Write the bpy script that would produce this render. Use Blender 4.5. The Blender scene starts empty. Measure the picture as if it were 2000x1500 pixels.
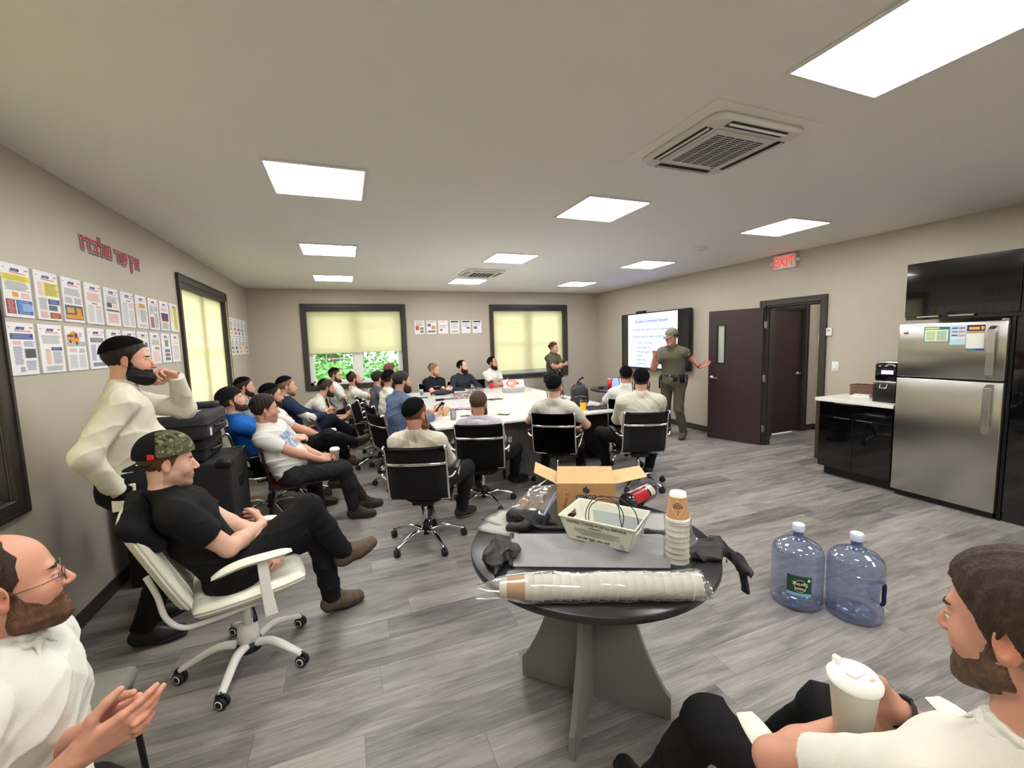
import bpy, bmesh, math, random
import numpy as np
from mathutils import Vector, Matrix, Euler

random.seed(7)
SC = bpy.context.scene
COL = SC.collection

# ------------------------------------------------------------------ camera
CAM_F, YAW, PITCH, ROLL, EYE = 832.45, 0.3700014, 0.0978907, -0.0299421, 1.6407   # focal length in px of a 2000 px wide frame
_f = Vector((math.sin(YAW) * math.cos(PITCH), math.cos(YAW) * math.cos(PITCH), -math.sin(PITCH)))
_r = Vector((math.cos(YAW), -math.sin(YAW), 0)); _u = _r.cross(_f)
_r2 = _r * math.cos(ROLL) + _u * math.sin(ROLL); _u2 = -_r * math.sin(ROLL) + _u * math.cos(ROLL)
camd = bpy.data.cameras.new('camera'); cam = bpy.data.objects.new('camera', camd); COL.objects.link(cam)
camd.sensor_fit = 'HORIZONTAL'; camd.sensor_width = 36.0; camd.lens = CAM_F / 2000 * 36
camd.clip_start = 0.02; camd.clip_end = 200
cam.matrix_world = Matrix(((_r2.x, _u2.x, -_f.x, 0), (_r2.y, _u2.y, -_f.y, 0), (_r2.z, _u2.z, -_f.z, EYE), (0, 0, 0, 1)))
SC.camera = cam

# ------------------------------------------------------------------ world, sun, exposure
W = bpy.data.worlds.new('sky'); SC.world = W; W.use_nodes = True
nt = W.node_tree; nt.nodes.clear()
_o = nt.nodes.new('ShaderNodeOutputWorld'); _b = nt.nodes.new('ShaderNodeBackground')
_s = nt.nodes.new('ShaderNodeTexSky'); _s.sky_type = 'HOSEK_WILKIE'; _s.turbidity = 6.0; _s.ground_albedo = 0.4
_s.sun_direction = (0.5, 0.45, 0.75)
_mx = nt.nodes.new('ShaderNodeMixRGB'); _mx.inputs[0].default_value = 0.75; _mx.inputs[2].default_value = (1.0, 1.0, 1.0, 1)
nt.links.new(_s.outputs[0], _mx.inputs[1]); nt.links.new(_mx.outputs[0], _b.inputs[0]); nt.links.new(_b.outputs[0], _o.inputs[0])
_b.inputs[1].default_value = 5.4
sund = bpy.data.lights.new('sun', 'SUN'); sund.energy = 3.0; sund.angle = 0.05; sund.color = (1.0, 0.95, 0.86)
sun = bpy.data.objects.new('sun', sund); COL.objects.link(sun); sun.rotation_euler = (math.radians(50), 0, math.radians(20))
PANEL_STRENGTH = 13.0
SC.view_settings.view_transform = 'Standard'; SC.view_settings.look = 'None'
SC.view_settings.gamma = 1.0; SC.view_settings.use_curve_mapping = False
SC.view_settings.exposure = 1.15
SC.cycles.use_denoising = True
SC.cycles.max_bounces = 8; SC.cycles.diffuse_bounces = 4; SC.cycles.glossy_bounces = 4
SC.cycles.transmission_bounces = 8; SC.cycles.transparent_max_bounces = 12
SC.cycles.sample_clamp_indirect = 6.0; SC.cycles.caustics_reflective = False; SC.cycles.caustics_refractive = False

PI = math.pi
def V(*a): return Vector(a)
def lin(c):
    if isinstance(c, str):
        c = tuple(int(c[i:i + 2], 16) / 255 for i in (0, 2, 4))
    return tuple((x / 12.92 if x <= 0.04045 else ((x + 0.055) / 1.055) ** 2.4) for x in c)

# ------------------------------------------------------------------ materials
MATS = {}
def mat(name, col, rough=0.5, metal=0.0, noise=0.0, nscale=20, bump=0.0, bscale=60, coat=0.0, sss=0.0, emit=0.0,
        alpha=1.0, trans=0.0, ior=1.45, stretch=None, sheen=0.0, vcol=None, spec=0.5, double=False):
    if name in MATS: return MATS[name]
    m = bpy.data.materials.new(name); m.use_nodes = True; MATS[name] = m
    n = m.node_tree; b = n.nodes['Principled BSDF']; L = n.links
    c = (*lin(col), 1)
    b.inputs['Base Color'].default_value = c; b.inputs['Roughness'].default_value = rough
    b.inputs['Metallic'].default_value = metal; b.inputs['IOR'].default_value = ior
    b.inputs['Coat Weight'].default_value = coat; b.inputs['Sheen Weight'].default_value = sheen
    b.inputs['Specular IOR Level'].default_value = spec
    b.inputs['Transmission Weight'].default_value = trans; b.inputs['Alpha'].default_value = alpha
    if sss:
        b.inputs['Subsurface Weight'].default_value = sss; b.inputs['Subsurface Radius'].default_value = (0.9, 0.35, 0.2)
        b.inputs['Subsurface Scale'].default_value = 0.006
    if emit:
        b.inputs['Emission Color'].default_value = c; b.inputs['Emission Strength'].default_value = emit
    tc = n.nodes.new('ShaderNodeTexCoord'); mp = n.nodes.new('ShaderNodeMapping')
    L.new(tc.outputs['Object'], mp.inputs[0])
    if stretch: mp.inputs['Scale'].default_value = stretch
    base = None
    if vcol:
        a = n.nodes.new('ShaderNodeAttribute'); a.attribute_name = vcol; base = a.outputs['Color']
        L.new(base, b.inputs['Base Color'])
    if noise:
        t = n.nodes.new('ShaderNodeTexNoise'); t.inputs['Scale'].default_value = nscale; t.inputs['Detail'].default_value = 4
        L.new(mp.outputs[0], t.inputs[0])
        r = n.nodes.new('ShaderNodeMapRange'); r.inputs[1].default_value = 0.3; r.inputs[2].default_value = 0.7
        r.inputs[3].default_value = 1 - noise; r.inputs[4].default_value = 1 + noise
        L.new(t.outputs[0], r.inputs[0])
        mm = n.nodes.new('ShaderNodeVectorMath'); mm.operation = 'SCALE'
        if base is not None: L.new(base, mm.inputs[0])
        else: mm.inputs[0].default_value = c[:3]
        L.new(r.outputs[0], mm.inputs['Scale']); L.new(mm.outputs[0], b.inputs['Base Color'])
    if bump:
        t = n.nodes.new('ShaderNodeTexNoise'); t.inputs['Scale'].default_value = bscale; t.inputs['Detail'].default_value = 3
        L.new(mp.outputs[0], t.inputs[0])
        bp = n.nodes.new('ShaderNodeBump'); bp.inputs['Strength'].default_value = bump; bp.inputs['Distance'].default_value = 0.01
        L.new(t.outputs[0], bp.inputs['Height']); L.new(bp.outputs[0], b.inputs['Normal'])
    return m
def flat(name, c, rough=0.6): return mat(name, c, rough)

# ------------------------------------------------------------------ objects
def tag(o, label=None, cat=None, group=None, kind=None):
    if label: o['label'] = label
    if cat: o['category'] = cat
    if group: o['group'] = group
    if kind: o['kind'] = kind
    return o
def empty(name, loc=(0, 0, 0), rz=0.0, label=None, cat=None, group=None, kind=None):
    o = bpy.data.objects.new(name, None); COL.objects.link(o); o.location = loc; o.rotation_euler = (0, 0, rz)
    o.empty_display_size = 0.1
    return tag(o, label, cat, group, kind)
def add_mesh(name, me, parent=None):
    o = bpy.data.objects.new(name, me); COL.objects.link(o)
    if parent is not None: o.parent = parent
    return o
def copy_tree(o, parent=None, loc=None, rz=None, label=None):
    c = o.copy(); COL.objects.link(c)
    if parent is not None: c.parent = parent
    if loc is not None: c.location = loc
    if rz is not None: c.rotation_euler = (0, 0, rz)
    if label: c['label'] = label
    for ch in list(o.children): copy_tree(ch, c)
    return c

class MB:
    """collects shapes, links them as ONE mesh object"""
    def __init__(s): s.bm = bmesh.new(); s.mats = []; s.cur = 0; s.T = Matrix.Identity(4)
    def use(s, m):
        if m not in s.mats: s.mats.append(m)
        s.cur = s.mats.index(m); return s
    def at(s, T): s.T = T; return s
    def _fin(s, vs, fs, smooth=False):
        for v in vs: v.co = s.T @ v.co
        for f in fs: f.material_index = s.cur; f.smooth = smooth
    def box(s, x0, x1, y0, y1, z0, z1, bev=0.0, seg=2):
        b = bmesh.new() if bev else s.bm
        vs = [b.verts.new((x, y, z)) for x in (x0, x1) for y in (y0, y1) for z in (z0, z1)]
        fs = [b.faces.new([vs[i] for i in q]) for q in ((0, 1, 3, 2), (4, 6, 7, 5), (0, 4, 5, 1), (2, 3, 7, 6), (0, 2, 6, 4), (1, 5, 7, 3))]
        if bev:
            bmesh.ops.bevel(b, geom=b.edges[:], offset=bev, segments=seg, profile=0.5, affect='EDGES')
            s._merge(b, seg > 1)
        else: s._fin(vs, fs)
        return s
    def _merge(s, b, smooth):
        mp = {}
        for v in b.verts: mp[v] = s.bm.verts.new(s.T @ v.co)
        for f in b.faces:
            try: g = s.bm.faces.new([mp[v] for v in f.verts])
            except ValueError: continue
            g.material_index = s.cur; g.smooth = smooth
        b.free()
    def poly(s, pts, smooth=False):
        vs = [s.bm.verts.new(p) for p in pts]; f = s.bm.faces.new(vs); s._fin(vs, [f], smooth); return s
    def prism(s, pts, ax, a, b, bev=0.0):
        """2-D outline extruded along axis ax from a to b"""
        def P(p, t): q = list(p); q.insert(ax, t); return q
        m = bmesh.new()
        A = [m.verts.new(P(p, a)) for p in pts]; B = [m.verts.new(P(p, b)) for p in pts]; n = len(pts)
        fs = [m.faces.new(A), m.faces.new(B[::-1])] + [m.faces.new((A[i], B[i], B[(i + 1) % n], A[(i + 1) % n])) for i in range(n)]
        bmesh.ops.recalc_face_normals(m, faces=m.faces[:])
        if bev: bmesh.ops.bevel(m, geom=m.edges[:], offset=bev, segments=1, affect='EDGES')
        s._merge(m, False); return s
    def ring(s, rings, cap=True, smooth=True, closed=False):
        R = [[s.bm.verts.new(p) for p in r] for r in rings]; fs = []; n = len(R[0])
        rr = R + [R[0]] if closed else R
        for a, b in zip(rr, rr[1:]):
            for i in range(n if n > 2 else 1): fs.append(s.bm.faces.new((a[i], a[(i + 1) % n], b[(i + 1) % n], b[i])))
        s._fin([v for r in R for v in r], fs, smooth)
        if cap and not closed:
            c = [s.bm.faces.new(R[0][::-1]), s.bm.faces.new(R[-1])]
            for f in c: f.material_index = s.cur; f.smooth = False
        return s
    def lathe(s, prof, c=(0, 0, 0), n=24, cap=True, sx=1.0, sy=1.0):
        s.ring([[(c[0] + r * sx * math.cos(2 * PI * i / n), c[1] + r * sy * math.sin(2 * PI * i / n), c[2] + z) for i in range(n)] for r, z in prof], cap)
        return s
    def tube(s, pts, r, n=8, smoothn=0, cap=True, flat_=None):
        pts = [Vector(p) for p in pts]
        if smoothn: pts = crom(pts, smoothn)
        rs = r if isinstance(r, (list, tuple)) else [r] * len(pts)
        if len(rs) != len(pts): rs = [np.interp(i / (len(pts) - 1), np.linspace(0, 1, len(rs)), rs) for i in range(len(pts))]
        rings = []; up = None
        for i, p in enumerate(pts):
            d = (pts[min(i + 1, len(pts) - 1)] - pts[max(i - 1, 0)]).normalized()
            if up is None:
                up = Vector((0, 0, 1)) if abs(d.z) < 0.9 else Vector((1, 0, 0))
            a = (up - d * up.dot(d)).normalized(); up = a; b = d.cross(a)
            fa, fb = flat_ if flat_ else (1, 1)
            rings.append([p + (a * math.cos(2 * PI * k / n) * fa + b * math.sin(2 * PI * k / n) * fb) * rs[i] for k in range(n)])
        return s.ring(rings, cap)
    def sph(s, c, r, n=12, sc=(1, 1, 1)):
        m = bmesh.new(); bmesh.ops.create_uvsphere(m, u_segments=n, v_segments=max(6, n // 2 + 2), radius=r)
        for v in m.verts: v.co = Vector(c) + Vector((v.co.x * sc[0], v.co.y * sc[1], v.co.z * sc[2]))
        s._merge(m, True); return s
    def sheet(s, fn, nu, nv, smooth=True, thick=0.0):
        def grid(off):
            return [[Vector(fn(u / nu, v / nv)) for v in range(nv + 1)] for u in range(nu + 1)]
        G = grid(0); b = bmesh.new()
        VV = [[b.verts.new(p) for p in row] for row in G]
        for u in range(nu):
            for v in range(nv): b.faces.new((VV[u][v], VV[u + 1][v], VV[u + 1][v + 1], VV[u][v + 1]))
        if thick: bmesh.ops.solidify(b, geom=b.faces[:], thickness=thick)
        s._merge(b, smooth); return s
    def text(s, body, size, T, ext=0.0005, align='LEFT', font=None, bold=0.0):
        c = bpy.data.curves.new('lettering', 'FONT'); c.body = body; c.size = size; c.align_x = align; c.extrude = ext; c.offset = bold
        c.resolution_u = 3
        o = bpy.data.objects.new('lettering', c); me = bpy.data.meshes.new_from_object(o)
        M = s.T @ T; vs = [s.bm.verts.new(M @ v.co) for v in me.vertices]
        for p in me.polygons:
            try: f = s.bm.faces.new([vs[i] for i in p.vertices]); f.material_index = s.cur
            except ValueError: pass
        bpy.data.objects.remove(o); bpy.data.curves.remove(c); bpy.data.meshes.remove(me); return s
    def build(s, name, parent=None, m=None):
        me = bpy.data.meshes.new(name); s.bm.normal_update(); s.bm.to_mesh(me); s.bm.free()
        for q in (s.mats or ([m] if m else [])): me.materials.append(q)
        return add_mesh(name, me, parent)

def crom(P, n):
    out = []
    for i in range(len(P) - 1):
        p0 = P[max(i - 1, 0)]; p1 = P[i]; p2 = P[i + 1]; p3 = P[min(i + 2, len(P) - 1)]
        for k in range(n):
            t = k / n
            out.append(0.5 * ((2 * p1) + (p2 - p0) * t + (2 * p0 - 5 * p1 + 4 * p2 - p3) * t * t + (3 * p1 - p0 - 3 * p2 + p3) * t ** 3))
    out.append(P[-1]); return out
def frame(o, x, y, z=None):
    """matrix with origin o, local x and y axes as given"""
    x = Vector(x).normalized(); y = Vector(y).normalized(); z = x.cross(y)
    return Matrix(((x.x, y.x, z.x, o[0]), (x.y, y.y, z.y, o[1]), (x.z, y.z, z.z, o[2]), (0, 0, 0, 1)))
def bx(name, parent, m, *a, bev=0.0):
    return MB().use(m).box(*a, bev=bev).build(name, parent)
# ------------------------------------------------------------------ shared materials
LX, RX, FY, NY, CZ = -1.589, 5.72, 8.914, -2.0, 2.74
M_WALL = mat('greige wall paint', 'bab1a3', 0.42, noise=0.015, nscale=3, bump=0.04, bscale=180)
M_CEIL = mat('ceiling paint', 'efede8', 0.7, noise=0.01, nscale=2, bump=0.03, bscale=150)
M_BROWN = mat('dark brown trim paint', '3b332f', 0.45, noise=0.1, nscale=8, stretch=(1, 1, 6))
M_DOOR = mat('dark brown door veneer', '37292a', 0.42, noise=0.12, nscale=10, stretch=(6, 6, 0.6))
M_WHITE = mat('white plastic', 'e9e9e6', 0.4)
M_VINYL = mat('white vinyl', 'eceeec', 0.35)
M_BLACK = mat('black plastic', '111114', 0.38)
M_CHROME = mat('polished chrome', 'e2e2e4', 0.09, metal=1.0)
M_STEEL = mat('brushed nickel', 'b8b4ad', 0.28, metal=1.0)
M_CREAM = mat('cream leather', 'e3e2d2', 0.42, noise=0.03, nscale=10, bump=0.06, bscale=220)

def thin_glass(name, tint='ffffff', refl=0.08, opacity=0.0, rough=0.02, body='ffffff', dark=1.0):
    """clear sheet: transparent, with a glossy share that grows at grazing angles and an optional milky share"""
    if name in MATS: return MATS[name]
    m = bpy.data.materials.new(name); m.use_nodes = True; MATS[name] = m
    n = m.node_tree; n.nodes.clear(); L = n.links
    out = n.nodes.new('ShaderNodeOutputMaterial'); t = n.nodes.new('ShaderNodeBsdfTransparent'); t.inputs[0].default_value = (*lin(tint), 1)
    g = n.nodes.new('ShaderNodeBsdfGlossy'); g.inputs['Roughness'].default_value = rough
    lw = n.nodes.new('ShaderNodeLayerWeight'); lw.inputs[0].default_value = 0.35
    mr = n.nodes.new('ShaderNodeMapRange'); mr.inputs[3].default_value = refl; mr.inputs[4].default_value = min(1, refl + 0.55)
    L.new(lw.outputs['Facing'], mr.inputs[0])
    a = t.outputs[0]
    if opacity:
        d = n.nodes.new('ShaderNodeBsdfDiffuse'); d.inputs[0].default_value = (*lin(body), 1)
        x = n.nodes.new('ShaderNodeMixShader'); x.inputs[0].default_value = opacity
        L.new(a, x.inputs[1]); L.new(d.outputs[0], x.inputs[2]); a = x.outputs[0]
    y = n.nodes.new('ShaderNodeMixShader'); L.new(mr.outputs[0], y.inputs[0]); L.new(a, y.inputs[1]); L.new(g.outputs[0], y.inputs[2])
    L.new(y.outputs[0], out.inputs[0]); return m
M_GLASS = thin_glass('window glass', 'f4fbf8', 0.05)
def blind_mat():
    m = bpy.data.materials.new('cream shade cloth'); m.use_nodes = True; n = m.node_tree; n.nodes.clear(); L = n.links
    out = n.nodes.new('ShaderNodeOutputMaterial'); t = n.nodes.new('ShaderNodeBsdfTranslucent'); d = n.nodes.new('ShaderNodeBsdfDiffuse')
    t.inputs[0].default_value = (*lin('fbf5df'), 1); d.inputs[0].default_value = (*lin('e8e2c4'), 1)
    x = n.nodes.new('ShaderNodeMixShader'); x.inputs[0].default_value = 0.5
    L.new(t.outputs[0], x.inputs[1]); L.new(d.outputs[0], x.inputs[2]); L.new(x.outputs[0], out.inputs[0]); return m
M_BLIND = blind_mat()

def floor_mat():
    m = bpy.data.materials.new('grey vinyl planks'); m.use_nodes = True; n = m.node_tree; L = n.links; b = n.nodes['Principled BSDF']
    def math_(op, a, c=None, cl=False):
        q = n.nodes.new('ShaderNodeMath'); q.operation = op; q.use_clamp = cl
        for i, v in enumerate((a, c)):
            if v is None: continue
            if isinstance(v, (int, float)): q.inputs[i].default_value = v
            else: L.new(v, q.inputs[i])
        return q.outputs[0]
    tc = n.nodes.new('ShaderNodeTexCoord'); sp = n.nodes.new('ShaderNodeSeparateXYZ'); L.new(tc.outputs['Object'], sp.inputs[0])
    X, Y = sp.outputs[0], sp.outputs[1]
    RH, PL = 0.1905, 1.22
    yr = math_('DIVIDE', math_('SUBTRACT', Y, 1.6 - 0.1905 * 40), RH); row = math_('FLOOR', yr); fy = math_('SUBTRACT', yr, row)
    w1 = n.nodes.new('ShaderNodeTexWhiteNoise'); w1.noise_dimensions = '1D'; L.new(row, w1.inputs['W'])
    xr = math_('ADD', math_('DIVIDE', X, PL), math_('MULTIPLY', w1.outputs[0], 7.0)); pc = math_('FLOOR', xr); fx = math_('SUBTRACT', xr, pc)
    cb = n.nodes.new('ShaderNodeCombineXYZ'); L.new(row, cb.inputs[0]); L.new(pc, cb.inputs[1])
    w2 = n.nodes.new('ShaderNodeTexWhiteNoise'); w2.noise_dimensions = '2D'; L.new(cb.outputs[0], w2.inputs[0])
    # grain coordinates: stretched along the plank, shifted per plank
    gx = math_('ADD', math_('MULTIPLY', X, 1.3), math_('MULTIPLY', w2.outputs[0], 37.0)); gy = math_('MULTIPLY', Y, 9.0)
    g = n.nodes.new('ShaderNodeCombineXYZ'); L.new(gx, g.inputs[0]); L.new(gy, g.inputs[1]); L.new(math_('MULTIPLY', w2.outputs[0], 11.0), g.inputs[2])
    t1 = n.nodes.new('ShaderNodeTexNoise'); t1.inputs['Scale'].default_value = 1.6; t1.inputs['Detail'].default_value = 6; t1.inputs['Roughness'].default_value = 0.62; t1.inputs['Distortion'].default_value = 0.6
    L.new(g.outputs[0], t1.inputs[0])
    g2 = n.nodes.new('ShaderNodeCombineXYZ'); L.new(math_('MULTIPLY', gx, 2.4), g2.inputs[0]); L.new(math_('MULTIPLY', Y, 75.0), g2.inputs[1])
    t2 = n.nodes.new('ShaderNodeTexNoise'); t2.inputs['Scale'].default_value = 1.6; t2.inputs['Detail'].default_value = 4; t2.inputs['Distortion'].default_value = 0.4; L.new(g2.outputs[0], t2.inputs[0])
    g3 = n.nodes.new('ShaderNodeCombineXYZ'); L.new(math_('MULTIPLY', gx, 1.1), g3.inputs[0]); L.new(math_('MULTIPLY', Y, 3.4), g3.inputs[1])
    t3 = n.nodes.new('ShaderNodeTexVoronoi'); t3.inputs['Scale'].default_value = 1.0; L.new(g3.outputs[0], t3.inputs[0])
    knot = math_('SUBTRACT', 1.0, math_('MULTIPLY', t3.outputs[0], 7.0), True)
    r = n.nodes.new('ShaderNodeValToRGB'); e = r.color_ramp.elements
    e[0].position = 0.30; e[0].color = (*lin('55504f'), 1); e[1].position = 0.72; e[1].color = (*lin('a69f99'), 1)
    k = e.new(0.47); k.color = (*lin('7b7674'), 1); k = e.new(0.58); k.color = (*lin('918b87'), 1)
    v = math_('ADD', math_('MULTIPLY', t1.outputs[0], 0.72), math_('MULTIPLY', t2.outputs[0], 0.28))
    v = math_('ADD', v, math_('MULTIPLY', math_('SUBTRACT', w2.outputs[0], 0.5), 0.17))
    v = math_('SUBTRACT', v, math_('MULTIPLY', knot, 0.2))
    L.new(v, r.inputs[0])
    ey = math_('LESS_THAN', math_('MINIMUM', fy, math_('SUBTRACT', 1.0, fy)), 0.007)
    ex = math_('LESS_THAN', math_('MINIMUM', fx, math_('SUBTRACT', 1.0, fx)), 0.0011)
    seam = math_('MAXIMUM', ey, ex)
    mx = n.nodes.new('ShaderNodeMixRGB'); L.new(math_('MULTIPLY', seam, 0.55), mx.inputs[0]); L.new(r.outputs[0], mx.inputs[1]); mx.inputs[2].default_value = (0.05, 0.05, 0.05, 1)
    L.new(mx.outputs[0], b.inputs['Base Color'])
    b.inputs['Roughness'].default_value = 0.42; b.inputs['Specular IOR Level'].default_value = 0.45
    bp = n.nodes.new('ShaderNodeBump'); bp.inputs['Strength'].default_value = 0.12; bp.inputs['Distance'].default_value = 0.004
    L.new(math_('SUBTRACT', t2.outputs[0], seam), bp.inputs['Height']); L.new(bp.outputs[0], b.inputs['Normal'])
    return m
M_FLOOR = floor_mat()

def struct(o): o['kind'] = 'structure'; return o
# ------------------------------------------------------------------ shell
struct(bx('floor', None, M_FLOOR, LX - 0.2, 7.6, NY - 0.2, FY + 0.2, -0.12, 0.0))
struct(bx('ceiling', None, M_CEIL, LX - 0.2, 7.6, NY - 0.2, FY + 0.2, CZ, CZ + 0.15))
def holed_wall(name, axis, w0, w1, a0, a1, holes, z1=CZ):
    """wall slab between w0..w1 on its thin axis, running a0..a1, with rectangular holes (a, b, zlo, zhi)"""
    mb = MB().use(M_WALL)
    def put(a, b, lo, hi):
        if b - a < 1e-4 or hi - lo < 1e-4: return
        if axis == 0: mb.box(w0, w1, a, b, lo, hi)
        else: mb.box(a, b, w0, w1, lo, hi)
    t = a0
    for (a, b, lo, hi) in sorted(holes):
        put(t, a, 0, z1); put(a, b, 0, lo); put(a, b, hi, z1); t = b
    put(t, a1, 0, z1)
    return struct(mb.build(name))
WZ0, WZ1 = 0.93, 2.385
holed_wall('wall_left', 0, LX - 0.2, LX, NY - 0.2, FY + 0.2, [(1.0, 2.82, WZ0, WZ1), (5.53, 7.31, WZ0, WZ1)])
holed_wall('wall_far', 1, FY, FY + 0.2, LX, RX, [(-0.655, 1.105, 0.91, WZ1), (3.055, 4.80, 0.91, WZ1)])
holed_wall('wall_right', 0, RX, RX + 0.13, NY - 0.2, FY + 0.2, [(3.70, 4.48, 0, 2.05)])
holed_wall('wall_near', 1, NY - 0.2, NY, LX, RX, [])
holed_wall('wall_hall_end', 1, 4.85, 5.0, RX + 0.13, 7.4, [(6.38, 7.10, 0, 2.05)])
holed_wall('wall_hall_side', 0, 7.4, 7.55, 1.5, 5.0, [])
holed_wall('wall_hall_near', 1, 1.4, 1.5, RX + 0.13, 7.4, [])
def baseboard(name, *a): struct(MB().use(M_BROWN).box(*a, bev=0.004, seg=1).build(name))
baseboard('baseboard_left', LX, LX + 0.014, NY, FY, 0, 0.1)
baseboard('baseboard_far', LX + 0.014, RX - 0.014, FY - 0.014, FY, 0, 0.1)
baseboard('baseboard_right', RX - 0.014, RX, 4.55, FY, 0, 0.1)
baseboard('baseboard_hall', 7.386, 7.4, 1.5, 4.85, 0, 0.1)
baseboard('baseboard_hall_end', 7.18, 7.386, 4.836, 4.85, 0, 0.1)
baseboard('baseboard_hall_inner', RX + 0.13, 6.30, 4.836, 4.85, 0, 0.1)

# ------------------------------------------------------------------ windows
def window(num, axis, w, a0, a1, z0, z1, flip, shade_z, trimw=0.075, valance=0.055, label=None, cord=None):
    """axis 0: in the left wall (room side +x); axis 1: in the far wall (room side -y)"""
    root = struct(empty('window_%d' % num))
    s = 1 if axis == 0 else -1          # direction into the room
    def B(mb, a, b, d0, d1, lo, hi, bev=0.0):
        lo_d, hi_d = sorted((w + s * d0, w + s * d1))
        if axis == 0: mb.box(lo_d, hi_d, a, b, lo, hi, bev=bev, seg=1)
        else: mb.box(a, b, lo_d, hi_d, lo, hi, bev=bev, seg=1)
    t = trimw
    mb = MB().use(M_BROWN)
    B(mb, a0 - t, a0, 0, 0.022, z0 - t, z1 + t, 0.004); B(mb, a1, a1 + t, 0, 0.022, z0 - t, z1 + t, 0.004)
    B(mb, a0, a1, 0, 0.022, z0 - t, z0, 0.004); B(mb, a0, a1, 0, 0.022, z1, z1 + t, 0.004)
    B(mb, a0 - t - 0.006, a0 - t + 0.012, 0, 0.03, z0 - t, z1 + t); B(mb, a1 + t - 0.012, a1 + t + 0.006, 0, 0.03, z0 - t, z1 + t)
    B(mb, a0 - t, a1 + t, 0, 0.03, z1 + t - 0.012, z1 + t + 0.006); B(mb, a0 - t, a1 + t, 0, 0.03, z0 - t - 0.006, z0 - t + 0.012)
    mb.build('window_trim', root)
    mb = MB().use(M_BROWN)              # reveal boards
    B(mb, a0, a0 + 0.012, -0.11, 0.0, z0, z1); B(mb, a1 - 0.012, a1, -0.11, 0.0, z0, z1)
    B(mb, a0, a1, -0.11, 0.0, z0, z0 + 0.012); B(mb, a0, a1, -0.11, 0.0, z1 - 0.012, z1)
    mb.build('window_reveal', root)
    mid = (a0 + a1) / 2; fr = 0.05
    mb = MB().use(M_VINYL)
    B(mb, a0 + 0.012, a0 + 0.012 + fr, -0.17, -0.10, z0 + 0.012, z1); B(mb, a1 - 0.012 - fr, a1 - 0.012, -0.17, -0.10, z0 + 0.012, z1)
    B(mb, a0, a1, -0.17, -0.10, z0 + 0.012, z0 + 0.012 + fr); B(mb, a0, a1, -0.17, -0.10, z1 - fr, z1)
    B(mb, mid - 0.07, mid + 0.07, -0.175, -0.095, z0 + 0.03, z1 - 0.03, 0.006)
    zm = (z0 + z1) / 2
    B(mb, a0 + 0.05, a1 - 0.05, -0.16, -0.11, zm - 0.02, zm + 0.02)
    mb.build('window_frame', root)
    for (p, q) in ((a0 + 0.062, mid - 0.07), (mid + 0.07, a1 - 0.062)):
        mb = MB().use(M_VINYL); r = 0.03
        B(mb, p, p + r, -0.155, -0.115, z0 + 0.062, z1 - 0.05); B(mb, q - r, q, -0.155, -0.115, z0 + 0.062, z1 - 0.05)
        B(mb, p, q, -0.155, -0.115, z0 + 0.062, z0 + 0.062 + r); B(mb, p, q, -0.155, -0.115, z1 - 0.05 - r, z1 - 0.05)
        for k in (1, 2):
            x = p + (q - p) * k / 3; B(mb, x - 0.008, x + 0.008, -0.14, -0.128, z0 + 0.07, z1 - 0.06)
        for k in (1, 2, 4, 5):
            z = z0 + 0.06 + (z1 - z0 - 0.12) * k / 6; B(mb, p + 0.01, q - 0.01, -0.14, -0.128, z - 0.008, z + 0.008)
        sash = mb.build('sash', root)
        mb = MB().use(M_GLASS); B(mb, p + 0.02, q - 0.02, -0.136, -0.132, z0 + 0.07, z1 - 0.06); mb.build('pane', sash)
    # roller blind
    bl = empty('roller_blind', label=label, cat='blind')
    mb = MB().use(mat('dark valance', '33302f', 0.5)); B(mb, a0 + 0.013, a1 - 0.013, -0.06, 0.018, z1 - valance, z1 - 0.001, 0.004); mb.build('headbox', bl)
    mb = MB().use(M_BLIND); B(mb, a0 + 0.03, a1 - 0.03, -0.036, -0.0345, shade_z, z1 - valance); mb.build('shade', bl)
    mb = MB().use(mat('shade hem', 'dcd6bb', 0.6)); B(mb, a0 + 0.03, a1 - 0.03, -0.041, -0.03, shade_z - 0.022, shade_z, 0.003); mb.build('hem_bar', bl)
    if cord:
        mb = MB().use(mat('cord', 'd8cf8e', 0.6))
        if axis == 0: mb.tube([(w + 0.03, a1 - 0.01, z1 - 0.03), (w + 0.032, a1 - 0.01, z0 + 0.1), (w + 0.034, a1 + 0.01, z0), (w + 0.03, a1 + 0.03, z0 + 0.1), (w + 0.03, a1 + 0.02, z1 - 0.04)], 0.003, 5, 4)
        mb.build('bead_cord', bl)
window(1, 1, FY, -0.655, 1.105, 0.91, WZ1, 0, 1.546, label='cream roller blind pulled halfway down the far-wall window that shows green trees')
window(2, 1, FY, 3.055, 4.80, 0.91, WZ1, 0, 1.02, label='cream roller blind lowered almost to the sill behind the uniformed person with crossed arms')
window(3, 0, LX, 5.53, 7.31, WZ0, WZ1, 0, 0.96, label='cream roller blind fully lowered in the left-wall window past the posters', cord=True)
window(4, 0, LX, 1.0, 2.82, WZ0, WZ1, 0, 0.96, label='roller blind in the dark framed window at the left edge of the photo')

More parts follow.
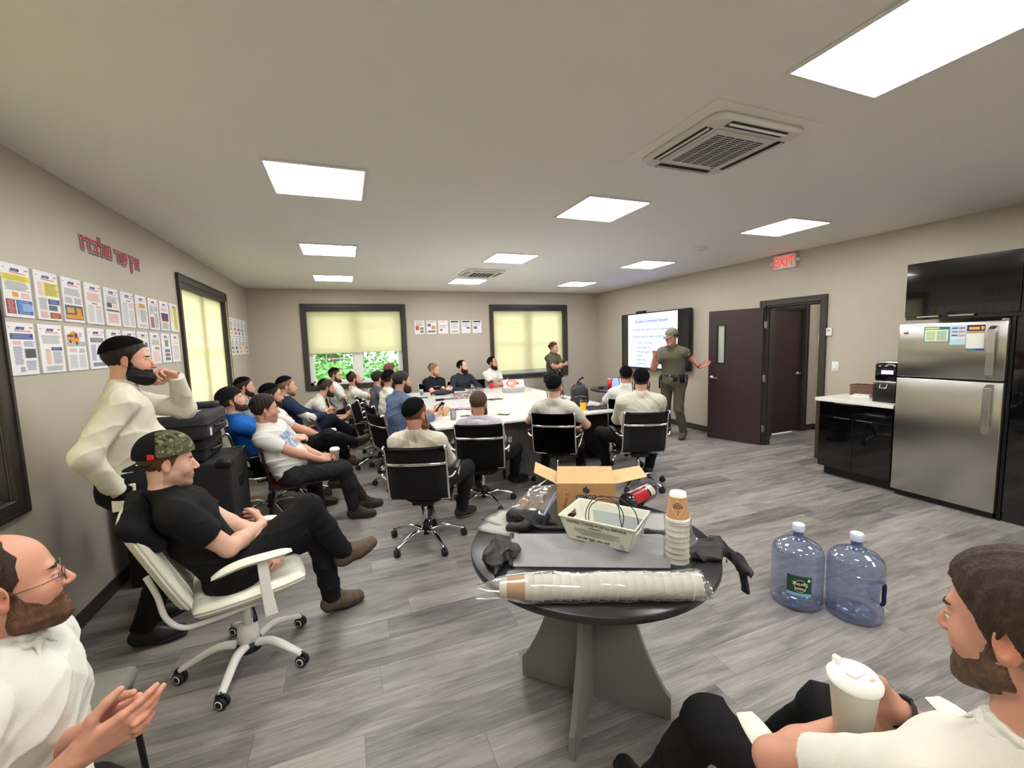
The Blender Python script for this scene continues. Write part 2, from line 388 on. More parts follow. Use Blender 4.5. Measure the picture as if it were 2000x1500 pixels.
# ------------------------------------------------------------------ outdoors behind the windows
M_GRASS = mat('lawn', '9a9a82', 0.9, noise=0.3, nscale=6)
struct(bx('ground', None, M_GRASS, -30, 40, FY + 0.6, 60, -0.75, -0.7))
struct(bx('ground_side', None, M_GRASS, -40, LX - 0.6, -20, FY + 0.6, -0.75, -0.7))
M_LEAF = mat('leaves', '4c8a35', 0.6, noise=0.35, nscale=1.5); M_LEAF2 = mat('darker leaves', '35702f', 0.6, noise=0.35, nscale=1.5)
M_BARK = mat('bark', '4a3d30', 0.9, noise=0.3, nscale=20)
def tree(x, y, h, r, lm, label, n=5200, seed=1):
    rg = random.Random(seed); root = empty('tree', (x, y, -0.7), label=label, cat='tree', group='trees outside the window')
    MB().use(M_BARK).tube([(0, 0, 0), (0.05, 0, h * 0.4), (0, 0.1, h * 0.8)], [0.14, 0.1, 0.04], 8, 3).build('trunk', root)
    mb = MB().use(lm); cl = [(rg.gauss(0, r * 0.45), rg.gauss(0, r * 0.35), h * rg.uniform(0.12, 0.95), rg.uniform(0.35, 0.8)) for _ in range(26)]
    for i in range(n):
        cx, cy, cz, cr = rg.choice(cl); v = Vector((rg.gauss(0, 1), rg.gauss(0, 1), rg.gauss(0, 1))).normalized() * cr * rg.random() ** 0.4
        p = Vector((cx, cy, cz)) + v; a = Vector((rg.gauss(0, 1), rg.gauss(0, 1), rg.gauss(0, 0.6))).normalized(); b = a.cross(Vector((rg.gauss(0, 1), rg.gauss(0, 1), rg.gauss(0, 1)))).normalized()
        s = rg.uniform(0.06, 0.12)
        mb.poly([p - a * s, p + b * s * 0.5, p + a * s, p - b * s * 0.5])
    mb.build('foliage', root)
for i, (x, y, h, r, k) in enumerate([(-3.2, 15.5, 5.0, 2.4, 0), (-0.4, 14.0, 4.6, 2.2, 0), (1.9, 15.0, 5.5, 2.4, 1), (-1.8, 18.0, 7.5, 3.2, 1), (0.6, 19.5, 7.5, 3.4, 0), (4.6, 16.0, 5.5, 2.6, 1), (-6.4, 17.5, 7, 3.2, 0)]):
    tree(x, y, h, r, (M_LEAF, M_LEAF2)[k], 'leafy green tree outside, behind the panes of the half-open far-wall window', seed=i + 3)

# ------------------------------------------------------------------ entry door, hall
d1 = struct(empty('door_1'))
def casing(parent, T, w, h, t=0.075, depth=0.16):
    mb = MB().use(M_BROWN).at(T)        # opening from x 0..w, room side at y=0 going to +y through the wall
    for (a, b, lo, hi) in ((-t, 0, 0, h + t), (w, w + t, 0, h + t), (0, w, h, h + t)):
        mb.box(a, b, -0.02, 0, lo, hi, bev=0.004, seg=1); mb.box(a, b, depth, depth + 0.02, lo, hi, bev=0.004, seg=1)
    mb.box(-t - 0.004, -t + 0.014, -0.028, 0, 0, h + t); mb.box(w + t - 0.014, w + t + 0.004, -0.028, 0, 0, h + t); mb.box(-t, w + t, -0.028, 0, h + t - 0.014, h + t + 0.004)
    mb.box(-0.002, 0.02, 0, depth, 0, h); mb.box(w - 0.02, w + 0.002, 0, depth, 0, h); mb.box(0, w, 0, depth, h - 0.02, h + 0.002)
    mb.box(0.02, 0.034, 0.05, 0.09, 0, h - 0.02); mb.box(w - 0.034, w - 0.02, 0.05, 0.09, 0, h - 0.02); mb.box(0.02, w - 0.02, 0.05, 0.09, h - 0.034, h - 0.02)
    return mb.build('door_frame', parent)
def lever(parent, T):
    mb = MB().use(M_STEEL).at(T)        # face at y=0, sticking out to -y; lever towards -x
    mb.at(T @ Matrix.Rotation(PI / 2, 4, 'X')).lathe([(0.033, 0), (0.033, 0.008), (0.026, 0.014), (0.012, 0.016), (0.011, 0.05), (0, 0.05)], n=20)
    mb.at(T).tube([(0, -0.048, 0), (-0.05, -0.052, 0.002), (-0.115, -0.046, -0.004)], [0.011, 0.009, 0.008], 8, 3)
    return mb.build('lever_handle', parent)
T1 = frame((RX, 4.48, 0), (0, -1, 0), (1, 0, 0))
casing(d1, Matrix(((0, 1, 0, RX), (-1, 0, 0, 4.48), (0, 0, 1, 0), (0, 0, 0, 1))), 0.78, 2.05, depth=0.13)
ang = math.atan2(5.24 - 4.495, 5.465 - 5.695)
TL = Matrix.Translation((5.694, 4.488, 0)) @ Matrix.Rotation(ang, 4, 'Z')
LW = 0.80
mb = MB().use(M_DOOR).at(TL)            # leaf: x 0..LW from the hinge, with a narrow vision panel
g0, g1, gz0, gz1 = 0.55, 0.66, 1.22, 1.80
for q in ((0, g0, 0.008, 2.03), (g1, LW, 0.008, 2.03), (g0, g1, 0.008, gz0), (g0, g1, gz1, 2.03)): mb.box(q[0], q[1], -0.022, 0.022, q[2], q[3])
leaf = mb.build('door_leaf', d1)
mb = MB().use(M_BLACK).at(TL)
for (a, b, lo, hi) in ((g0 - 0.014, g0 + 0.002, gz0 - 0.014, gz1 + 0.014), (g1 - 0.002, g1 + 0.014, gz0 - 0.014, gz1 + 0.014), (g0, g1, gz0 - 0.014, gz0), (g0, g1, gz1, gz1 + 0.014)):
    mb.box(a, b, -0.028, 0.028, lo, hi)
mb.build('vision_frame', leaf)
MB().use(thin_glass('frosted glass', 'dfe8e0', 0.08, 0.55, 0.15, 'cfd6cf')).at(TL).box(g0, g1, -0.004, 0.004, gz0, gz1).build('vision_glass', leaf)
lever(leaf, TL @ Matrix.Translation((LW - 0.06, 0.022, 0.98)) @ Matrix.Rotation(PI, 4, 'Z') @ Matrix.Scale(-1, 4, (1, 0, 0)))
lever(leaf, TL @ Matrix.Translation((LW - 0.06, -0.022, 0.98)))
for z in (0.25, 1.0, 1.78):
    MB().use(M_STEEL).box(5.68, 5.716, 4.452, 4.462, z - 0.05, z + 0.05).lathe([(0.007, -0.05), (0.007, 0.05)], (5.69, 4.468, z), 10).build('hinge', leaf)
mz = bx('mezuzah', None, M_WHITE, 5.735, 5.755, 3.722, 3.737, 1.49, 1.63); tag(mz, 'white mezuzah case on the right jamb of the room doorway', 'mezuzah')
mz.rotation_euler = (0, 0, 0)
mz = MB().use(M_WHITE).box(6.30, 6.318, 4.815, 4.829, 1.48, 1.62, bev=0.003).build('mezuzah'); tag(mz, 'white mezuzah case on the frame of the inner hall door', 'mezuzah')
d2 = struct(empty('door_2'))
casing(d2, Matrix(((1, 0, 0, 6.38), (0, 1, 0, 4.85), (0, 0, 1, 0), (0, 0, 0, 1))), 0.72, 2.05, depth=0.15)
lf2 = MB().use(M_DOOR).box(6.402, 7.078, 4.89, 4.93, 0.01, 2.03).build('door_leaf', d2)
lever(lf2, Matrix.Translation((7.02, 4.89, 0.98)))
pl = empty('wall_switch', (7.4, 0, 0), label='white rocker light switch on the hallway wall seen through the doorway', cat='switch')
MB().use(M_WHITE).box(-0.006, 0, 4.52, 4.6, 1.2, 1.32, bev=0.002).build('cover_plate', pl); MB().use(M_VINYL).box(-0.01, -0.005, 4.545, 4.575, 1.23, 1.29, bev=0.002).build('rocker', pl)
pl = empty('keypad', (7.4, 0, 0), label='small grey keypad on the hallway wall beside the inner door', cat='keypad')
MB().use(mat('grey box', '6a6a6c', 0.5)).box(-0.025, 0, 4.62, 4.69, 0.98, 1.09, bev=0.004).build('housing', pl); MB().use(M_STEEL).box(-0.03, -0.02, 4.635, 4.675, 1.03, 1.07).build('key_panel', pl)
pl = empty('wall_switch', (RX, 0, 0), label='white rocker light switch between the doorway and the counter', cat='switch')
MB().use(M_WHITE).box(-0.006, 0, 3.465, 3.545, 1.155, 1.275, bev=0.002).build('cover_plate', pl); MB().use(M_VINYL).box(-0.011, -0.005, 3.49, 3.52, 1.185, 1.245, bev=0.002).build('rocker', pl)
pl = empty('thermostat', (RX, 0, 0), label='small white thermostat on the wall right of the doorway', cat='thermostat')
MB().use(M_WHITE).box(-0.022, 0, 3.555, 3.625, 1.6, 1.7, bev=0.006).build('housing', pl); MB().use(mat('lcd', '9aa59a', 0.3)).box(-0.024, -0.02, 3.575, 3.605, 1.655, 1.685).build('display', pl)

# ------------------------------------------------------------------ ceiling fixtures
M_LED = mat('lit LED diffuser', 'fffdf8', 0.5, emit=PANEL_STRENGTH)
def led_proto():
    root = empty('ceiling_light'); w = 0.296; t = 0.018
    mb = MB().use(M_WHITE)
    for (a, b, c, d) in ((-w, w, -w, -w + t), (-w, w, w - t, w), (-w, -w + t, -w + t, w - t), (w - t, w, -w + t, w - t)): mb.box(a, b, c, d, -0.012, 0.0, bev=0.003, seg=1)
    mb.build('frame', root)
    MB().use(M_LED).box(-w + t, w - t, -w + t, w - t, -0.009, -0.004).build('diffuser', root)
    return root
LGX = (-0.095, 2.10, 4.31); LGY = (-1.1, 1.06, 3.20, 5.34, 7.45)
rows = ['behind the camera', 'nearest to the camera', 'second row from the camera', 'third row from the camera', 'row nearest the far wall']; cols = ['left column', 'middle column', 'right column']
proto = None
for j, y in enumerate(LGY):
    for i, x in enumerate(LGX):
        lab = 'square lit ceiling panel, %s, %s' % (cols[i], rows[j])
        if proto is None: proto = led_proto(); o = proto; o.location = (x, y, CZ)
        else: o = copy_tree(proto, loc=(x, y, CZ))
        tag(o, lab, 'ceiling light', 'square LED panels in the ceiling')
o = copy_tree(proto, loc=(6.6, 3.6, CZ)); tag(o, 'square lit ceiling panel in the hallway beyond the door', 'ceiling light', 'square LED panels in the ceiling')

M_ACW = mat('off-white AC plastic', 'd9d6cf', 0.45); M_DARK = mat('dark slot', '17171a', 0.6)
def cassette(x, y, rz, label):
    r = empty('air_conditioner', (x, y, CZ), rz, label, 'air conditioner', 'ceiling cassette units')
    MB().use(M_CEIL).box(-0.39, 0.39, -0.37, 0.37, -0.006, 0, bev=0.002, seg=1).build('cover_plate', r)
    def rr(w, h, c, z): return [(sx * (w - c) + c * math.cos(a), sy * (h - c) + c * math.sin(a), z) for sx, sy, a0 in ((1, 1, 0), (-1, 1, 90), (-1, -1, 180), (1, -1, 270)) for a in [math.radians(a0 + k * 18) for k in range(6)]]
    MB().use(M_ACW).ring([rr(0.315, 0.315, 0.07, -0.006), rr(0.312, 0.312, 0.07, -0.024), rr(0.295, 0.295, 0.06, -0.034)][::-1]).build('fascia', r)
    for k in range(4):
        T = Matrix.Rotation(k * PI / 2, 4, 'Z')
        sl = MB().use(M_DARK).at(T).box(-0.20, 0.20, 0.235, 0.288, -0.0365, -0.03).build('air_slot', r)
        MB().use(M_ACW).at(T @ Matrix.Translation((0, 0.268, -0.04)) @ Matrix.Rotation(0.5, 4, 'X')).box(-0.2, 0.2, -0.006, 0.006, -0.003, 0.004).build('vane', sl)
    MB().use(M_ACW).box(-0.205, 0.205, -0.205, 0.205, -0.042, -0.033, bev=0.003, seg=1).build('grille_panel', r)
    mb = MB().use(M_DARK)
    for a in range(5):
        for b in range(19): mb.box(-0.175 + a * 0.071, -0.175 + a * 0.071 + 0.06, -0.165 + b * 0.018, -0.165 + b * 0.018 + 0.0075, -0.0435, -0.041)
    mb.box(0.15, 0.17, 0.182, 0.19, -0.0435, -0.041); mb.build('grille_slots', r)
cassette(2.075, 1.965, 0, 'large ceiling air conditioner cassette with dark slots above the foreground')
cassette(2.06, 6.49, 0, 'far ceiling air conditioner cassette near the window wall')
def disc(x, y, r, h, name, label, cat):
    o = empty(name, (x, y, CZ), label=label, cat=cat)
    MB().use(M_WHITE).lathe([(r, 0), (r, -h * 0.5), (r * 0.85, -h), (0, -h)][::-1], n=28).build('housing', o)
    MB().use(M_ACW).lathe([(r * 0.4, -h - 0.006), (r * 0.45, -h), (0.001, -h)], n=20).build('cap', o)
disc(4.2, 4.21, 0.085, 0.03, 'smoke_detector', 'round white smoke detector on the ceiling, the larger one', 'smoke detector')
disc(5.26, 4.38, 0.05, 0.025, 'motion_sensor', 'small round white ceiling sensor near the exit sign', 'sensor')

# exit sign
r = empty('exit_sign', (RX, 4.19, 2.625), label='white exit sign with red letters high above the doorway', cat='sign')
MB().use(M_WHITE).box(-0.055, -0.002, -0.155, 0.155, -0.095, 0.095, bev=0.008).build('housing', r)
M_RED = mat('lit red lettering', 'ff2a2a', 0.5, emit=0.9)
MB().use(M_RED).text('EXIT', 0.19, frame((-0.0565, 0.0, -0.066), (0, -1, 0), (0, 0, 1)) @ Matrix.Scale(0.78, 4, (1, 0, 0)), 0.001, 'CENTER', bold=0.0015).build('lettering', r)
for s in (-1, 1):
    h = MB().use(M_WHITE).tube([(-0.03, s * 0.155, 0.0), (-0.035, s * 0.175, 0.0)], 0.014, 10).sph((-0.045, s * 0.195, 0.0), 0.026, 12, (0.8, 1, 1)).build('lamp_head', r)
    MB().use(thin_glass('lens', 'ffffff', 0.3)).sph((-0.063, s * 0.195, 0.0), 0.017, 10, (0.4, 1, 1)).build('lens', h)
MB().use(mat('green pilot lamp', '35d070', 0.4, emit=1.0)).box(-0.05, -0.046, 0.1, 0.106, -0.0975, -0.094).build('pilot_lamp', r)

# ------------------------------------------------------------------ wall display
tv = empty('television', (RX, 6.81, 1.59), label='large wall-mounted screen showing a pale blue slide', cat='television')
MB().use(M_BLACK).box(-0.05, 0, -0.3, 0.3, -0.25, 0.25).build('wall_mount', tv)
MB().use(M_BLACK).box(-0.12, -0.05, -0.975, 0.975, -0.555, 0.555, bev=0.006, seg=1).build('housing', tv)
MB().use(mat('dark glossy screen', '1d1d20', 0.12)).box(-0.123, -0.12, -0.962, 0.962, -0.54, 0.54).build('screen', tv)
M_SL = mat('lit slide', 'a9b6f2', 0.4, emit=0.75); M_SLT = mat('slide text', '4a4f86', 0.5, emit=0.12)
sl = MB().use(M_SL).box(-0.1245, -0.123, -0.70, 0.74, -0.535, 0.535).build('slide', tv)
FT = lambda y, z: frame((-0.1252, y, z), (0, -1, 0), (0, 0, 1))
MB().use(M_SLT).text('Incident Command System', 0.088, FT(0.03, 0.36), 0.0002, 'CENTER', bold=0.0012).build('slide_text', sl)
for (y, z, t, sz) in ((0.60, 0.20, 'Common unit names and a Commander', 0.072), (0.60, 0.06, 'Used for small to large incidents', 0.072), (0.5, -0.06, '– Incident Command', 0.06), (0.5, -0.15, '– Safety, public info', 0.06),
                      (0.5, -0.24, '– Plans and logistics', 0.06), (0.5, -0.32, '– Finance', 0.06), (0.5, -0.40, '– Staging area', 0.06), (0.5, -0.48, '– Operations', 0.06)):
    MB().use(M_SLT).text(t, sz, FT(y, z), 0.0002).build('slide_text', sl)
MB().use(M_BLACK).box(-0.10, -0.05, 0.25, 0.52, 0.556, 0.60, bev=0.004, seg=1).build('camera_bar', tv)
MB().use(M_BLACK).box(-0.125, -0.10, -0.02, 0.02, -0.58, -0.555).build('sensor_tab', tv)

# ------------------------------------------------------------------ papers on the walls
PAPER = mat('white board', 'eeeef0', 0.5); PC = {k: flat('print ' + k, v, 0.6) for k, v in dict(ink='5b5a66', ink2='83828c', red2='de857d', navy2='6d6aa8', navy='3c3a86', red='d8534c', yellow='ece650', orange='e49a35', maroon='8c3a3f', blue='3f66ac', grey='6d6d70', lgrey='b9b9bd', green='7f9a62', purple='4d3b80', pink='e6a3a0', lblue='8fb2dc', tan='caa55c', black='2e2c2e').items()}
def lines(mb, c, x0, x1, z0, z1, n, rg, jit=0.12, h=0.42):
    c = dict(ink='ink2', red='red2', navy='navy2').get(c, c); n = int(n * 1.7 + 0.5); mb.use(PC[c]); p = (z1 - z0) / n
    for i in range(n):
        z = z1 - (i + 0.5) * p; j = rg.random() * jit * 1.6 * (x1 - x0); mb.poly([(x0 + j * 0.3, 0, z - p * h / 2), (x1 - j, 0, z - p * h / 2), (x1 - j, 0, z + p * h / 2), (x0 + j * 0.3, 0, z + p * h / 2)])
def blk(mb, c, x0, x1, z0, z1): mb.use(PC[c]).poly([(x0, 0, z0), (x1, 0, z0), (x1, 0, z1), (x0, 0, z1)])
def poster(T, label, layout, seed, w=0.21, h=0.275, thick=0.008, group='printed newsletters on the left wall', head=True):
    """sheet in its own x (across), z (up) plane, face towards local -y"""
    rg = random.Random(seed)
    mb = MB().use(PAPER).at(T).box(0, w, 0, thick, 0, h)
    mb.at(T @ Matrix.Translation((0, -0.0008, 0)) @ Matrix.Diagonal((w, 1, h, 1)))
    if head:
        mb.use(PC['red']).poly([(0.28, 0, 0.828), (0.86, 0, 0.828), (0.86, 0, 0.842), (0.28, 0, 0.842)]); blk(mb, 'red', 0.82, 0.95, 0.90, 0.92); blk(mb, 'ink', 0.06, 0.14, 0.90, 0.91)
        sv = mb.T; mb.at(T @ Matrix.Translation((w * 0.3, -0.001, h * 0.862))); mb.use(PC['navy']).text('עמיטש', h * 0.088, Matrix(((1, 0.12, 0, 0), (0, 0, -1, 0), (0, 1, 0, 0), (0, 0, 0, 1))), 0.0002, bold=0.0009); mb.at(sv)
    base = mb.T
    for qi, q in enumerate(layout):
        mb.at(base @ Matrix.Translation((0, -0.00015 * qi, 0)))
        k = q[0]
        if k == 'L': lines(mb, q[1], q[2], q[3], q[4], q[5], q[6], rg)
        elif k == 'B': blk(mb, *q[1:])
        elif k == 'X':                      # box with pale text lines on it, nudged forward
            blk(mb, *q[1:6]); sv = mb.T; mb.at(sv @ Matrix.Translation((0, -0.0006, 0))); lines(mb, q[6], q[2] + 0.03, q[3] - 0.03, q[4] + 0.01, q[5] - 0.01, q[7], rg); mb.at(sv)
        elif k == 'BUS':
            sv = mb.T; blk(mb, 'lgrey', 0.03, 0.97, 0.55, 0.66); mb.at(sv @ Matrix.Translation((0, -0.0006, 0)))
            mb.use(PC['orange']).poly([(0.06, 0, 0.68), (0.62, 0, 0.62), (0.68, 0, 0.72), (0.6, 0, 0.86), (0.4, 0, 0.9), (0.06, 0, 0.8)])
            mb.at(sv @ Matrix.Translation((0, -0.0012, 0))); blk(mb, 'ink', 0.1, 0.38, 0.76, 0.81); blk(mb, 'purple', 0.44, 0.58, 0.74, 0.84); mb.use(PC['black'])
            for cx, cz in ((0.2, 0.66), (0.52, 0.62)): mb.poly([(cx + 0.05 * math.cos(a), 0, cz + 0.04 * math.sin(a)) for a in [k2 * PI / 6 for k2 in range(12)]])
            mb.at(sv); mb.use(PC['navy']); 
            sv2 = mb.T; mb.at(T @ Matrix.Translation((w * 0.7, -0.001, h * 0.78))).text('JC', h * 0.12, Matrix(((1, 0, 0, 0), (0, 0, -1, 0), (0, 1, 0, 0), (0, 0, 0, 1))), 0.0002); mb.at(sv2)
    o = mb.build('poster'); return tag(o, label, 'poster', group)
LW_ = lambda y, z: frame((LX + 0.009, y, z), (0, 1, 0), (-1, 0, 0))
def TLft(y, z): return Matrix(((0, -1, 0, LX + 0.009), (1, 0, 0, y), (0, 0, 1, z), (0, 0, 0, 1)))
LAY1 = [
 ('with a yellow top band and blue and red advertisement blocks', [('X', 'yellow', 0.02, 0.98, 0.68, 0.80, 'tan', 3), ('L', 'ink', 0.06, 0.96, 0.50, 0.67, 5), ('B', 'orange', 0.3, 0.5, 0.38, 0.47), ('L', 'red', 0.58, 0.95, 0.36, 0.47, 3), ('X', 'maroon', 0.05, 0.35, 0.06, 0.33, 'pink', 8), ('X', 'blue', 0.4, 0.97, 0.06, 0.33, 'lblue', 4), ('B', 'lblue', 0.6, 0.97, 0.13, 0.26)]),
 ('with a yellow text block, purple and brown boxes', [('L', 'pink', 0.1, 0.32, 0.5, 0.78, 9), ('X', 'yellow', 0.36, 0.98, 0.5, 0.78, 'grey', 6), ('L', 'ink', 0.08, 0.45, 0.2, 0.45, 7), ('X', 'purple', 0.48, 0.97, 0.33, 0.44, 'lblue', 3), ('B', 'grey', 0.48, 0.85, 0.2, 0.31), ('X', 'maroon', 0.5, 0.97, 0.04, 0.16, 'orange', 2), ('L', 'red', 0.08, 0.45, 0.04, 0.17, 5)]),
 ('with an orange packing-box picture at the bottom', [('L', 'ink', 0.08, 0.92, 0.6, 0.76, 4), ('L', 'grey', 0.08, 0.48, 0.42, 0.56, 5), ('L', 'grey', 0.54, 0.94, 0.42, 0.56, 5), ('B', 'ink', 0.05, 0.95, 0.06, 0.38), ('B', 'orange', 0.08, 0.92, 0.08, 0.17), ('B', 'tan', 0.12, 0.5, 0.2, 0.33), ('B', 'orange', 0.6, 0.85, 0.14, 0.33)]),
 ('with red headline lines over plain columns', [('L', 'red', 0.08, 0.92, 0.56, 0.76, 5), ('B', 'ink', 0.35, 0.68, 0.5, 0.52), ('L', 'lgrey', 0.06, 0.46, 0.06, 0.47, 14), ('L', 'lgrey', 0.54, 0.94, 0.06, 0.38, 11), ('L', 'red', 0.54, 0.92, 0.4, 0.47, 2)]),
 ('with a boxed grey picture and dark band', [('B', 'grey', 0.06, 0.95, 0.77, 0.78), ('L', 'grey', 0.1, 0.9, 0.6, 0.75, 5), ('B', 'ink', 0.12, 0.45, 0.48, 0.6), ('L', 'pink', 0.5, 0.9, 0.48, 0.58, 3), ('B', 'grey', 0.06, 0.94, 0.38, 0.43), ('L', 'red', 0.1, 0.9, 0.08, 0.32, 5)]),
 ('plain, with a small red note and thick dark edge', [('B', 'ink', 0.4, 0.7, 0.74, 0.76), ('L', 'red', 0.6, 0.9, 0.56, 0.7, 4), ('L', 'lgrey', 0.06, 0.5, 0.05, 0.7, 18), ('L', 'lgrey', 0.55, 0.95, 0.05, 0.5, 14)]),
 ('with a tan picture near the top', [('B', 'tan', 0.28, 0.85, 0.62, 0.76), ('L', 'pink', 0.06, 0.25, 0.3, 0.76, 12), ('L', 'grey', 0.3, 0.92, 0.2, 0.58, 10), ('L', 'red', 0.15, 0.92, 0.05, 0.14, 2)]),
 ('with a dark red box at lower left', [('L', 'grey', 0.08, 0.5, 0.5, 0.78, 9), ('L', 'purple', 0.55, 0.95, 0.6, 0.78, 4), ('X', 'maroon', 0.08, 0.42, 0.06, 0.4, 'pink', 6), ('L', 'grey', 0.5, 0.94, 0.06, 0.55, 12)]),
 ('with a purple and red picture in the middle', [('L', 'red', 0.08, 0.92, 0.66, 0.78, 3), ('B', 'purple', 0.1, 0.9, 0.44, 0.6), ('B', 'maroon', 0.12, 0.88, 0.32, 0.44), ('L', 'grey', 0.08, 0.92, 0.06, 0.28, 7)]),
 ('with a tall yellow strip beside the window', [('X', 'yellow', 0.4, 0.85, 0.06, 0.9, 'green', 12), ('L', 'pink', 0.06, 0.35, 0.3, 0.8, 8)]),
]
LAY2 = [
 ('with a purple banner and a grey boxed notice', [('X', 'purple', 0.1, 0.92, 0.68, 0.79, 'lblue', 2), ('L', 'orange', 0.15, 0.48, 0.58, 0.65, 3), ('L', 'navy', 0.54, 0.95, 0.54, 0.65, 4), ('L', 'navy', 0.15, 0.48, 0.2, 0.55, 12), ('X', 'grey', 0.54, 0.96, 0.32, 0.5, 'black', 5), ('L', 'navy', 0.54, 0.95, 0.08, 0.27, 5), ('L', 'navy', 0.3, 0.5, 0.06, 0.16, 4)]),
 ('with a dark blue heading over an orange text column', [('L', 'ink', 0.08, 0.94, 0.6, 0.78, 5), ('X', 'navy', 0.45, 0.92, 0.46, 0.53, 'lblue', 1), ('L', 'orange', 0.18, 0.42, 0.18, 0.5, 10), ('L', 'ink', 0.48, 0.92, 0.18, 0.44, 8), ('L', 'ink', 0.12, 0.92, 0.04, 0.14, 3)]),
 ('with a yellow school bus photograph', [('BUS',), ('L', 'red', 0.1, 0.5, 0.42, 0.5, 3), ('L', 'grey', 0.6, 0.92, 0.4, 0.5, 3), ('L', 'lgrey', 0.06, 0.48, 0.06, 0.36, 12), ('L', 'lgrey', 0.54, 0.94, 0.06, 0.36, 12)]),
 ('with two dark bands, top and bottom', [('X', 'grey', 0.12, 0.9, 0.65, 0.76, 'lgrey', 2), ('L', 'pink', 0.5, 0.9, 0.5, 0.6, 3), ('L', 'navy', 0.1, 0.42, 0.2, 0.6, 11), ('L', 'grey', 0.5, 0.9, 0.2, 0.45, 7), ('X', 'grey', 0.14, 0.9, 0.06, 0.15, 'lgrey', 2)]),
 ('with an orange square and dark grey blocks', [('B', 'orange', 0.7, 0.95, 0.7, 0.78), ('L', 'tan', 0.1, 0.6, 0.66, 0.78, 3), ('B', 'ink', 0.5, 0.95, 0.5, 0.65), ('B', 'grey', 0.08, 0.45, 0.35, 0.48), ('L', 'grey', 0.5, 0.95, 0.1, 0.45, 9)]),
 ('with yellow, purple and blue boxes', [('B', 'yellow', 0.12, 0.46, 0.7, 0.78), ('B', 'purple', 0.12, 0.46, 0.52, 0.68), ('B', 'blue', 0.55, 0.95, 0.52, 0.66), ('L', 'grey', 0.1, 0.9, 0.1, 0.48, 10)]),
 ('with a small round portrait and purple boxes', [('B', 'yellow', 0.12, 0.45, 0.72, 0.78), ('B', 'purple', 0.12, 0.45, 0.52, 0.7), ('B', 'grey', 0.6, 0.85, 0.52, 0.68), ('X', 'grey', 0.4, 0.85, 0.36, 0.45, 'yellow', 2), ('L', 'grey', 0.1, 0.9, 0.06, 0.3, 7)]),
 ('with one narrow dark caption and yellow line', [('L', 'grey', 0.08, 0.94, 0.6, 0.78, 5), ('X', 'grey', 0.4, 0.85, 0.46, 0.54, 'yellow', 2), ('L', 'pink', 0.1, 0.9, 0.06, 0.4, 9)]),
 ('with a green picture above red and blue blocks', [('B', 'green', 0.35, 0.75, 0.55, 0.78), ('X', 'purple', 0.3, 0.85, 0.36, 0.46, 'lblue', 2), ('X', 'maroon', 0.3, 0.85, 0.22, 0.32, 'pink', 2), ('X', 'purple', 0.3, 0.85, 0.08, 0.18, 'lblue', 2)]),
 ('mostly blank with faint columns, next to the window frame', [('L', 'pink', 0.2, 0.8, 0.66, 0.74, 2), ('L', 'lgrey', 0.08, 0.9, 0.08, 0.6, 14)]),
]
for i, (lb, ly) in enumerate(LAY1): poster(TLft(2.955 + i * 0.2465, 1.848), 'upper-row wall newsletter ' + lb, ly, 10 + i)
for i, (lb, ly) in enumerate(LAY2): poster(TLft(2.935 + i * 0.244, 1.545), 'lower-row wall newsletter ' + lb, ly, 40 + i, head=(i != 2))
rg = random.Random(5); cn = list(PC)
far_names = [['a tan picture', 'a red text block', 'a red middle band', 'a green picture', 'a pink picture'], ['a grey caption', 'dark small blocks', 'an orange square', 'a yellow band', 'red lower blocks']]
for j in range(2):
    for i in range(5):
        c = [['tan', 'red', 'maroon', 'green', 'pink'], ['grey', 'black', 'orange', 'yellow', 'red']][j][i]
        ly = [('L', 'grey', 0.08, 0.92, 0.5, 0.78, 6), ('B', c, 0.1, 0.6, 0.3, 0.46), ('L', 'navy', 0.65, 0.92, 0.1, 0.46, 5), ('B', c, 0.3, 0.7, 0.08, 0.22)]
        poster(TLft(7.5 + i * 0.245, (1.865, 1.575)[j]), 'small far newsletter in the %s row beyond the window, with %s' % (('upper', 'lower')[j], far_names[j][i]), ly, 90 + j * 5 + i, group='newsletters in the far left corner')
nm = ['with red, green and grey picture blocks', 'with tan box and dark bottom band', 'with one red line and small grey box', 'with dark header and wide bottom note', 'with dark header and small grey box at right', 'with dark header and grey box at left']
LF = [[('B', 'red', 0.1, 0.45, 0.3, 0.6), ('B', 'green', 0.55, 0.9, 0.3, 0.5), ('L', 'ink', 0.1, 0.9, 0.85, 0.95, 1), ('L', 'grey', 0.1, 0.9, 0.62, 0.8, 4), ('B', 'grey', 0.55, 0.9, 0.1, 0.25)],
      [('L', 'ink', 0.1, 0.9, 0.85, 0.95, 1), ('B', 'grey', 0.1, 0.45, 0.55, 0.75), ('B', 'tan', 0.5, 0.9, 0.35, 0.6), ('B', 'grey', 0.1, 0.9, 0.12, 0.25)],
      [('L', 'tan', 0.1, 0.7, 0.85, 0.95, 1), ('B', 'red', 0.08, 0.92, 0.62, 0.65), ('L', 'lgrey', 0.1, 0.9, 0.4, 0.58, 4), ('B', 'ink', 0.15, 0.4, 0.22, 0.34)],
      [('B', 'black', 0.08, 0.9, 0.84, 0.95), ('L', 'lgrey', 0.1, 0.9, 0.35, 0.78, 8), ('B', 'tan', 0.12, 0.8, 0.1, 0.2)],
      [('B', 'black', 0.08, 0.9, 0.84, 0.95), ('L', 'lgrey', 0.1, 0.9, 0.5, 0.78, 6), ('B', 'grey', 0.55, 0.9, 0.35, 0.48)],
      [('B', 'black', 0.08, 0.9, 0.84, 0.95), ('L', 'lgrey', 0.1, 0.9, 0.6, 0.78, 4), ('B', 'grey', 0.12, 0.5, 0.32, 0.52)]]
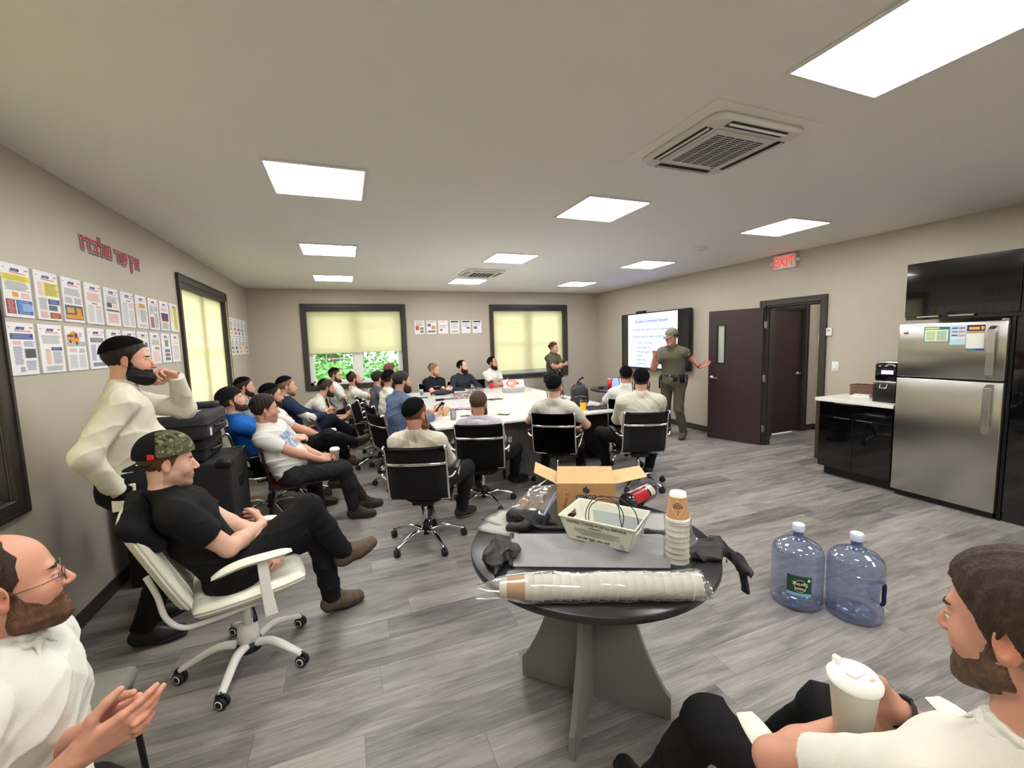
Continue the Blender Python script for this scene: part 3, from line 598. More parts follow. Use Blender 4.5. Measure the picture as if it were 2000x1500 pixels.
for i in range(6):
    poster(Matrix.Translation((1.357 + i * 0.246, FY - 0.004, 1.861)), 'single sheet taped between the far windows, ' + nm[i], LF[i], 70 + i, w=0.2, h=0.275, thick=0.003, group='sheets between the far windows', head=False)

# red lettering on the left wall
r = empty('wall_lettering', (LX, 0, 0), label='red Hebrew lettering with white outline and blue shadow on the left wall', cat='lettering')
R4 = lambda x0, z0, x1, z1: [(x0, z0), (x1, z0), (x1, z1), (x0, z1)]
GLYPH = {'vav': (0.34, [R4(0, .78, .34, 1), R4(.10, 0, .34, 1)]), 'dalet': (0.76, [R4(0, .76, .76, 1), R4(.46, 0, .70, .8)]),
    'bet': (0.78, [R4(.04, .76, .64, 1), R4(.42, .1, .66, .95), R4(0, 0, .78, .24)]), 'lamed': (0.70, [R4(0, .8, .22, 1.36), R4(0, .76, .70, 1), [(.20, 0), (.45, 0), (.70, .85), (.46, .85)]]),
    'mem': (0.82, [[(0, 0), (.23, 0), (.30, .75), (.10, .88)], [(.15, .65), (.34, .7), (.2, 1), (0, 1)], R4(.26, .78, .74, 1), R4(.58, 0, .82, .88), R4(.38, 0, .82, .22)]),
    'ayin': (0.76, [[(.36, .08), (.62, .2), (.76, 1), (.52, 1)], [(.24, .25), (.42, .3), (.24, 1), (0, 1)], [(0, -.14), (.5, .0), (.62, .3), (.1, .1)]]),
    'yod': (0.30, [R4(0, .78, .30, 1), R4(.08, .5, .30, 1)]), 'final_nun': (0.34, [R4(0, .78, .34, 1), R4(.10, -.38, .34, 1)]),
    'alef': (0.76, [[(.51, 0), (.76, 0), (.25, 1), (0, 1)], [(.46, .45), (.70, .52), (.76, 1), (.54, 1)], [(0, 0), (.23, 0), (.32, .5), (.10, .62)]])}
def heb(keys, y0, y1):
    tot = sum(GLYPH[k][0] for k in keys) + 0.13 * (len(keys) - 1); k_ = (y1 - y0) / tot; hgt = 0.094
    def layer(m, off, grow, dy, dz, name, parent):
        mb = MB().use(m); x = 0.0
        for g in keys:
            for pi_, poly in enumerate(GLYPH[g][1]):
                P_ = [Vector((y0 + dy + (x + px) * k_, 2.342 + dz + pz * hgt)) for px, pz in poly]; n = len(P_); out = []
                for i in range(n):
                    e1 = (P_[i] - P_[i - 1]).normalized(); e2 = (P_[(i + 1) % n] - P_[i]).normalized(); n1 = Vector((e1.y, -e1.x)); n2 = Vector((e2.y, -e2.x)); b_ = (n1 + n2).normalized(); out.append(P_[i] + b_ * grow / max(0.4, b_.dot(n1)))
                mb.prism([(q.x, q.y) for q in out], 0, off, off + 0.0014 + 0.0003 * pi_)
            x += GLYPH[g][0] + 0.13
        return mb.build(name, parent)
    f = layer(flat('letter red', 'b43c48'), 0.008, -0.0008, 0, 0, 'word', r)
    layer(flat('letter white edge', 'e6dfe2'), 0.005, 0.0035, 0, 0, 'word_outline', f); layer(flat('letter blue shadow', '3c4470'), 0.002, 0.0035, 0.006, -0.007, 'word_shadow', f)
heb(['vav', 'dalet', 'bet', 'lamed', 'mem'], 3.73, 4.13); heb(['dalet', 'vav', 'ayin'], 4.19, 4.385); heb(['final_nun', 'yod', 'alef'], 4.43, 4.60)
# ------------------------------------------------------------------ smooth solids: distance fields turned into meshes
class Field:
    def __init__(s): s.ops = []
    def cone(s, a, b, ra, rb, k=0.02, lat=None, ks=1.0, sub=False, tag_=None):
        """round cone a-b; lat/ks: stretch across the unit direction lat by ks"""
        a = np.array(a, float); b = np.array(b, float); c = (a + b) / 2; R = np.linalg.norm(b - a) / 2 + max(ra, rb) * max(1, ks)
        s.ops.append(('c', a, b, ra, rb, None if lat is None else np.array(lat, float), ks, k, sub, c, R)); return s
    def ell(s, c, r, M=None, k=0.02, sub=False):
        s.ops.append(('e', np.array(c, float), np.array(r, float), np.eye(3) if M is None else np.array(M), None, None, None, k, sub, np.array(c, float), max(r))); return s
    def __call__(s, P, grow=0.0):
        d = np.full(len(P), 1e3)
        for o in s.ops:
            k, sub, c, R = o[7], o[8], o[9], o[10]
            dc = np.sqrt(((P - c) ** 2).sum(1)) - R
            if sub: sel = np.nonzero(dc < k - d + 0.0)[0] if False else np.nonzero(dc < k + 0.01)[0]
            else: sel = np.nonzero(dc < d + k)[0]
            if not len(sel): continue
            q = P[sel]
            if o[0] == 'c':
                a, b, ra, rb, lat, ks = o[1:7]
                ba = b - a; pa = q - a
                if lat is not None:
                    l = pa @ lat; pa = pa - np.outer(l * (1 - 1 / ks), lat); bl = ba @ lat; ba = ba - lat * bl * (1 - 1 / ks)
                L = ba @ ba
                t = np.clip((pa @ ba) / max(L, 1e-9), 0, 1)
                v = np.sqrt(((pa - np.outer(t, ba)) ** 2).sum(1)) - (ra + (rb - ra) * t)
            else:
                r, M = o[2], o[3]; p = (q - o[1]) @ M
                k0 = np.sqrt(((p / r) ** 2).sum(1)); k1 = np.sqrt(((p / r ** 2) ** 2).sum(1)) + 1e-9
                v = k0 * (k0 - 1) / k1
            dd = d[sel]
            if sub:
                h = np.clip(0.5 - 0.5 * (dd + v) / k, 0, 1); d[sel] = dd * (1 - h) + (-v) * h + k * h * (1 - h)
            else:
                h = np.clip(0.5 + 0.5 * (v - dd) / k, 0, 1); r_ = v * (1 - h) + dd * h - k * h * (1 - h); d[sel] = r_
        return d - grow
    def bounds(s, m=0.02):
        lo = np.min([o[9] - o[10] for o in s.ops if not o[8]], axis=0) - m; hi = np.max([o[9] + o[10] for o in s.ops if not o[8]], axis=0) + m
        return lo, hi
BLK = 8
def polygonise(f, lo, hi, h):
    lo = np.array(lo, float); nb = np.maximum(1, np.ceil((np.array(hi) - lo) / (h * BLK)).astype(int)); n = nb * BLK
    bi = np.stack(np.meshgrid(*[np.arange(k) for k in nb], indexing='ij'), -1).reshape(-1, 3)
    cc = lo + (bi + 0.5) * BLK * h; fc = f(cc); rad = BLK * h * 0.87 * 1.25 + 0.012
    D = np.repeat(np.repeat(np.repeat(fc.reshape(nb), BLK, 0), BLK, 1), BLK, 2).astype(np.float32)
    act = bi[np.abs(fc) < rad]
    if not len(act): return None
    g = np.stack(np.meshgrid(*[np.arange(BLK)] * 3, indexing='ij'), -1).reshape(-1, 3)
    CH = 1500
    for s in range(0, len(act), CH):
        idx = (act[s:s + CH, None, :] * BLK + g[None]).reshape(-1, 3)
        D[idx[:, 0], idx[:, 1], idx[:, 2]] = f(lo + idx * h)
    S = D < 0
    c8 = [S[i:n[0] - 1 + i, j:n[1] - 1 + j, k:n[2] - 1 + k] for i in (0, 1) for j in (0, 1) for k in (0, 1)]
    cnt = sum(c.astype(np.int8) for c in c8); mix = (cnt > 0) & (cnt < 8)
    cell = np.argwhere(mix)
    if not len(cell): return None
    cid = np.full(mix.shape, -1, np.int32); cid[mix] = np.arange(len(cell))
    acc = np.zeros((len(cell), 3)); num = np.zeros(len(cell))
    cor = [(i, j, k) for i in (0, 1) for j in (0, 1) for k in (0, 1)]
    val = {c: D[cell[:, 0] + c[0], cell[:, 1] + c[1], cell[:, 2] + c[2]] for c in cor}
    for a in cor:
        for ax in range(3):
            if a[ax]: continue
            b = list(a); b[ax] = 1; b = tuple(b); va, vb = val[a], val[b]; m = (va < 0) != (vb < 0)
            t = va[m] / (va[m] - vb[m] + 1e-12); p = np.tile(np.array(a, float), (m.sum(), 1)); p[:, ax] += t
            acc[m] += p; num[m] += 1
    vert = lo + (cell + acc / num[:, None]) * h
    quads = []
    for ax in range(3):
        sh = [n[0], n[1], n[2]]; u, v = [(1, 2), (2, 0), (0, 1)][ax]
        A = [slice(None)] * 3; B = [slice(None)] * 3; A[ax] = slice(0, n[ax] - 1); B[ax] = slice(1, n[ax])
        sa, sb = S[tuple(A)], S[tuple(B)]; e = np.argwhere(sa != sb)
        e = e[(e[:, u] > 0) & (e[:, v] > 0) & (e[:, u] < n[u] - 1) & (e[:, v] < n[v] - 1)]
        if not len(e): continue
        ins = sa[e[:, 0], e[:, 1], e[:, 2]]
        def C(du, dv):
            q = e.copy(); q[:, u] += du; q[:, v] += dv; return cid[q[:, 0], q[:, 1], q[:, 2]]
        Q = np.stack([C(-1, -1), C(0, -1), C(0, 0), C(-1, 0)], 1)
        Q[~ins] = Q[~ins][:, ::-1]; quads.append(Q)
    Q = np.concatenate(quads); Q = Q[(Q >= 0).all(1)]
    return vert, Q
def sdf_object(name, f, lo, hi, h, m, parent, vcol=None, origin=None):
    r = polygonise(f, lo, hi, h)
    if r is None: return None
    v, q = r
    if origin is not None: v0 = v; v = v - np.array(origin)
    else: v0 = v
    me = bpy.data.meshes.new(name); me.vertices.add(len(v)); me.vertices.foreach_set('co', v.astype(np.float32).ravel())
    me.loops.add(len(q) * 4); me.loops.foreach_set('vertex_index', q.astype(np.int32).ravel())
    me.polygons.add(len(q)); me.polygons.foreach_set('loop_start', np.arange(len(q), dtype=np.int32) * 4)
    try: me.polygons.foreach_set('loop_total', np.full(len(q), 4, np.int32))
    except Exception: pass
    me.polygons.foreach_set('use_smooth', np.ones(len(q), bool)); me.update(calc_edges=True)
    if vcol is not None:
        c = vcol(v0); a = me.color_attributes.new('tone', 'FLOAT_COLOR', 'POINT'); a.data.foreach_set('color', np.concatenate([c, np.ones((len(c), 1))], 1).astype(np.float32).ravel())
    me.materials.append(m); return add_mesh(name, me, parent)

def nz(v): v = np.array(v, float); return v / (np.linalg.norm(v) + 1e-9)
def folds(P, seed, amp, sc=1.0, ax=(0, 0, 1)):
    rg = np.random.RandomState(seed); out = 0
    for i in range(3):
        k = rg.normal(size=3) * 16 / sc; k2 = rg.normal(size=3) * 9 / sc; ph = rg.rand() * 6
        w = np.sin(P @ k + 1.6 * np.sin(P @ k2 + ph)); out = out + (1 - np.abs(w)) ** 2.2 * (1.0, 0.7, 0.5)[i]
    return amp * (out - 0.7)
def fuzz(P, seed, amp, fr=260):
    rg = np.random.RandomState(seed); out = 0
    for i in range(4):
        k = rg.normal(size=3) * fr * (0.5, 0.8, 1.2, 1.7)[i]; out = out + np.sin(P @ k + rg.rand() * 6) / (1 + i * 0.5)
    return amp * out * 0.5
def ik(a, t, l1, l2, pole):
    a = np.array(a, float); t = np.array(t, float); d = t - a; D = np.linalg.norm(d); mx = (l1 + l2) * 0.999
    if D > mx: t = a + d / D * mx; D = mx
    u = nz(d); x = (l1 * l1 - l2 * l2 + D * D) / (2 * D); hh = math.sqrt(max(0, l1 * l1 - x * x))
    p = np.array(pole, float); p = nz(p - u * (p @ u)); return a + u * x + p * hh, t

M_SKIN = mat('skin', 'd9a48a', 0.48, sss=0.05, vcol='tone', bump=0.05, bscale=350, spec=0.4)
def hairmat(c): return mat('hair ' + c, c, 0.6, noise=0.35, nscale=90, stretch=(1, 1, 0.35), bump=0.5, bscale=260, spec=0.3)
def cloth(c, kind='cotton', n=0.03): return mat('%s cloth %s' % (kind, c), c, 0.88 if kind != 'velvet' else 0.95, noise=n, nscale=25, bump=0.18, bscale=420, spec=0.12 if kind == 'velvet' else 0.25, sheen=0.0)
M_SHOE = mat('dark shoe leather', '2b2622', 0.6, noise=0.15, nscale=30, bump=0.15, bscale=200); M_SHOEB = mat('brown hiking leather', '5a4a3d', 0.7, noise=0.2, nscale=30, bump=0.25, bscale=160)
M_SHOEK = mat('black shoe leather', '17171a', 0.45); M_SOLE = mat('rubber sole', '2e2b29', 0.8); M_SOLEW = mat('tan rubber sole', '8d8068', 0.8)
M_EYE = mat('eye white', 'e6e1dc', 0.2); M_IRIS = mat('dark iris', '3a2a20', 0.15); M_WIRE = mat('thin metal frame', '6b655e', 0.3, metal=0.9)

def hand_ops(F, w, fd, pn, side, curl, s, spread=0.0, thumb=0.5):
    """w wrist, fd finger direction, pn palm normal (pointing out of the palm), side +1 thumb towards cross(fd,pn)"""
    fd = nz(fd); pn = nz(np.array(pn, float) - fd * (np.array(pn, float) @ fd)); lat = np.cross(fd, pn) * side
    w = np.array(w, float)
    offs = (0.030, 0.010, -0.010, -0.029); kl = (0.090, 0.094, 0.089, 0.079); fl = (0.068, 0.076, 0.070, 0.055)
    cl = curl if isinstance(curl, (list, tuple)) else (curl,) * 4
    tips = []
    for i in range(4):
        kn = w + fd * kl[i] * s + lat * offs[i] * s
        F.cone(w + fd * 0.012 * s + lat * offs[i] * 0.62 * s, kn, 0.0145 * s, 0.0105 * s, 0.012)
        ang = 0.12 + cl[i] * 1.15; p = kn; sp = spread * (1.5 - i) * 0.16; base = nz(fd + lat * sp)
        r0 = (0.0092, 0.0095, 0.0090, 0.0080)[i]
        for j, (fr, da) in enumerate(((0.44, 0), (0.31, cl[i] * 1.45), (0.25, cl[i] * 0.95))):
            ang += da; d = base * math.cos(ang) + pn * math.sin(ang); q = p + d * fl[i] * fr * s / 1.0 * 1.05
            F.cone(p, q, r0 * (1 - 0.07 * j) * s, r0 * (0.95 - 0.09 * j) * s, 0.004 if j else 0.007); p = q
        tips.append(p)
    t0 = w + fd * 0.022 * s + lat * 0.020 * s; t1 = t0 + (fd * 0.55 + lat * (0.75 - 0.3 * thumb) + pn * (0.25 + 0.5 * thumb)) * 0.046 * s
    t2 = t1 + nz(fd * (0.85) + lat * (0.35 - 0.5 * thumb) + pn * (0.25 + 0.3 * thumb)) * 0.036 * s; t3 = t2 + nz(fd * 0.95 + lat * (0.1 - 0.5 * thumb) + pn * 0.3) * 0.026 * s
    F.cone(t0, t1, 0.0165 * s, 0.0125 * s, 0.012); F.cone(t1, t2, 0.0118 * s, 0.0102 * s, 0.005); F.cone(t2, t3, 0.0102 * s, 0.0085 * s, 0.004)
    return tips

def make_person(label, P, yaw, lean=-8, twist=0, head=(0, 0), s=1.0, res=0.006, hres=None, armR=None, armL=None, legR=None, legL=None, tilt=0,
                skin='d9a68c', hair='3a2a20', hairstyle='short', beard=None, kippah=False, cap=None, glasses=False, payot=False, eyes=True,
                shirt=('e6e4de', 'tee'), trousers='1c1c20', shoes='black', belt=None, belly=0.0, watch=None, group=None, slouch=0.02, open_collar=True, fem=False,
                shoe_dir=None, ptop=None, neck_fwd=0.02, extras=None, Hat=None, neck=0.155, drop=0.0, headroll=0, shirt_col=None, bulk=1.0, sleeve=None, roll=0.0):
    """yaw: facing angle in degrees from +x, counter-clockwise; local axes x right, y forward, z up; targets are local to the pelvis"""
    hres = hres or res
    a = math.radians(yaw); fw = np.array([math.cos(a), math.sin(a), 0]); rt = np.array([math.sin(a), -math.cos(a), 0]); up = np.array([0, 0, 1.0])
    P = np.array(P if P is not None else (0, 0, 0), float)
    if Hat is not None:
        ln = math.radians(lean); sp = nz(fw * math.sin(ln) + up * math.cos(ln) + rt * math.sin(math.radians(roll))); hy = a + math.radians(head[0]); hp = math.radians(head[1])
        hf = np.array([math.cos(hy) * math.cos(hp), math.sin(hy) * math.cos(hp), math.sin(hp)])
        P = np.array(Hat, float) - (sp * 0.5 * s + nz(sp * 0.75 + up * 0.45) * neck * s + fw * neck_fwd + hf * 0.012)
    L = lambda v: P + (rt * v[0] + fw * v[1] + up * v[2]) * 1.0
    Ld = lambda v: rt * v[0] + fw * v[1] + up * v[2]
    ln = math.radians(lean); rl = math.radians(roll)
    sp = nz(fw * math.sin(ln) + up * math.cos(ln) + rt * math.sin(rl)); N = P + sp * 0.50 * s; back = -fw * math.cos(ln) + up * math.sin(ln)
    Mid = P + sp * 0.24 * s + back * slouch
    tw = a + math.radians(twist); sr = np.array([math.sin(tw), -math.cos(tw), 0]); sr = nz(sr - sp * (sr @ sp)); sf = nz(np.cross(sp, sr)) * 1.0
    if sf @ fw < 0: sf = -sf
    sw = 0.178 * s * (0.9 if fem else 1) * (0.5 + 0.5 * bulk); ShR = N + sr * sw - sp * (0.072 + drop); ShL = N - sr * sw - sp * (0.072 + drop)
    # head
    hy = a + math.radians(head[0]); hp = math.radians(head[1]); hf = np.array([math.cos(hy) * math.cos(hp), math.sin(hy) * math.cos(hp), math.sin(hp)])
    hr0 = np.array([math.sin(hy), -math.cos(hy), 0.0]); hu0 = np.cross(hr0, hf); ro = math.radians(headroll)
    hr = hr0 * math.cos(ro) + hu0 * math.sin(ro); hu = -hr0 * math.sin(ro) + hu0 * math.cos(ro); HM = np.stack([hr, hf, hu], 1)
    nk = nz(sp * 0.75 + up * 0.45); H = N + nk * neck * s + fw * (neck_fwd + 0.0) + hf * 0.012
    hs = 1.0 * (0.97 + 0.03 * s)
    HW = lambda x, y, z: H + HM @ np.array([x, y, z]) * hs
    def headops(F, full=True):
        F.ell(HW(0, -0.012, 0.038), np.array([0.0765, 0.098, 0.090]) * hs, HM, 0.02)
        F.ell(HW(0, 0.030, -0.030), np.array([0.060, 0.066, 0.084]) * hs, HM, 0.03)
        F.cone(HW(-0.042, 0.012, -0.060), HW(-0.014, 0.072, -0.098), 0.022 * hs, 0.017 * hs, 0.022); F.cone(HW(0.042, 0.012, -0.060), HW(0.014, 0.072, -0.098), 0.022 * hs, 0.017 * hs, 0.022)
        F.cone(HW(-0.010, 0.078, -0.103), HW(0.010, 0.078, -0.103), 0.0145 * hs, 0.0145 * hs, 0.012)
        if full:
            F.cone(HW(-0.032, 0.076, 0.024), HW(0.032, 0.076, 0.024), 0.013 * hs, 0.013 * hs, 0.012)
            F.ell(HW(-0.038, 0.060, -0.030), np.array([0.024, 0.020, 0.028]) * hs, HM, 0.025); F.ell(HW(0.038, 0.060, -0.030), np.array([0.024, 0.020, 0.028]) * hs, HM, 0.025)
            for x in (-0.031, 0.031):
                F.ell(HW(x, 0.101, 0.003), np.array([0.0175, 0.0155, 0.0125]) * hs, HM, 0.010, sub=True)
                F.ell(HW(x, 0.0815, 0.0065), np.array([0.0145, 0.0115, 0.0062]) * hs, HM, 0.004)      # upper lid
                F.ell(HW(x, 0.0800, -0.0085), np.array([0.0140, 0.0105, 0.0055]) * hs, HM, 0.005)     # lower lid
            F.cone(HW(0, 0.090, 0.008), HW(0, 0.113, -0.031), 0.0075 * hs, 0.0105 * hs, 0.009); F.ell(HW(0, 0.104, -0.036), np.array([0.0175, 0.0115, 0.0085]) * hs, HM, 0.006)
            F.ell(HW(-0.007, 0.104, -0.045), np.array([0.0035, 0.006, 0.004]) * hs, HM, 0.003, sub=True); F.ell(HW(0.007, 0.104, -0.045), np.array([0.0035, 0.006, 0.004]) * hs, HM, 0.003, sub=True)
            F.ell(HW(0, 0.080, -0.066), np.array([0.030, 0.018, 0.020]) * hs, HM, 0.015); F.ell(HW(0, 0.0905, -0.0630), np.array([0.022, 0.0095, 0.0045]) * hs, HM, 0.005); F.ell(HW(0, 0.0890, -0.0730), np.array([0.019, 0.0095, 0.0052]) * hs, HM, 0.005)
            F.ell(HW(0, 0.101, -0.0680), np.array([0.020, 0.0055, 0.0010]) * hs, HM, 0.002, sub=True)
            for x, sg in ((-0.0765, -1), (0.0765, 1)):
                e = HM @ np.array([[math.cos(0.45), sg * math.sin(0.45), 0], [-sg * math.sin(0.45), math.cos(0.45), 0], [0, 0, 1]])
                F.ell(HW(x, -0.008, 0.002), np.array([0.0085, 0.0185, 0.030]) * hs, e, 0.006); F.ell(HW(x * 1.0, -0.004, -0.022), np.array([0.0075, 0.011, 0.012]) * hs, e, 0.006)
                F.ell(HW(x + sg * 0.009, -0.004, 0.004), np.array([0.0065, 0.0115, 0.019]) * hs, e, 0.004, sub=True)
        return F
    NB = N + sp * -0.02
    # limbs
    arms = []
    for sd, sh, arm in ((1, ShR, armR), (-1, ShL, armL)):
        arm = arm or dict(w=(sd * 0.17, 0.24, 0.10), pole=(sd * 0.7, -0.6, -0.4))
        wt = np.array(arm['ww'], float) if 'ww' in arm else L(arm['w']); el, wt = ik(sh, wt, 0.285 * s, 0.255 * s, np.array(arm['polew'], float) if 'polew' in arm else Ld(arm.get('pole', (sd * 0.6, -0.5, -0.5))))
        fa = nz(wt - el); hd = nz(arm['hdw']) if 'hdw' in arm else nz(Ld(arm['hd'])) if 'hd' in arm else fa; pn = np.array(arm['pnw'], float) if 'pnw' in arm else Ld(arm['pn']) if 'pn' in arm else Ld((-sd * 0.5, 0, -1))
        arms.append((sd, sh, el, wt, hd, pn, arm.get('curl', 0.3), arm.get('spread', 0.2), arm.get('thumb', 0.4)))
    legs = []
    for sd, leg in ((1, legR), (-1, legL)):
        leg = leg or dict(a=(sd * 0.13, 0.44))
        hj = P + rt * sd * 0.095 * s - up * 0.01; at_ = np.array(leg['aw'], float) if 'aw' in leg else L((leg['a'][0], leg['a'][1], (leg['a'][2] if len(leg['a']) > 2 else 0.097 - P[2]))); kn, at_ = ik(hj, at_, 0.445 * s, 0.425 * s, Ld(leg.get('pole', (sd * 0.12, 0.6, 1.0))))
        fdn = nz(Ld(leg.get('f', (sd * 0.15, 1, 0)))); legs.append((sd, hj, kn, at_, fdn))
    b = bulk
    def torso(F, g=0.0, k=0.05):
        F.cone(P - sp * 0.02, Mid, 0.108 * s * b + g, (0.100 + belly * 0.3) * s * b + g, k, sr, 1.42)
        F.cone(Mid, N - sp * 0.14 * s, (0.100 + belly * 0.3) * s * b + g, 0.112 * s * b + g, k, sr, 1.36)
        if belly: F.ell(P + sp * 0.16 * s + fw * (0.05 + belly * 0.5), (0.13 + g, 0.115 + belly * 0.4 + g, 0.13 + g), np.stack([rt, fw, up], 1), 0.06)
        F.cone(ShR + sp * 0.008 - sr * 0.035, ShL + sp * 0.008 + sr * 0.035, 0.058 * s * b + g, 0.058 * s * b + g, k)
        F.cone(N + sp * 0.025 + back * 0.005, ShR - sr * 0.03 + sp * 0.012, 0.046 * s + g, 0.045 * s + g, 0.04); F.cone(N + sp * 0.025 + back * 0.005, ShL + sr * 0.03 + sp * 0.012, 0.046 * s + g, 0.045 * s + g, 0.04)
        F.cone(N - sp * 0.16 * s + sf * 0.03 + sr * 0.065, N - sp * 0.10 * s + sf * 0.035 + sr * 0.06, 0.07 * s + g, 0.06 * s + g, k); F.cone(N - sp * 0.16 * s + sf * 0.03 - sr * 0.065, N - sp * 0.10 * s + sf * 0.035 - sr * 0.06, 0.07 * s + g, 0.06 * s + g, k)
        return F
    def uarm(F, A, g=0.0, k=0.03): F.cone(A[1], A[2], 0.052 * s * b + g, 0.041 * s * b + g, k)
    def farm(F, A, g=0.0, k=0.02, wr=0.0265): m = A[2] * 0.72 + A[3] * 0.28; F.cone(A[2], m, 0.040 * s * b + g, 0.0405 * s * b + g, k); F.cone(m, A[3], 0.0405 * s * b + g, wr * s + g, k)
    def lleg(F, G, g=0.0, k=0.03):
        F.cone(G[1], G[2], 0.086 * s * b + g, 0.058 * s + g, k); m = G[2] * 0.68 + G[3] * 0.32; F.cone(G[2], m, 0.056 * s + g, 0.057 * s + g, k); F.cone(m, G[3], 0.057 * s + g, 0.038 * s + g, k)
    # ---- body
    root = empty('person', (P[0], P[1], 0), label=label, cat='person', group=group); org = (P[0], P[1], 0)
    B = Field(); torso(B, -0.012)
    B.cone(NB + sp * 0.01, HW(0, -0.022, -0.050), 0.058 * s, 0.054 * s * (0.9 if fem else 1), 0.03)
    headops(B)
    for A in arms: uarm(B, A); farm(B, A); hand_ops(B, A[3], A[4], A[5], A[0] * 1, A[6], s, A[7], A[8])
    for G in legs: lleg(B, G, -0.012); B.cone(G[3], G[3] + G[4] * 0.06 + nz(G[3] - G[2]) * 0.05, 0.024 * s, 0.018 * s, 0.01)
    sk = np.array(lin(skin)); red = np.array([1.0, 0.62, 0.58])
    Hi = np.linalg.inv(HM)
    def skincol(v):
        q = ((v - H) @ HM) / hs; c = np.tile(sk, (len(v), 1))
        def blend(w, col): nonlocal c; w = np.clip(w, 0, 1)[:, None]; c = c * (1 - w) + c * np.array(col) * w
        lip = 1.3 - np.sqrt((q[:, 0] / 0.024) ** 2 + ((q[:, 1] - 0.094) / 0.016) ** 2 + ((q[:, 2] + 0.068) / 0.0125) ** 2); blend(lip * 3, (0.84, 0.56, 0.53))
        for x in (-1, 1):
            blend(1.0 - np.sqrt(((q[:, 0] - x * 0.083) / 0.02) ** 2 + ((q[:, 1] + 0.008) / 0.035) ** 2 + (q[:, 2] / 0.042) ** 2), (1.02, 0.72, 0.68))
            blend(0.8 * (1.0 - np.sqrt(((q[:, 0] - x * 0.043) / 0.028) ** 2 + ((q[:, 1] - 0.075) / 0.04) ** 2 + ((q[:, 2] + 0.03) / 0.028) ** 2)), (1.0, 0.78, 0.74))
            blend(0.7 * (1.2 - np.sqrt(((q[:, 0] - x * 0.031) / 0.02) ** 2 + ((q[:, 1] - 0.085) / 0.03) ** 2 + ((q[:, 2] - 0.002) / 0.016) ** 2)), (0.86, 0.76, 0.74))
        blend(0.8 * (1.0 - np.sqrt((q[:, 0] / 0.022) ** 2 + ((q[:, 1] - 0.112) / 0.03) ** 2 + ((q[:, 2] + 0.035) / 0.02) ** 2)), (1.0, 0.74, 0.70))
        for A in arms:
            kn = A[3] + A[4] * 0.13; dd = np.linalg.norm(v - kn, axis=1); blend(0.5 * (1.1 - dd / 0.07), (1.0, 0.8, 0.76))
        if beard and beard[0] == 'stubble':
            st = np.clip((-q[:, 2] - 0.035) / 0.02, 0, 1) * (q[:, 1] > -0.02) * (np.linalg.norm(q - np.array([0, 0.09, -0.068]), axis=1) > 0.022) * (q[:, 2] > -0.125); blend(0.6 * st, (0.55, 0.52, 0.52))
        return c
    lo, hi = B.bounds()
    body = sdf_object('body', lambda p: B(p), lo, hi, res, M_SKIN, root, skincol, org) if hres == res else None
    if hres != res:
        # one mesh, finer cells for the head, joined to the coarser trunk and limbs
        def half(p): return np.maximum(B(p), (p - (H - HM @ np.array([0, 0, 0.155]))) @ hu)          # keep what lies below the neck cut
        body = sdf_object('body', half, lo, hi, res, M_SKIN, root, skincol, org)
        hlo = H - 0.19; hhi = H + 0.19
        def top(p): return np.maximum(B(p), -((p - (H - HM @ np.array([0, 0, 0.157]))) @ hu))
        r = polygonise(top, hlo, hhi, hres); t = sdf_object('tmp', top, hlo, hhi, hres, M_SKIN, None, skincol, org)
        bm = bmesh.new(); bm.from_mesh(body.data); bm.from_mesh(t.data); bm.to_mesh(body.data); bm.free(); tm = t.data; bpy.data.objects.remove(t); bpy.data.meshes.remove(tm)
    # ---- hair, head wear
    HF = headops(Field(), False); hfull = headops(Field(), True)
    loc = lambda p: ((p - H) @ HM) / hs
    hb = (H - 0.17, H + 0.19); r2 = min(hres, 0.006)
    hm = hairmat(hair)
    if hairstyle != 'bald' or True:
        thick = dict(short=0.006, buzz=0.0035, full=0.010, bald=0.0035, tied=0.006)[hairstyle]
        def hairf(p):
            q = loc(p); y = q[:, 1]; line = np.interp(y, [-0.12, -0.07, -0.035, -0.01, 0.012, 0.03, 0.05, 0.066, 0.09], [-0.078, -0.070, -0.048, 0.026, -0.012, 0.030, 0.055, 0.074, 0.088])
            if hairstyle == 'bald': line = np.interp(y, [-0.12, -0.06, -0.035, -0.01, 0.006, 0.018, 0.032, 0.040, 0.06], [-0.075, -0.065, -0.048, 0.026, -0.010, 0.015, 0.035, 0.16, 0.3])
            t_ = thick + (0.007 * np.clip((q[:, 2] - 0.05) / 0.06, 0, 1) if hairstyle == 'full' else 0) - (0.004 * np.clip((0.03 - q[:, 2]) / 0.05, 0, 1) if hairstyle == 'short' else 0)
            d = HF(p) - t_ + fuzz(p, 3, 0.0014 if hairstyle != 'full' else 0.0020, 230)
            d = np.maximum(d, (line - q[:, 2]) * 0.8)
            if hairstyle == 'bald': d = np.maximum(d, y - 0.036 + 0.5 * np.clip(q[:, 2] - 0.07, 0, 1) + 0.003 * np.sin(q[:, 0] * 160))
            return np.maximum(d, -(HF(p) + 0.006))
        ho = sdf_object('hair', hairf, hb[0], hb[1], r2, hm, root, None, org)
        if hairstyle == 'tied':
            MB().use(hm).sph(HW(0, -0.115, 0.03) - np.array(org), 0.028, 12).build('hair_bun', ho)
    def browf(p):
        q = loc(p); x = np.abs(q[:, 0]); zc = 0.026 - 0.05 * np.abs(x - 0.03); d = np.sqrt(((x - 0.031) / 0.0175) ** 2 + ((q[:, 2] - zc) / 0.0042) ** 2) - 1; return np.maximum(np.maximum(hfull(p) - 0.0024, d * 0.004), 0.05 - q[:, 1])
    if eyes: sdf_object('eyebrows', browf, HW(0, 0.08, 0.025) - 0.07, HW(0, 0.08, 0.025) + 0.07, min(0.003, hres), hm, root, None, org)
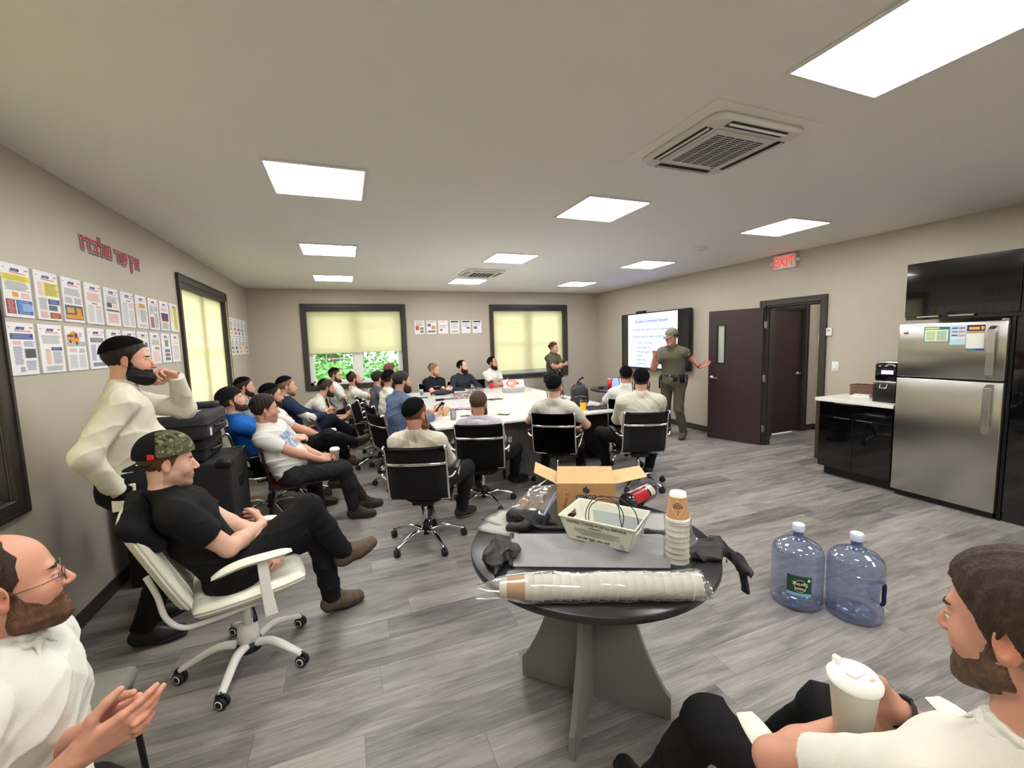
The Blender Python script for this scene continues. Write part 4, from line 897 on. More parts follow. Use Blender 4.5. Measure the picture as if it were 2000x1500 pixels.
    if beard and beard[0] != 'stubble':
        bt = dict(trim=0.006, mid=0.011, full=0.016, long=0.024)[beard[0]]
        def beardf(p):
            q = loc(p); x = np.abs(q[:, 0]); t_ = bt * np.clip((-q[:, 2] - 0.02) / 0.05, 0.25, 1.3) + 0.003 * np.clip((q[:, 2] + 0.05) / 0.04, 0, 1)
            d = HF(p) - t_ + fuzz(p, 9, 0.0022, 220)
            top_ = np.interp(q[:, 1], [-0.02, 0.012, 0.03, 0.06, 0.075, 0.1], [0.02, 0.012, -0.03, -0.048, -0.046, -0.050])
            d = np.maximum(d, (q[:, 2] - top_) * 0.9); d = np.maximum(d, -(q[:, 1] - np.interp(q[:, 2], [-0.13, -0.07, -0.03, 0.03], [0.0, -0.006, 0.004, 0.006])) * 0.9)
            lipd = np.sqrt((q[:, 0] / 0.024) ** 2 + ((q[:, 1] - 0.10) / 0.03) ** 2 + ((q[:, 2] + 0.0685) / 0.0115) ** 2) - 1; return np.maximum(np.maximum(d, -lipd * 0.01), -(HF(p) + 0.008))
        sdf_object('beard', beardf, H - 0.2, H + 0.17, r2, hairmat(beard[1]) if len(beard) > 1 else hm, root, None, org)
    if kippah:
        kc = dict(full=(0.030, 0.10), big=(0.022, 0.42), small=(0.068, 0.55), mid=(0.050, 0.40))[kippah if isinstance(kippah, str) else 'full']
        KM = cloth('0e0e11', 'velvet', 0.1); ax_ = nz(np.array([0, -math.sin(kc[1] + 0.25), math.cos(kc[1] + 0.25)]))
        def kipf(p):
            q = loc(p); d = HF(p) - 0.0135; return np.maximum(np.maximum(d, (kc[0] + 0.012 - (q - np.array([0, -0.012, 0.03])) @ ax_) * 1.0), -(HF(p) - 0.009))
        sdf_object('kippah', kipf, hb[0], hb[1], r2, KM, root, None, org)
    if cap:
        CMt = cap['mat']; ydir = -1 if cap.get('back') else 1; tl = cap.get('tilt', 0.12)
        cax = nz(np.array([0, -ydir * 0 + math.sin(tl) * (-1 if not cap.get('back') else -1), math.cos(tl)]))
        def capf(p):
            q = loc(p); d = HF(p) - 0.016 - 0.012 * np.clip((q[:, 2] - 0.02) / 0.1, 0, 1); return np.maximum(np.maximum(d, (0.020 - (q - np.array([0, -0.01, 0.022])) @ cax)), -(HF(p) - 0.008))
        co = sdf_object('cap', capf, hb[0], hb[1], r2, CMt, root, cap.get('col') and (lambda v: cap['col'](loc(v))), org)
        def visf(p):
            q = loc(p); y = q[:, 1] * ydir; yy = y - 0.055; zc = cap.get('vz', 0.052) - 0.35 * yy - 2.6 * q[:, 0] ** 2 + (cap.get('vup', 0.0)) * yy
            out = np.sqrt((q[:, 0] / 0.082) ** 2 + (np.maximum(yy, 0) / 0.105) ** 2) - 1
            return np.maximum(np.maximum(np.maximum(np.abs(q[:, 2] - zc) - 0.0028, out * 0.06), -yy), -(HF(p) - 0.012))
        vo = sdf_object('visor', visf, H - 0.26, H + 0.26, min(0.004, r2), cap.get('vmat', CMt), co, cap.get('col') and (lambda v: np.tile(np.array(cap.get('vcol', (0.01, 0.01, 0.012))), (len(v), 1))), org)
    if eyes:
        for x in (-0.031, 0.031):
            c0 = HW(x, 0.0800, 0.0) - np.array(org); mb = MB().use(M_EYE).sph(c0, 0.0118, 14); mb.use(M_IRIS).sph(c0 + HM @ np.array([0, 0.0052, -0.0005]), 0.0075, 12, (1, 1, 1)); mb.build('eye', root)
    if payot:
        for x in (-1, 1):
            pts = [HW(x * 0.081, 0.012, 0.01), HW(x * 0.089, 0.016, -0.03), HW(x * 0.087, 0.02, -0.075), HW(x * 0.08, 0.024, -0.11) - up * 0.02 * payot]
            MB().use(hm).tube([np.array(p) - np.array(org) for p in pts], [0.006, 0.0055, 0.005, 0.003], 6, 4).build('sidelock', root)
    if glasses:
        mb = MB().use(M_WIRE); O_ = np.array(org)
        for x in (-0.032, 0.032):
            ring = [HW(x + 0.023 * math.cos(t), 0.104 - 0.004 * abs(math.cos(t)), -0.001 + 0.017 * math.sin(t)) - O_ for t in np.linspace(0, 2 * PI, 20)]; mb.tube(ring, 0.0011, 5)
            sx = 1 if x > 0 else -1; mb.tube([HW(sx * 0.055, 0.100, 0.003) - O_, HW(sx * 0.079, 0.06, 0.004) - O_, HW(sx * 0.083, 0.0, 0.004) - O_], 0.0013, 5)
        mb.tube([HW(-0.010, 0.106, 0.002) - O_, HW(0.010, 0.106, 0.002) - O_], 0.0012, 5); go = mb.build('glasses', root)
        gb = MB().use(thin_glass('spectacle lens', 'ffffff', 0.06))
        for x in (-0.032, 0.032): gb.poly([HW(x + 0.022 * math.cos(t), 0.103, -0.001 + 0.016 * math.sin(t)) - O_ for t in np.linspace(0, 2 * PI, 16)[:-1]])
        gb.build('lenses', go)
    # ---- shirt
    sc, kind = shirt[0], shirt[1]; longs = kind in ('long', 'dress') ; G_ = 0.010
    fr = sleeve if sleeve is not None else (1.0 if longs else 0.62)
    TS = torso(Field(), G_); SLV = []
    for A in arms:
        SF = Field(); SLV.append((SF, A))
        if longs:
            uarm(SF, A, 0.012, 0.04); e2 = A[2] + (A[3] - A[2]) * fr; SF.cone(A[2], e2, (0.042 * b * s + 0.013), (0.034 * s + 0.009) if fr > 0.8 else 0.044 * s + 0.012, 0.03)
        else:
            e2 = A[1] + (A[2] - A[1]) * fr; SF.cone(A[1], e2, 0.054 * s * b + 0.013, 0.050 * s * b + 0.014, 0.035)
    hemz = P - sp * (0.055 if kind != 'dress' else 0.02) * s
    nb = N + sp * 0.047
    cm = cloth(sc, 'cotton') if shirt_col is None else mat('printed cotton ' + sc, sc, 0.88, vcol='tone', bump=0.15, bscale=400, spec=0.25)
    def shirtf(p):
        fo = folds(p, 5 + int(abs(P[0] * 100)), 0.0055); d = TS(p) - fo
        for SF, A in SLV:           # clean sleeve ends
            if longs: ax_, e = nz(A[3] - A[2]), A[2] + (A[3] - A[2]) * fr
            else: ax_, e = nz(A[2] - A[1]), A[1] + (A[2] - A[1]) * fr
            sd_ = SF(p) - fo; near = np.linalg.norm(p - e, axis=1) < 0.13
            sd_[near] = np.maximum(sd_[near], (p[near] - e) @ ax_)
            h_ = np.clip(0.5 + 0.5 * (sd_ - d) / 0.03, 0, 1); d = sd_ * (1 - h_) + d * h_ - 0.03 * h_ * (1 - h_)
        d = np.maximum(d, -((p - hemz) @ sp))
        neckd = np.sqrt((((p - N) @ sr) / 1.0) ** 2 + (((p - N - sf * 0.012) @ sf)) ** 2) - 0.063 * s; nn = np.linalg.norm(p - nb, axis=1) < 0.16 * s; d[nn] = np.maximum(d[nn], (p[nn] - nb) @ nz(sp + sf * 0.38)); return d
    bb = [F_.bounds(0.03) for F_ in [TS] + [q_[0] for q_ in SLV]]; lo = np.min([q_[0] for q_ in bb], axis=0); hi = np.max([q_[1] for q_ in bb], axis=0)
    sh_o = sdf_object('shirt', shirtf, lo, hi, res, cm, root, shirt_col and (lambda v: shirt_col(np.stack([(v - N) @ sr, (v - N) @ sf, (v - N) @ sp], 1))), org)
    if kind in ('polo', 'dress', 'uniform', 'long_collar') or open_collar == 'collar':
        CF = Field(); c0 = N + sp * 0.035
        ring = [c0 + sr * 0.068 * math.sin(t) + sf * (0.060 * math.cos(t) + 0.008) - (sp * (0.030 * max(0, math.cos(t)))) for t in np.linspace(0.28, 2 * PI - 0.28, 15)]
        for u_, v_ in zip(ring, ring[1:]): CF.cone(u_, v_, 0.0085, 0.0085, 0.006); CF.cone(u_ + sp * 0.020 - nz(u_ - c0) * 0.006, v_ + sp * 0.020 - nz(v_ - c0) * 0.006, 0.0055, 0.0055, 0.012)
        for sd in (1, -1):
            q0 = ring[0] if sd == 1 else ring[-1]; CF.cone(q0, q0 + sf * 0.012 - sp * 0.04 + sr * (0.025 if q0 @ sr > c0 @ sr else -0.025), 0.007, 0.003, 0.01)
        lo, hi = CF.bounds(); sdf_object('collar', lambda p: CF(p), lo, hi, min(res, 0.005), cm if shirt_col is None else cloth(sc), sh_o, None, org)
    # ---- trousers
    TF = Field(); TF.cone(P - sp * 0.03, P + sp * 0.07, 0.124 * s * b, 0.116 * s * b, 0.05, rt, 1.36); TF.ell(P - up * 0.02 + fw * 0.05, (0.1, 0.1, 0.08), None, 0.05)
    LFS = []
    for G in legs:
        TF_ = TF; TF = Field(); LFS.append((TF, G))
        TF.cone(P + rt * G[0] * 0.07 - up * 0.03 - fw * 0.02, G[1], 0.10 * s * b, 0.10 * s * b, 0.05); TF.cone(G[1], G[2], 0.094 * s * b, 0.071 * s, 0.05); m = G[2] * 0.6 + G[3] * 0.4
        TF.cone(G[2], m, 0.070 * s, 0.066 * s, 0.03); TF.cone(m, G[3], 0.066 * s, 0.056 * s, 0.02); TF = TF_
    wa = P + sp * 0.085
    def trf(p):
        fo = folds(p, 11 + int(abs(P[1] * 100)), 0.006); d = TF(p) - fo
        for LF_, G in LFS:
            ax_ = nz(G[3] - G[2]); e = G[3] + ax_ * 0.005; near = np.linalg.norm(p - e, axis=1) < 0.14; l_ = LF_(p) - fo; l_[near] = np.maximum(l_[near], (p[near] - e) @ ax_)
            h_ = np.clip(0.5 + 0.5 * (l_ - d) / 0.03, 0, 1); d = l_ * (1 - h_) + d * h_ - 0.03 * h_ * (1 - h_)
        nw = np.linalg.norm(p - wa, axis=1) < 0.25 * s; d[nw] = np.maximum(d[nw], (p[nw] - wa) @ sp); return d
    bb = [F_.bounds(0.03) for F_ in [TF] + [q_[0] for q_ in LFS]]; lo = np.min([q_[0] for q_ in bb], axis=0); hi = np.max([q_[1] for q_ in bb], axis=0); tr = sdf_object('trousers', trf, lo, hi, max(res, 0.005), cloth(trousers, 'twill'), root, None, org)
    if belt:
        c0 = P + sp * 0.07; pts = [c0 + rt * 0.165 * s * math.cos(t) + fw * 0.122 * s * math.sin(t) for t in np.linspace(0, 2 * PI, 28)]
        MB().use(M_BLACK).tube([p - np.array(org) for p in pts], 0.02, 8, flat_=(1.0, 0.35)).build('belt', root)
    # ---- socks, shoes
    for G in legs:
        K = Field(); K.cone(G[3] - nz(G[3] - G[2]) * 0.10, G[3], 0.047 * s, 0.041, 0.01); K.cone(G[3], G[3] + G[4] * 0.07 + nz(G[3] - G[2]) * 0.04, 0.041, 0.030, 0.02)
        sdf_object('sock', lambda p: K(p), *K.bounds(), max(res, 0.005), cloth('1b1b1e', 'knit'), root, None, org)
    sm, so = dict(black=(M_SHOEK, M_SOLE), dark=(M_SHOE, M_SOLE), brown=(M_SHOEB, M_SOLE), trail=(M_SHOE, M_SOLEW))[shoes]
    for G in legs:
        f_ = G[4]; sh_ = nz(G[3] - G[2]); dn = nz(sh_ - f_ * (sh_ @ f_)); lt = np.cross(f_, dn); A_ = G[3]; o = A_ + dn * 0.055
        S = Field(); S.cone(A_ - sh_ * 0.02, A_ + dn * 0.02, 0.047, 0.046, 0.03); S.cone(A_ + dn * 0.035 - f_ * 0.03, o + f_ * 0.12 + dn * 0.008, 0.043, 0.036, 0.03, lt, 1.05); S.cone(o + f_ * 0.08 + dn * 0.002, o + f_ * 0.165 + dn * 0.008, 0.042, 0.033, 0.03, lt, 1.15)
        S.cone(A_ + f_ * 0.02 - sh_ * 0.005, o + f_ * 0.09 - dn * 0.01, 0.038, 0.033, 0.03)
        bot = A_ + dn * 0.088; lo, hi = S.bounds(0.03)
        so_ = sdf_object('shoe', lambda p: np.maximum(np.maximum(S(p), (p - bot) @ dn), ((A_ - sh_ * 0.03) - p) @ sh_ * 1.0), lo, hi, min(0.006, res), sm, root, None, org)
        sdf_object('sole', lambda p: np.maximum(np.maximum(S(p) - 0.005, ((p - bot - dn * 0.008) @ dn)), (bot - dn * 0.016 - p) @ dn), lo, hi, min(0.006, res), so, so_, None, org)
        if res < 0.006:
            mb = MB().use(M_BLACK)
            for k in range(4):
                c = o + f_ * (0.03 + 0.025 * k) - dn * (0.040 - 0.011 * k); mb.tube([c - lt * 0.022 - np.array(org), c - dn * 0.006 - np.array(org), c + lt * 0.022 - np.array(org)], 0.0025, 5)
            mb.build('laces', so_)
    if watch:
        for A in arms:
            if A[0] == (1 if watch[0] == 'R' else -1):
                c = A[2] + (A[3] - A[2]) * 0.93; x_ = nz(A[3] - A[2]); u_ = nz(np.cross(x_, A[5])); v_ = np.cross(x_, u_)
                MB().use(M_BLACK if len(watch) == 1 else M_CHROME).tube([c + u_ * 0.033 * math.cos(t) + v_ * 0.029 * math.sin(t) - np.array(org) for t in np.linspace(0, 2 * PI, 18)], 0.010, 8, flat_=(1, 0.4)).build('watch', root)
    print('PERSON', label[:40], 'P', np.round(P, 2), 'H', np.round(H, 2))
    return dict(root=root, N=N, H=H, HM=HM, arms=arms, legs=legs, P=P, sr=sr, sf=sf, sp=sp, org=np.array(org), L=L, Ld=Ld, HW=HW)
# ------------------------------------------------------------------ seating
M_MESH = mat('black ribbed mesh fabric', '141418', 0.62, noise=0.08, nscale=120, bump=0.3, bscale=500, spec=0.35)
M_CAST = mat('black caster plastic', '1b1b1d', 0.5)
def star_base(parent, m, r, hub_m, z0=0.085, arch=0.05, thick=0.019, white=False, a0=0.3, legname='base_leg'):
    for k in range(5):
        a = a0 + k * 2 * PI / 5; c, s = math.cos(a), math.sin(a)
        leg = MB().use(m).tube([(0.03 * c, 0.03 * s, z0 + 0.02), (r * 0.45 * c, r * 0.45 * s, z0 + arch * 0.75), (r * 0.85 * c, r * 0.85 * s, z0 + 0.0), (r * c, r * s, z0 - 0.02)],
                               [thick * 1.15, thick, thick * 0.85, thick * 0.75], 8, 4, flat_=(0.75, 1.0)).build(legname, parent)
        T = Matrix.Translation((r * c, r * s, 0.03)) @ Matrix.Rotation(a * 1.7 + k, 4, 'Z')
        mb = MB().use(M_CAST)
        for sx in (-1, 1):
            mb.at(T @ Matrix.Translation((sx * 0.012, 0, 0)) @ Matrix.Rotation(PI / 2, 4, 'Y')).lathe([(0.004, -0.009), (0.027, -0.009), (0.030, -0.005), (0.030, 0.005), (0.027, 0.009), (0.004, 0.009)], n=16)
        mb.at(T).tube([(0, -0.022, 0.002), (0, -0.018, 0.022), (0, 0, 0.034), (0, 0.018, 0.022)], 0.011, 6, 3, flat_=(0.6, 1.5))
        mb.at(T).lathe([(0.006, 0.02), (0.006, 0.05)], n=8)
        cs = mb.build('caster', leg)
        if white:
            mb = MB().use(M_WHITE)
            for sx in (-1, 1): mb.at(T @ Matrix.Translation((sx * 0.0215, 0, 0)) @ Matrix.Rotation(PI / 2, 4, 'Y')).lathe([(0.015, -0.0016), (0.020, -0.0016), (0.020, 0.0016), (0.015, 0.0016)], n=18, cap=False)
            mb.build('caster_ring', cs)
def mesh_chair():
    r = empty('office_chair')
    # side profile (y, z): seat front - seat - bend - back - top roll
    prof = [(0.235, 0.395), (0.245, 0.425), (0.20, 0.445), (0.08, 0.437), (-0.08, 0.425), (-0.16, 0.432), (-0.205, 0.470), (-0.232, 0.56), (-0.262, 0.72), (-0.295, 0.865), (-0.315, 0.885), (-0.335, 0.872)]
    pf = crom([V(0, a, b) for a, b in prof], 5)
    def sling(u, v):
        i = u * (len(pf) - 1); k = int(min(i, len(pf) - 2)); p = pf[k].lerp(pf[k + 1], i - k)
        sag = 0.012 * math.sin(PI * v); d = (pf[min(k + 1, len(pf) - 1)] - pf[max(k - 1, 0)]).normalized(); nrm = V(0, -d.z, d.y)
        rib = 0.0022 * (1 - abs(math.sin(u * 26 * PI))) ** 2
        return p + V(-0.222 + 0.444 * v, 0, 0) - nrm * (-sag + rib) * 1.0
    MB().use(M_MESH).sheet(sling, 130, 6, thick=0.010).build('seat_sling', r)
    for sx in (-1, 1):
        MB().use(M_CHROME).tube([p + V(sx * 0.229, 0, 0) for p in pf], 0.0125, 8, flat_=(1.15, 0.75)).build('side_rail', r)
        ar = MB().use(M_CHROME).tube([(sx * 0.232, -0.252, 0.625), (sx * 0.262, -0.235, 0.632), (sx * 0.282, -0.17, 0.648), (sx * 0.285, 0.05, 0.652), (sx * 0.282, 0.12, 0.625), (sx * 0.270, 0.14, 0.55), (sx * 0.25, 0.11, 0.47), (sx * 0.232, 0.08, 0.437)], 0.0105, 8, 5, flat_=(0.8, 1.25)).build('armrest', r)
        MB().use(M_BLACK).box(sx * 0.285 - 0.022, sx * 0.285 + 0.022, -0.17, 0.075, 0.655, 0.675, bev=0.008).build('arm_pad', ar)
    MB().use(M_CHROME).tube([(-0.225, -0.272, 0.745), (-0.12, -0.292, 0.742), (0.12, -0.292, 0.742), (0.225, -0.272, 0.745)], 0.013, 8, 4, flat_=(1.1, 0.8)).build('crossbar', r)
    MB().use(M_CHROME).tube([(-0.225, -0.10, 0.41), (-0.1, -0.06, 0.392), (0.1, -0.06, 0.392), (0.225, -0.10, 0.41)], 0.012, 8, 4).tube([(-0.225, 0.13, 0.422), (-0.1, 0.08, 0.392), (0.1, 0.08, 0.392), (0.225, 0.13, 0.422)], 0.012, 8, 4).build('seat_stretcher', r)
    md = MB().use(M_BLACK).box(-0.09, 0.09, -0.10, 0.11, 0.345, 0.39, bev=0.012).build('tilt_mechanism', r)
    MB().use(M_BLACK).tube([(0.08, 0.0, 0.365), (0.19, 0.01, 0.355), (0.225, 0.01, 0.345)], [0.005, 0.005, 0.009], 6).build('height_lever', md)
    MB().use(M_CHROME).lathe([(0.0165, 0.16), (0.0165, 0.35)], n=14).use(M_CAST).lathe([(0.027, 0.07), (0.025, 0.17), (0.018, 0.178)], n=14).build('gas_column', r)
    star_base(r, M_CHROME, 0.315, M_CAST)
    return r
def white_chair():
    r = empty('office_chair')
    def cushion(name, T, w, l, t, parent, top=0.0):
        mb = MB().use(M_CREAM).at(T)
        def fn(u, v, sgn):
            x = (u * 2 - 1); y = (v * 2 - 1); e = max(0.0, 1 - max(abs(x), abs(y)) ** 7) ** 0.45
            rx = x * w * (1 - 0.10 * abs(y) ** 3); return V(rx, y * l * (1 - 0.07 * abs(x) ** 3), sgn * t * (0.25 + 0.75 * e) * (1 - 0.16 * x * x) + top * (y ** 2) * 1.0 + 0.05 * x * x * (1 if top else 0.4))
        n = 22
        mb.sheet(lambda u, v: fn(u, v, 1), n, n); mb.sheet(lambda u, v: fn(u, v, -1), n, n)
        ring = []
        for k in range(4 * n):
            q = k / n; i = int(q); f = q - i; ring.append([(f, 0), (1, f), (1 - f, 1), (0, 1 - f)][i])
        mb.ring([[fn(u, v, 1) for u, v in ring], [fn(u, v, -1) for u, v in ring]], cap=False)
        c = mb.build(name, parent)
        for sg in (0.82,):
            MB().use(mat('cream piping', 'd2d0bd', 0.5)).at(T).tube([fn(*p, sg) * 1.0 for p in [ring[i % len(ring)] for i in range(0, 4 * n + 1, 1)]], 0.0045, 5).build('piping', c)
        for x in (0.24, 0.76):
            MB().use(mat('cream piping', 'd2d0bd', 0.5)).at(T).tube([fn(x, v, 1.0) + V(0, 0, 0.001) for v in np.linspace(0.05, 0.95, 16)], 0.0025, 5).build('stitching', c)
        return c
    cushion('seat_cushion', Matrix.Translation((0, 0.03, 0.445)) @ Matrix.Rotation(0.05, 4, 'X'), 0.25, 0.245, 0.042, r)
    cushion('back_cushion', Matrix.Translation((0, -0.325, 0.70)) @ Matrix.Rotation(PI / 2 + 0.40, 4, 'X') @ Matrix.Rotation(PI, 4, 'Z') @ Matrix.Scale(-1, 4, (0, 0, 1)), 0.235, 0.26, 0.038, r, 0.0)
    MW = mat('white lacquered metal', 'eceae4', 0.25)
    for sx in (-1, 1):
        MB().use(MW).tube([(sx * 0.15, 0.05, 0.385), (sx * 0.15, -0.16, 0.37), (sx * 0.15, -0.25, 0.38), (sx * 0.15, -0.305, 0.45), (sx * 0.15, -0.325, 0.56), (sx * 0.15, -0.355, 0.66)], 0.0125, 8, 5).build('back_frame', r)
        post = MB().use(MW).prism([(0.07, 0.36), (0.125, 0.36), (0.105, 0.50), (0.10, 0.635), (0.055, 0.635), (0.06, 0.50)], 0, sx * 0.262 - 0.009, sx * 0.262 + 0.009, bev=0.003).tube([(sx * 0.10, 0.09, 0.375), (sx * 0.262, 0.095, 0.372)], 0.016, 8).build('arm_post', r)
        def arm(u, v, s_=sx):
            x = u * 2 - 1; y = v * 2 - 1; return V(s_ * 0.262 + x * 0.035 * (1 - 0.4 * abs(y) ** 4), 0.04 + y * 0.165, 0.655 + 0.016 * (1 - x * x) ** 0.5 * (1 - abs(y) ** 8) - 0.035 * max(0, -y) ** 2)
        def armb(u, v, s_=sx): p = arm(u, v, s_); return V(p.x, p.y, 2 * (0.652 - 0.035 * max(0, -(v * 2 - 1)) ** 2) - p.z + 0.004)
        mb = MB().use(M_CREAM).sheet(arm, 8, 18).sheet(armb, 8, 18); mb.build('arm_pad', post)
    MB().use(MW).box(-0.12, 0.12, -0.10, 0.13, 0.365, 0.405, bev=0.01).lathe([(0.020, 0.17), (0.020, 0.37)], n=16).lathe([(0.055, 0.115), (0.046, 0.21), (0.022, 0.215)], n=20).build('column_cover', r)
    MB().use(M_BLACK).lathe([(0.062, 0.075), (0.066, 0.10), (0.056, 0.125)], n=20).build('hub', r)
    MB().use(M_BLACK).tube([(0.05, 0.02, 0.37), (0.17, 0.03, 0.355), (0.215, 0.03, 0.33)], [0.006, 0.006, 0.012], 6).build('height_lever', r)
    star_base(r, MW, 0.30, M_BLACK, white=True, thick=0.024, arch=0.055, a0=-0.45)
    return r
M_MAROON = mat('maroon laminate', '5a1f2b', 0.3, noise=0.06, nscale=40, coat=0.3)
def maroon_chair():
    r = empty('stacking_chair')
    MB().use(M_MAROON).sheet(lambda u, v: V((u - 0.5) * 0.41, (v - 0.5) * 0.41, 0.452 - 0.010 * math.sin(PI * v) - 0.03 * max(0, v - 0.9) * 3), 14, 18, thick=0.013).build('seat', r)
    MB().use(M_MAROON).sheet(lambda u, v: V((u - 0.5) * 0.40, -0.205 - 0.05 * v - 0.03 * (1 - (2 * u - 1) ** 2), 0.60 + 0.24 * v), 14, 10, thick=0.012).build('backrest', r)
    for sx in (-1, 1):
        MB().use(M_BLACK).tube([(sx * 0.19, 0.23, 0.011), (sx * 0.19, 0.19, 0.40), (sx * 0.185, 0.16, 0.438), (sx * 0.185, -0.17, 0.43), (sx * 0.188, -0.205, 0.50), (sx * 0.19, -0.235, 0.70), (sx * 0.19, -0.252, 0.80)], 0.0105, 8, 5).build('side_frame', r)
        MB().use(M_BLACK).tube([(sx * 0.185, -0.16, 0.43), (sx * 0.20, -0.25, 0.011)], 0.0105, 8).build('leg', r)
    MB().use(M_BLACK).tube([(-0.188, 0.14, 0.425), (0.188, 0.14, 0.425)], 0.008, 6).tube([(-0.188, -0.14, 0.42), (0.188, -0.14, 0.42)], 0.008, 6).build('stretcher', r)
    return r
PROTO = {}
def chair(kind, x, y, yaw, label, group=None, dz=0.0, base_rot=None):
    """yaw: the way the sitter faces, degrees from +x"""
    rz = math.radians(yaw - 90)
    if kind not in PROTO: PROTO[kind] = o = dict(mesh=mesh_chair, white=white_chair, maroon=maroon_chair)[kind](); o.location = (x, y, 0); o.rotation_euler = (0, 0, rz)
    else: o = copy_tree(PROTO[kind], loc=(x, y, 0), rz=rz)
    g = dict(mesh='black ribbed office chairs', white='cream office chairs', maroon='maroon stacking chairs')[kind]
    return tag(o, label, 'chair', group or g)
chair('maroon', -0.79, 3.35, 30, 'empty maroon stacking chair between the camouflage cap man and the black cabinet')
chair('mesh', 0.36, 6.05, -14, 'empty black ribbed office chair at the left side of the white table')

# ------------------------------------------------------------------ conference tables
M_TOP = mat('white laminate', 'dededc', 0.22, coat=0.2); M_EDGE = mat('dark edge band', '2c2b2d', 0.4); M_GREYP = mat('grey laminate panel', '5c5a5a', 0.55, noise=0.04, nscale=60)
M_GREYL = mat('pale grey woven laminate', '85837e', 0.6, noise=0.06, nscale=220, bump=0.05, bscale=300); M_BTOP = mat('charcoal laminate', '2a292d', 0.28, noise=0.05, nscale=30)
def table(x0, x1, y0, y1, label, panels):
    r = empty('conference_table', (x0, y0, 0), label=label, cat='table', group='white conference tables pushed together'); w = x1 - x0; d = y1 - y0
    t = MB().use(M_TOP).box(0.002, w - 0.002, 0.002, d - 0.002, 0.722, 0.745, bev=0.002, seg=1).build('tabletop', r)
    MB().use(M_EDGE).box(0.0035, w - 0.0035, 0.0035, d - 0.0035, 0.712, 0.7215).build('edge_band', t)
    for (a, b, c, e) in panels: MB().use(M_GREYP).box(a * w, b * w, c * d, e * d, 0.0, 0.712).build('base_panel', r)
table(0.85, 1.68, 4.49, 6.28, 'white conference table section at the near left corner, with the cup of pens', [(0.15, 0.98, 0.10, 0.12), (0.15, 0.175, 0.12, 0.85)])
table(1.68, 2.52, 4.49, 6.28, 'white conference table section in the front middle', [(0.02, 0.82, 0.10, 0.12), (0.80, 0.82, 0.12, 0.8)])
table(2.52, 3.33, 4.49, 6.28, 'white conference table section at the near right corner, with the backpack', [(0.80, 0.83, 0.12, 0.85)])
table(0.85, 1.68, 6.28, 8.10, 'white conference table section at the far left corner', [(0.15, 0.175, 0.1, 0.9)])
table(1.68, 2.52, 6.28, 8.10, 'white conference table section in the far middle', [(0.2, 0.8, 0.88, 0.9)])
table(2.52, 3.33, 6.28, 8.10, 'white conference table section at the far right corner, with the pizza box', [(0.8, 0.83, 0.1, 0.9)])
hp = MB().use(M_BLACK).box(1.28, 1.40, 5.05, 5.13, 0.7452, 0.749, bev=0.001).build('cable_hatch'); tag(hp, 'small black cable hatch in the tabletop beside the water bottle', 'cable hatch')

def slab_outline(half_b, half_t, h):
    """half outline of a curved table slab: wide foot, waisted under the top"""
    pts = [(half_b, 0.0), (half_b, 0.10)]
    for t in np.linspace(0, 1, 14): pts.append((half_b - 0.02 - (half_b - 0.02 - 0.165) * math.sin(t * PI / 2) , 0.12 + (h - 0.14) * (0.75 * t + 0.25 * t * t)))
    pts.append((half_t, h)); return pts
def round_table(x, y, r0, h, ang, label, top=M_BTOP, slab=M_GREYL, group='round tables with crossed slab bases'):
    r = empty('round_table', (x, y, 0), math.radians(ang), label, 'table', group)
    MB().use(top).lathe([(0.001, h - 0.03), (r0 - 0.003, h - 0.03), (r0, h - 0.026), (r0, h - 0.004), (r0 - 0.003, h), (0.001, h)], n=72).build('tabletop', r)
    o = slab_outline(0.345, 0.175, h - 0.03); full = o + [(-a, b) for a, b in o[::-1]]
    MB().use(slab).prism(full, 1, -0.0125, 0.0125, bev=0.002).build('base_slab', r)
    for sg in (-1, 1):
        half = [(0.0126, 0.0)] + o + [(0.0126, h - 0.03)]
        pts = [(sg * a, b) for a, b in half]
        MB().use(slab).prism(pts, 0, -0.0125, 0.0125, bev=0.002).build('base_wing', r)
    return r
round_table(0.97, 1.59, 0.533, 0.742, -45, 'charcoal round table in the foreground heaped with cups, a box and a postal tray')
round_table(4.62, 6.55, 0.50, 0.742, 20, 'dark round table near the wall screen, with a red tumbler', slab=M_GREYL)

# ------------------------------------------------------------------ kitchen run
M_GLOSS = mat('black high gloss', '08080a', 0.08, coat=0.6); M_QUARTZ = mat('white quartz', 'e4e3dd', 0.25, noise=0.03, nscale=30)
def steel_mat():
    m = mat('brushed stainless', 'b9b6b2', 0.27, metal=1.0, noise=0.03, nscale=6, stretch=(1, 1, 0.2)); b = m.node_tree.nodes['Principled BSDF']
    b.inputs['Anisotropic'].default_value = 0.7; return m
M_SS = steel_mat(); M_HND = mat('satin handle metal', 'c9c6c0', 0.25, metal=1.0)
bc = empty('base_cabinet', (5.10, 2.55, 0), label='black glossy base cabinet under the white counter', cat='cabinet')
MB().use(M_GLOSS).box(0.022, 0.61, 0.01, 0.73, 0.10, 0.86).build('carcass', bc); MB().use(M_BLACK).box(0.08, 0.60, 0.02, 0.70, 0, 0.10).build('toe_kick', bc)
d = MB().use(M_GLOSS).box(0.0, 0.02, 0.012, 0.728, 0.70, 0.855, bev=0.002, seg=1).build('drawer', bc); MB().use(M_HND).box(-0.012, 0.002, 0.36, 0.56, 0.846, 0.858).build('handle', d)
for (a, b, c, e) in ((0.012, 0.368, 0.18, 0.34), (0.372, 0.728, 0.40, 0.57)):
    d = MB().use(M_GLOSS).box(0.0, 0.02, a, b, 0.105, 0.692, bev=0.002, seg=1).build('cabinet_door', bc); MB().use(M_HND).box(-0.012, 0.002, c, e, 0.684, 0.695).build('handle', d)
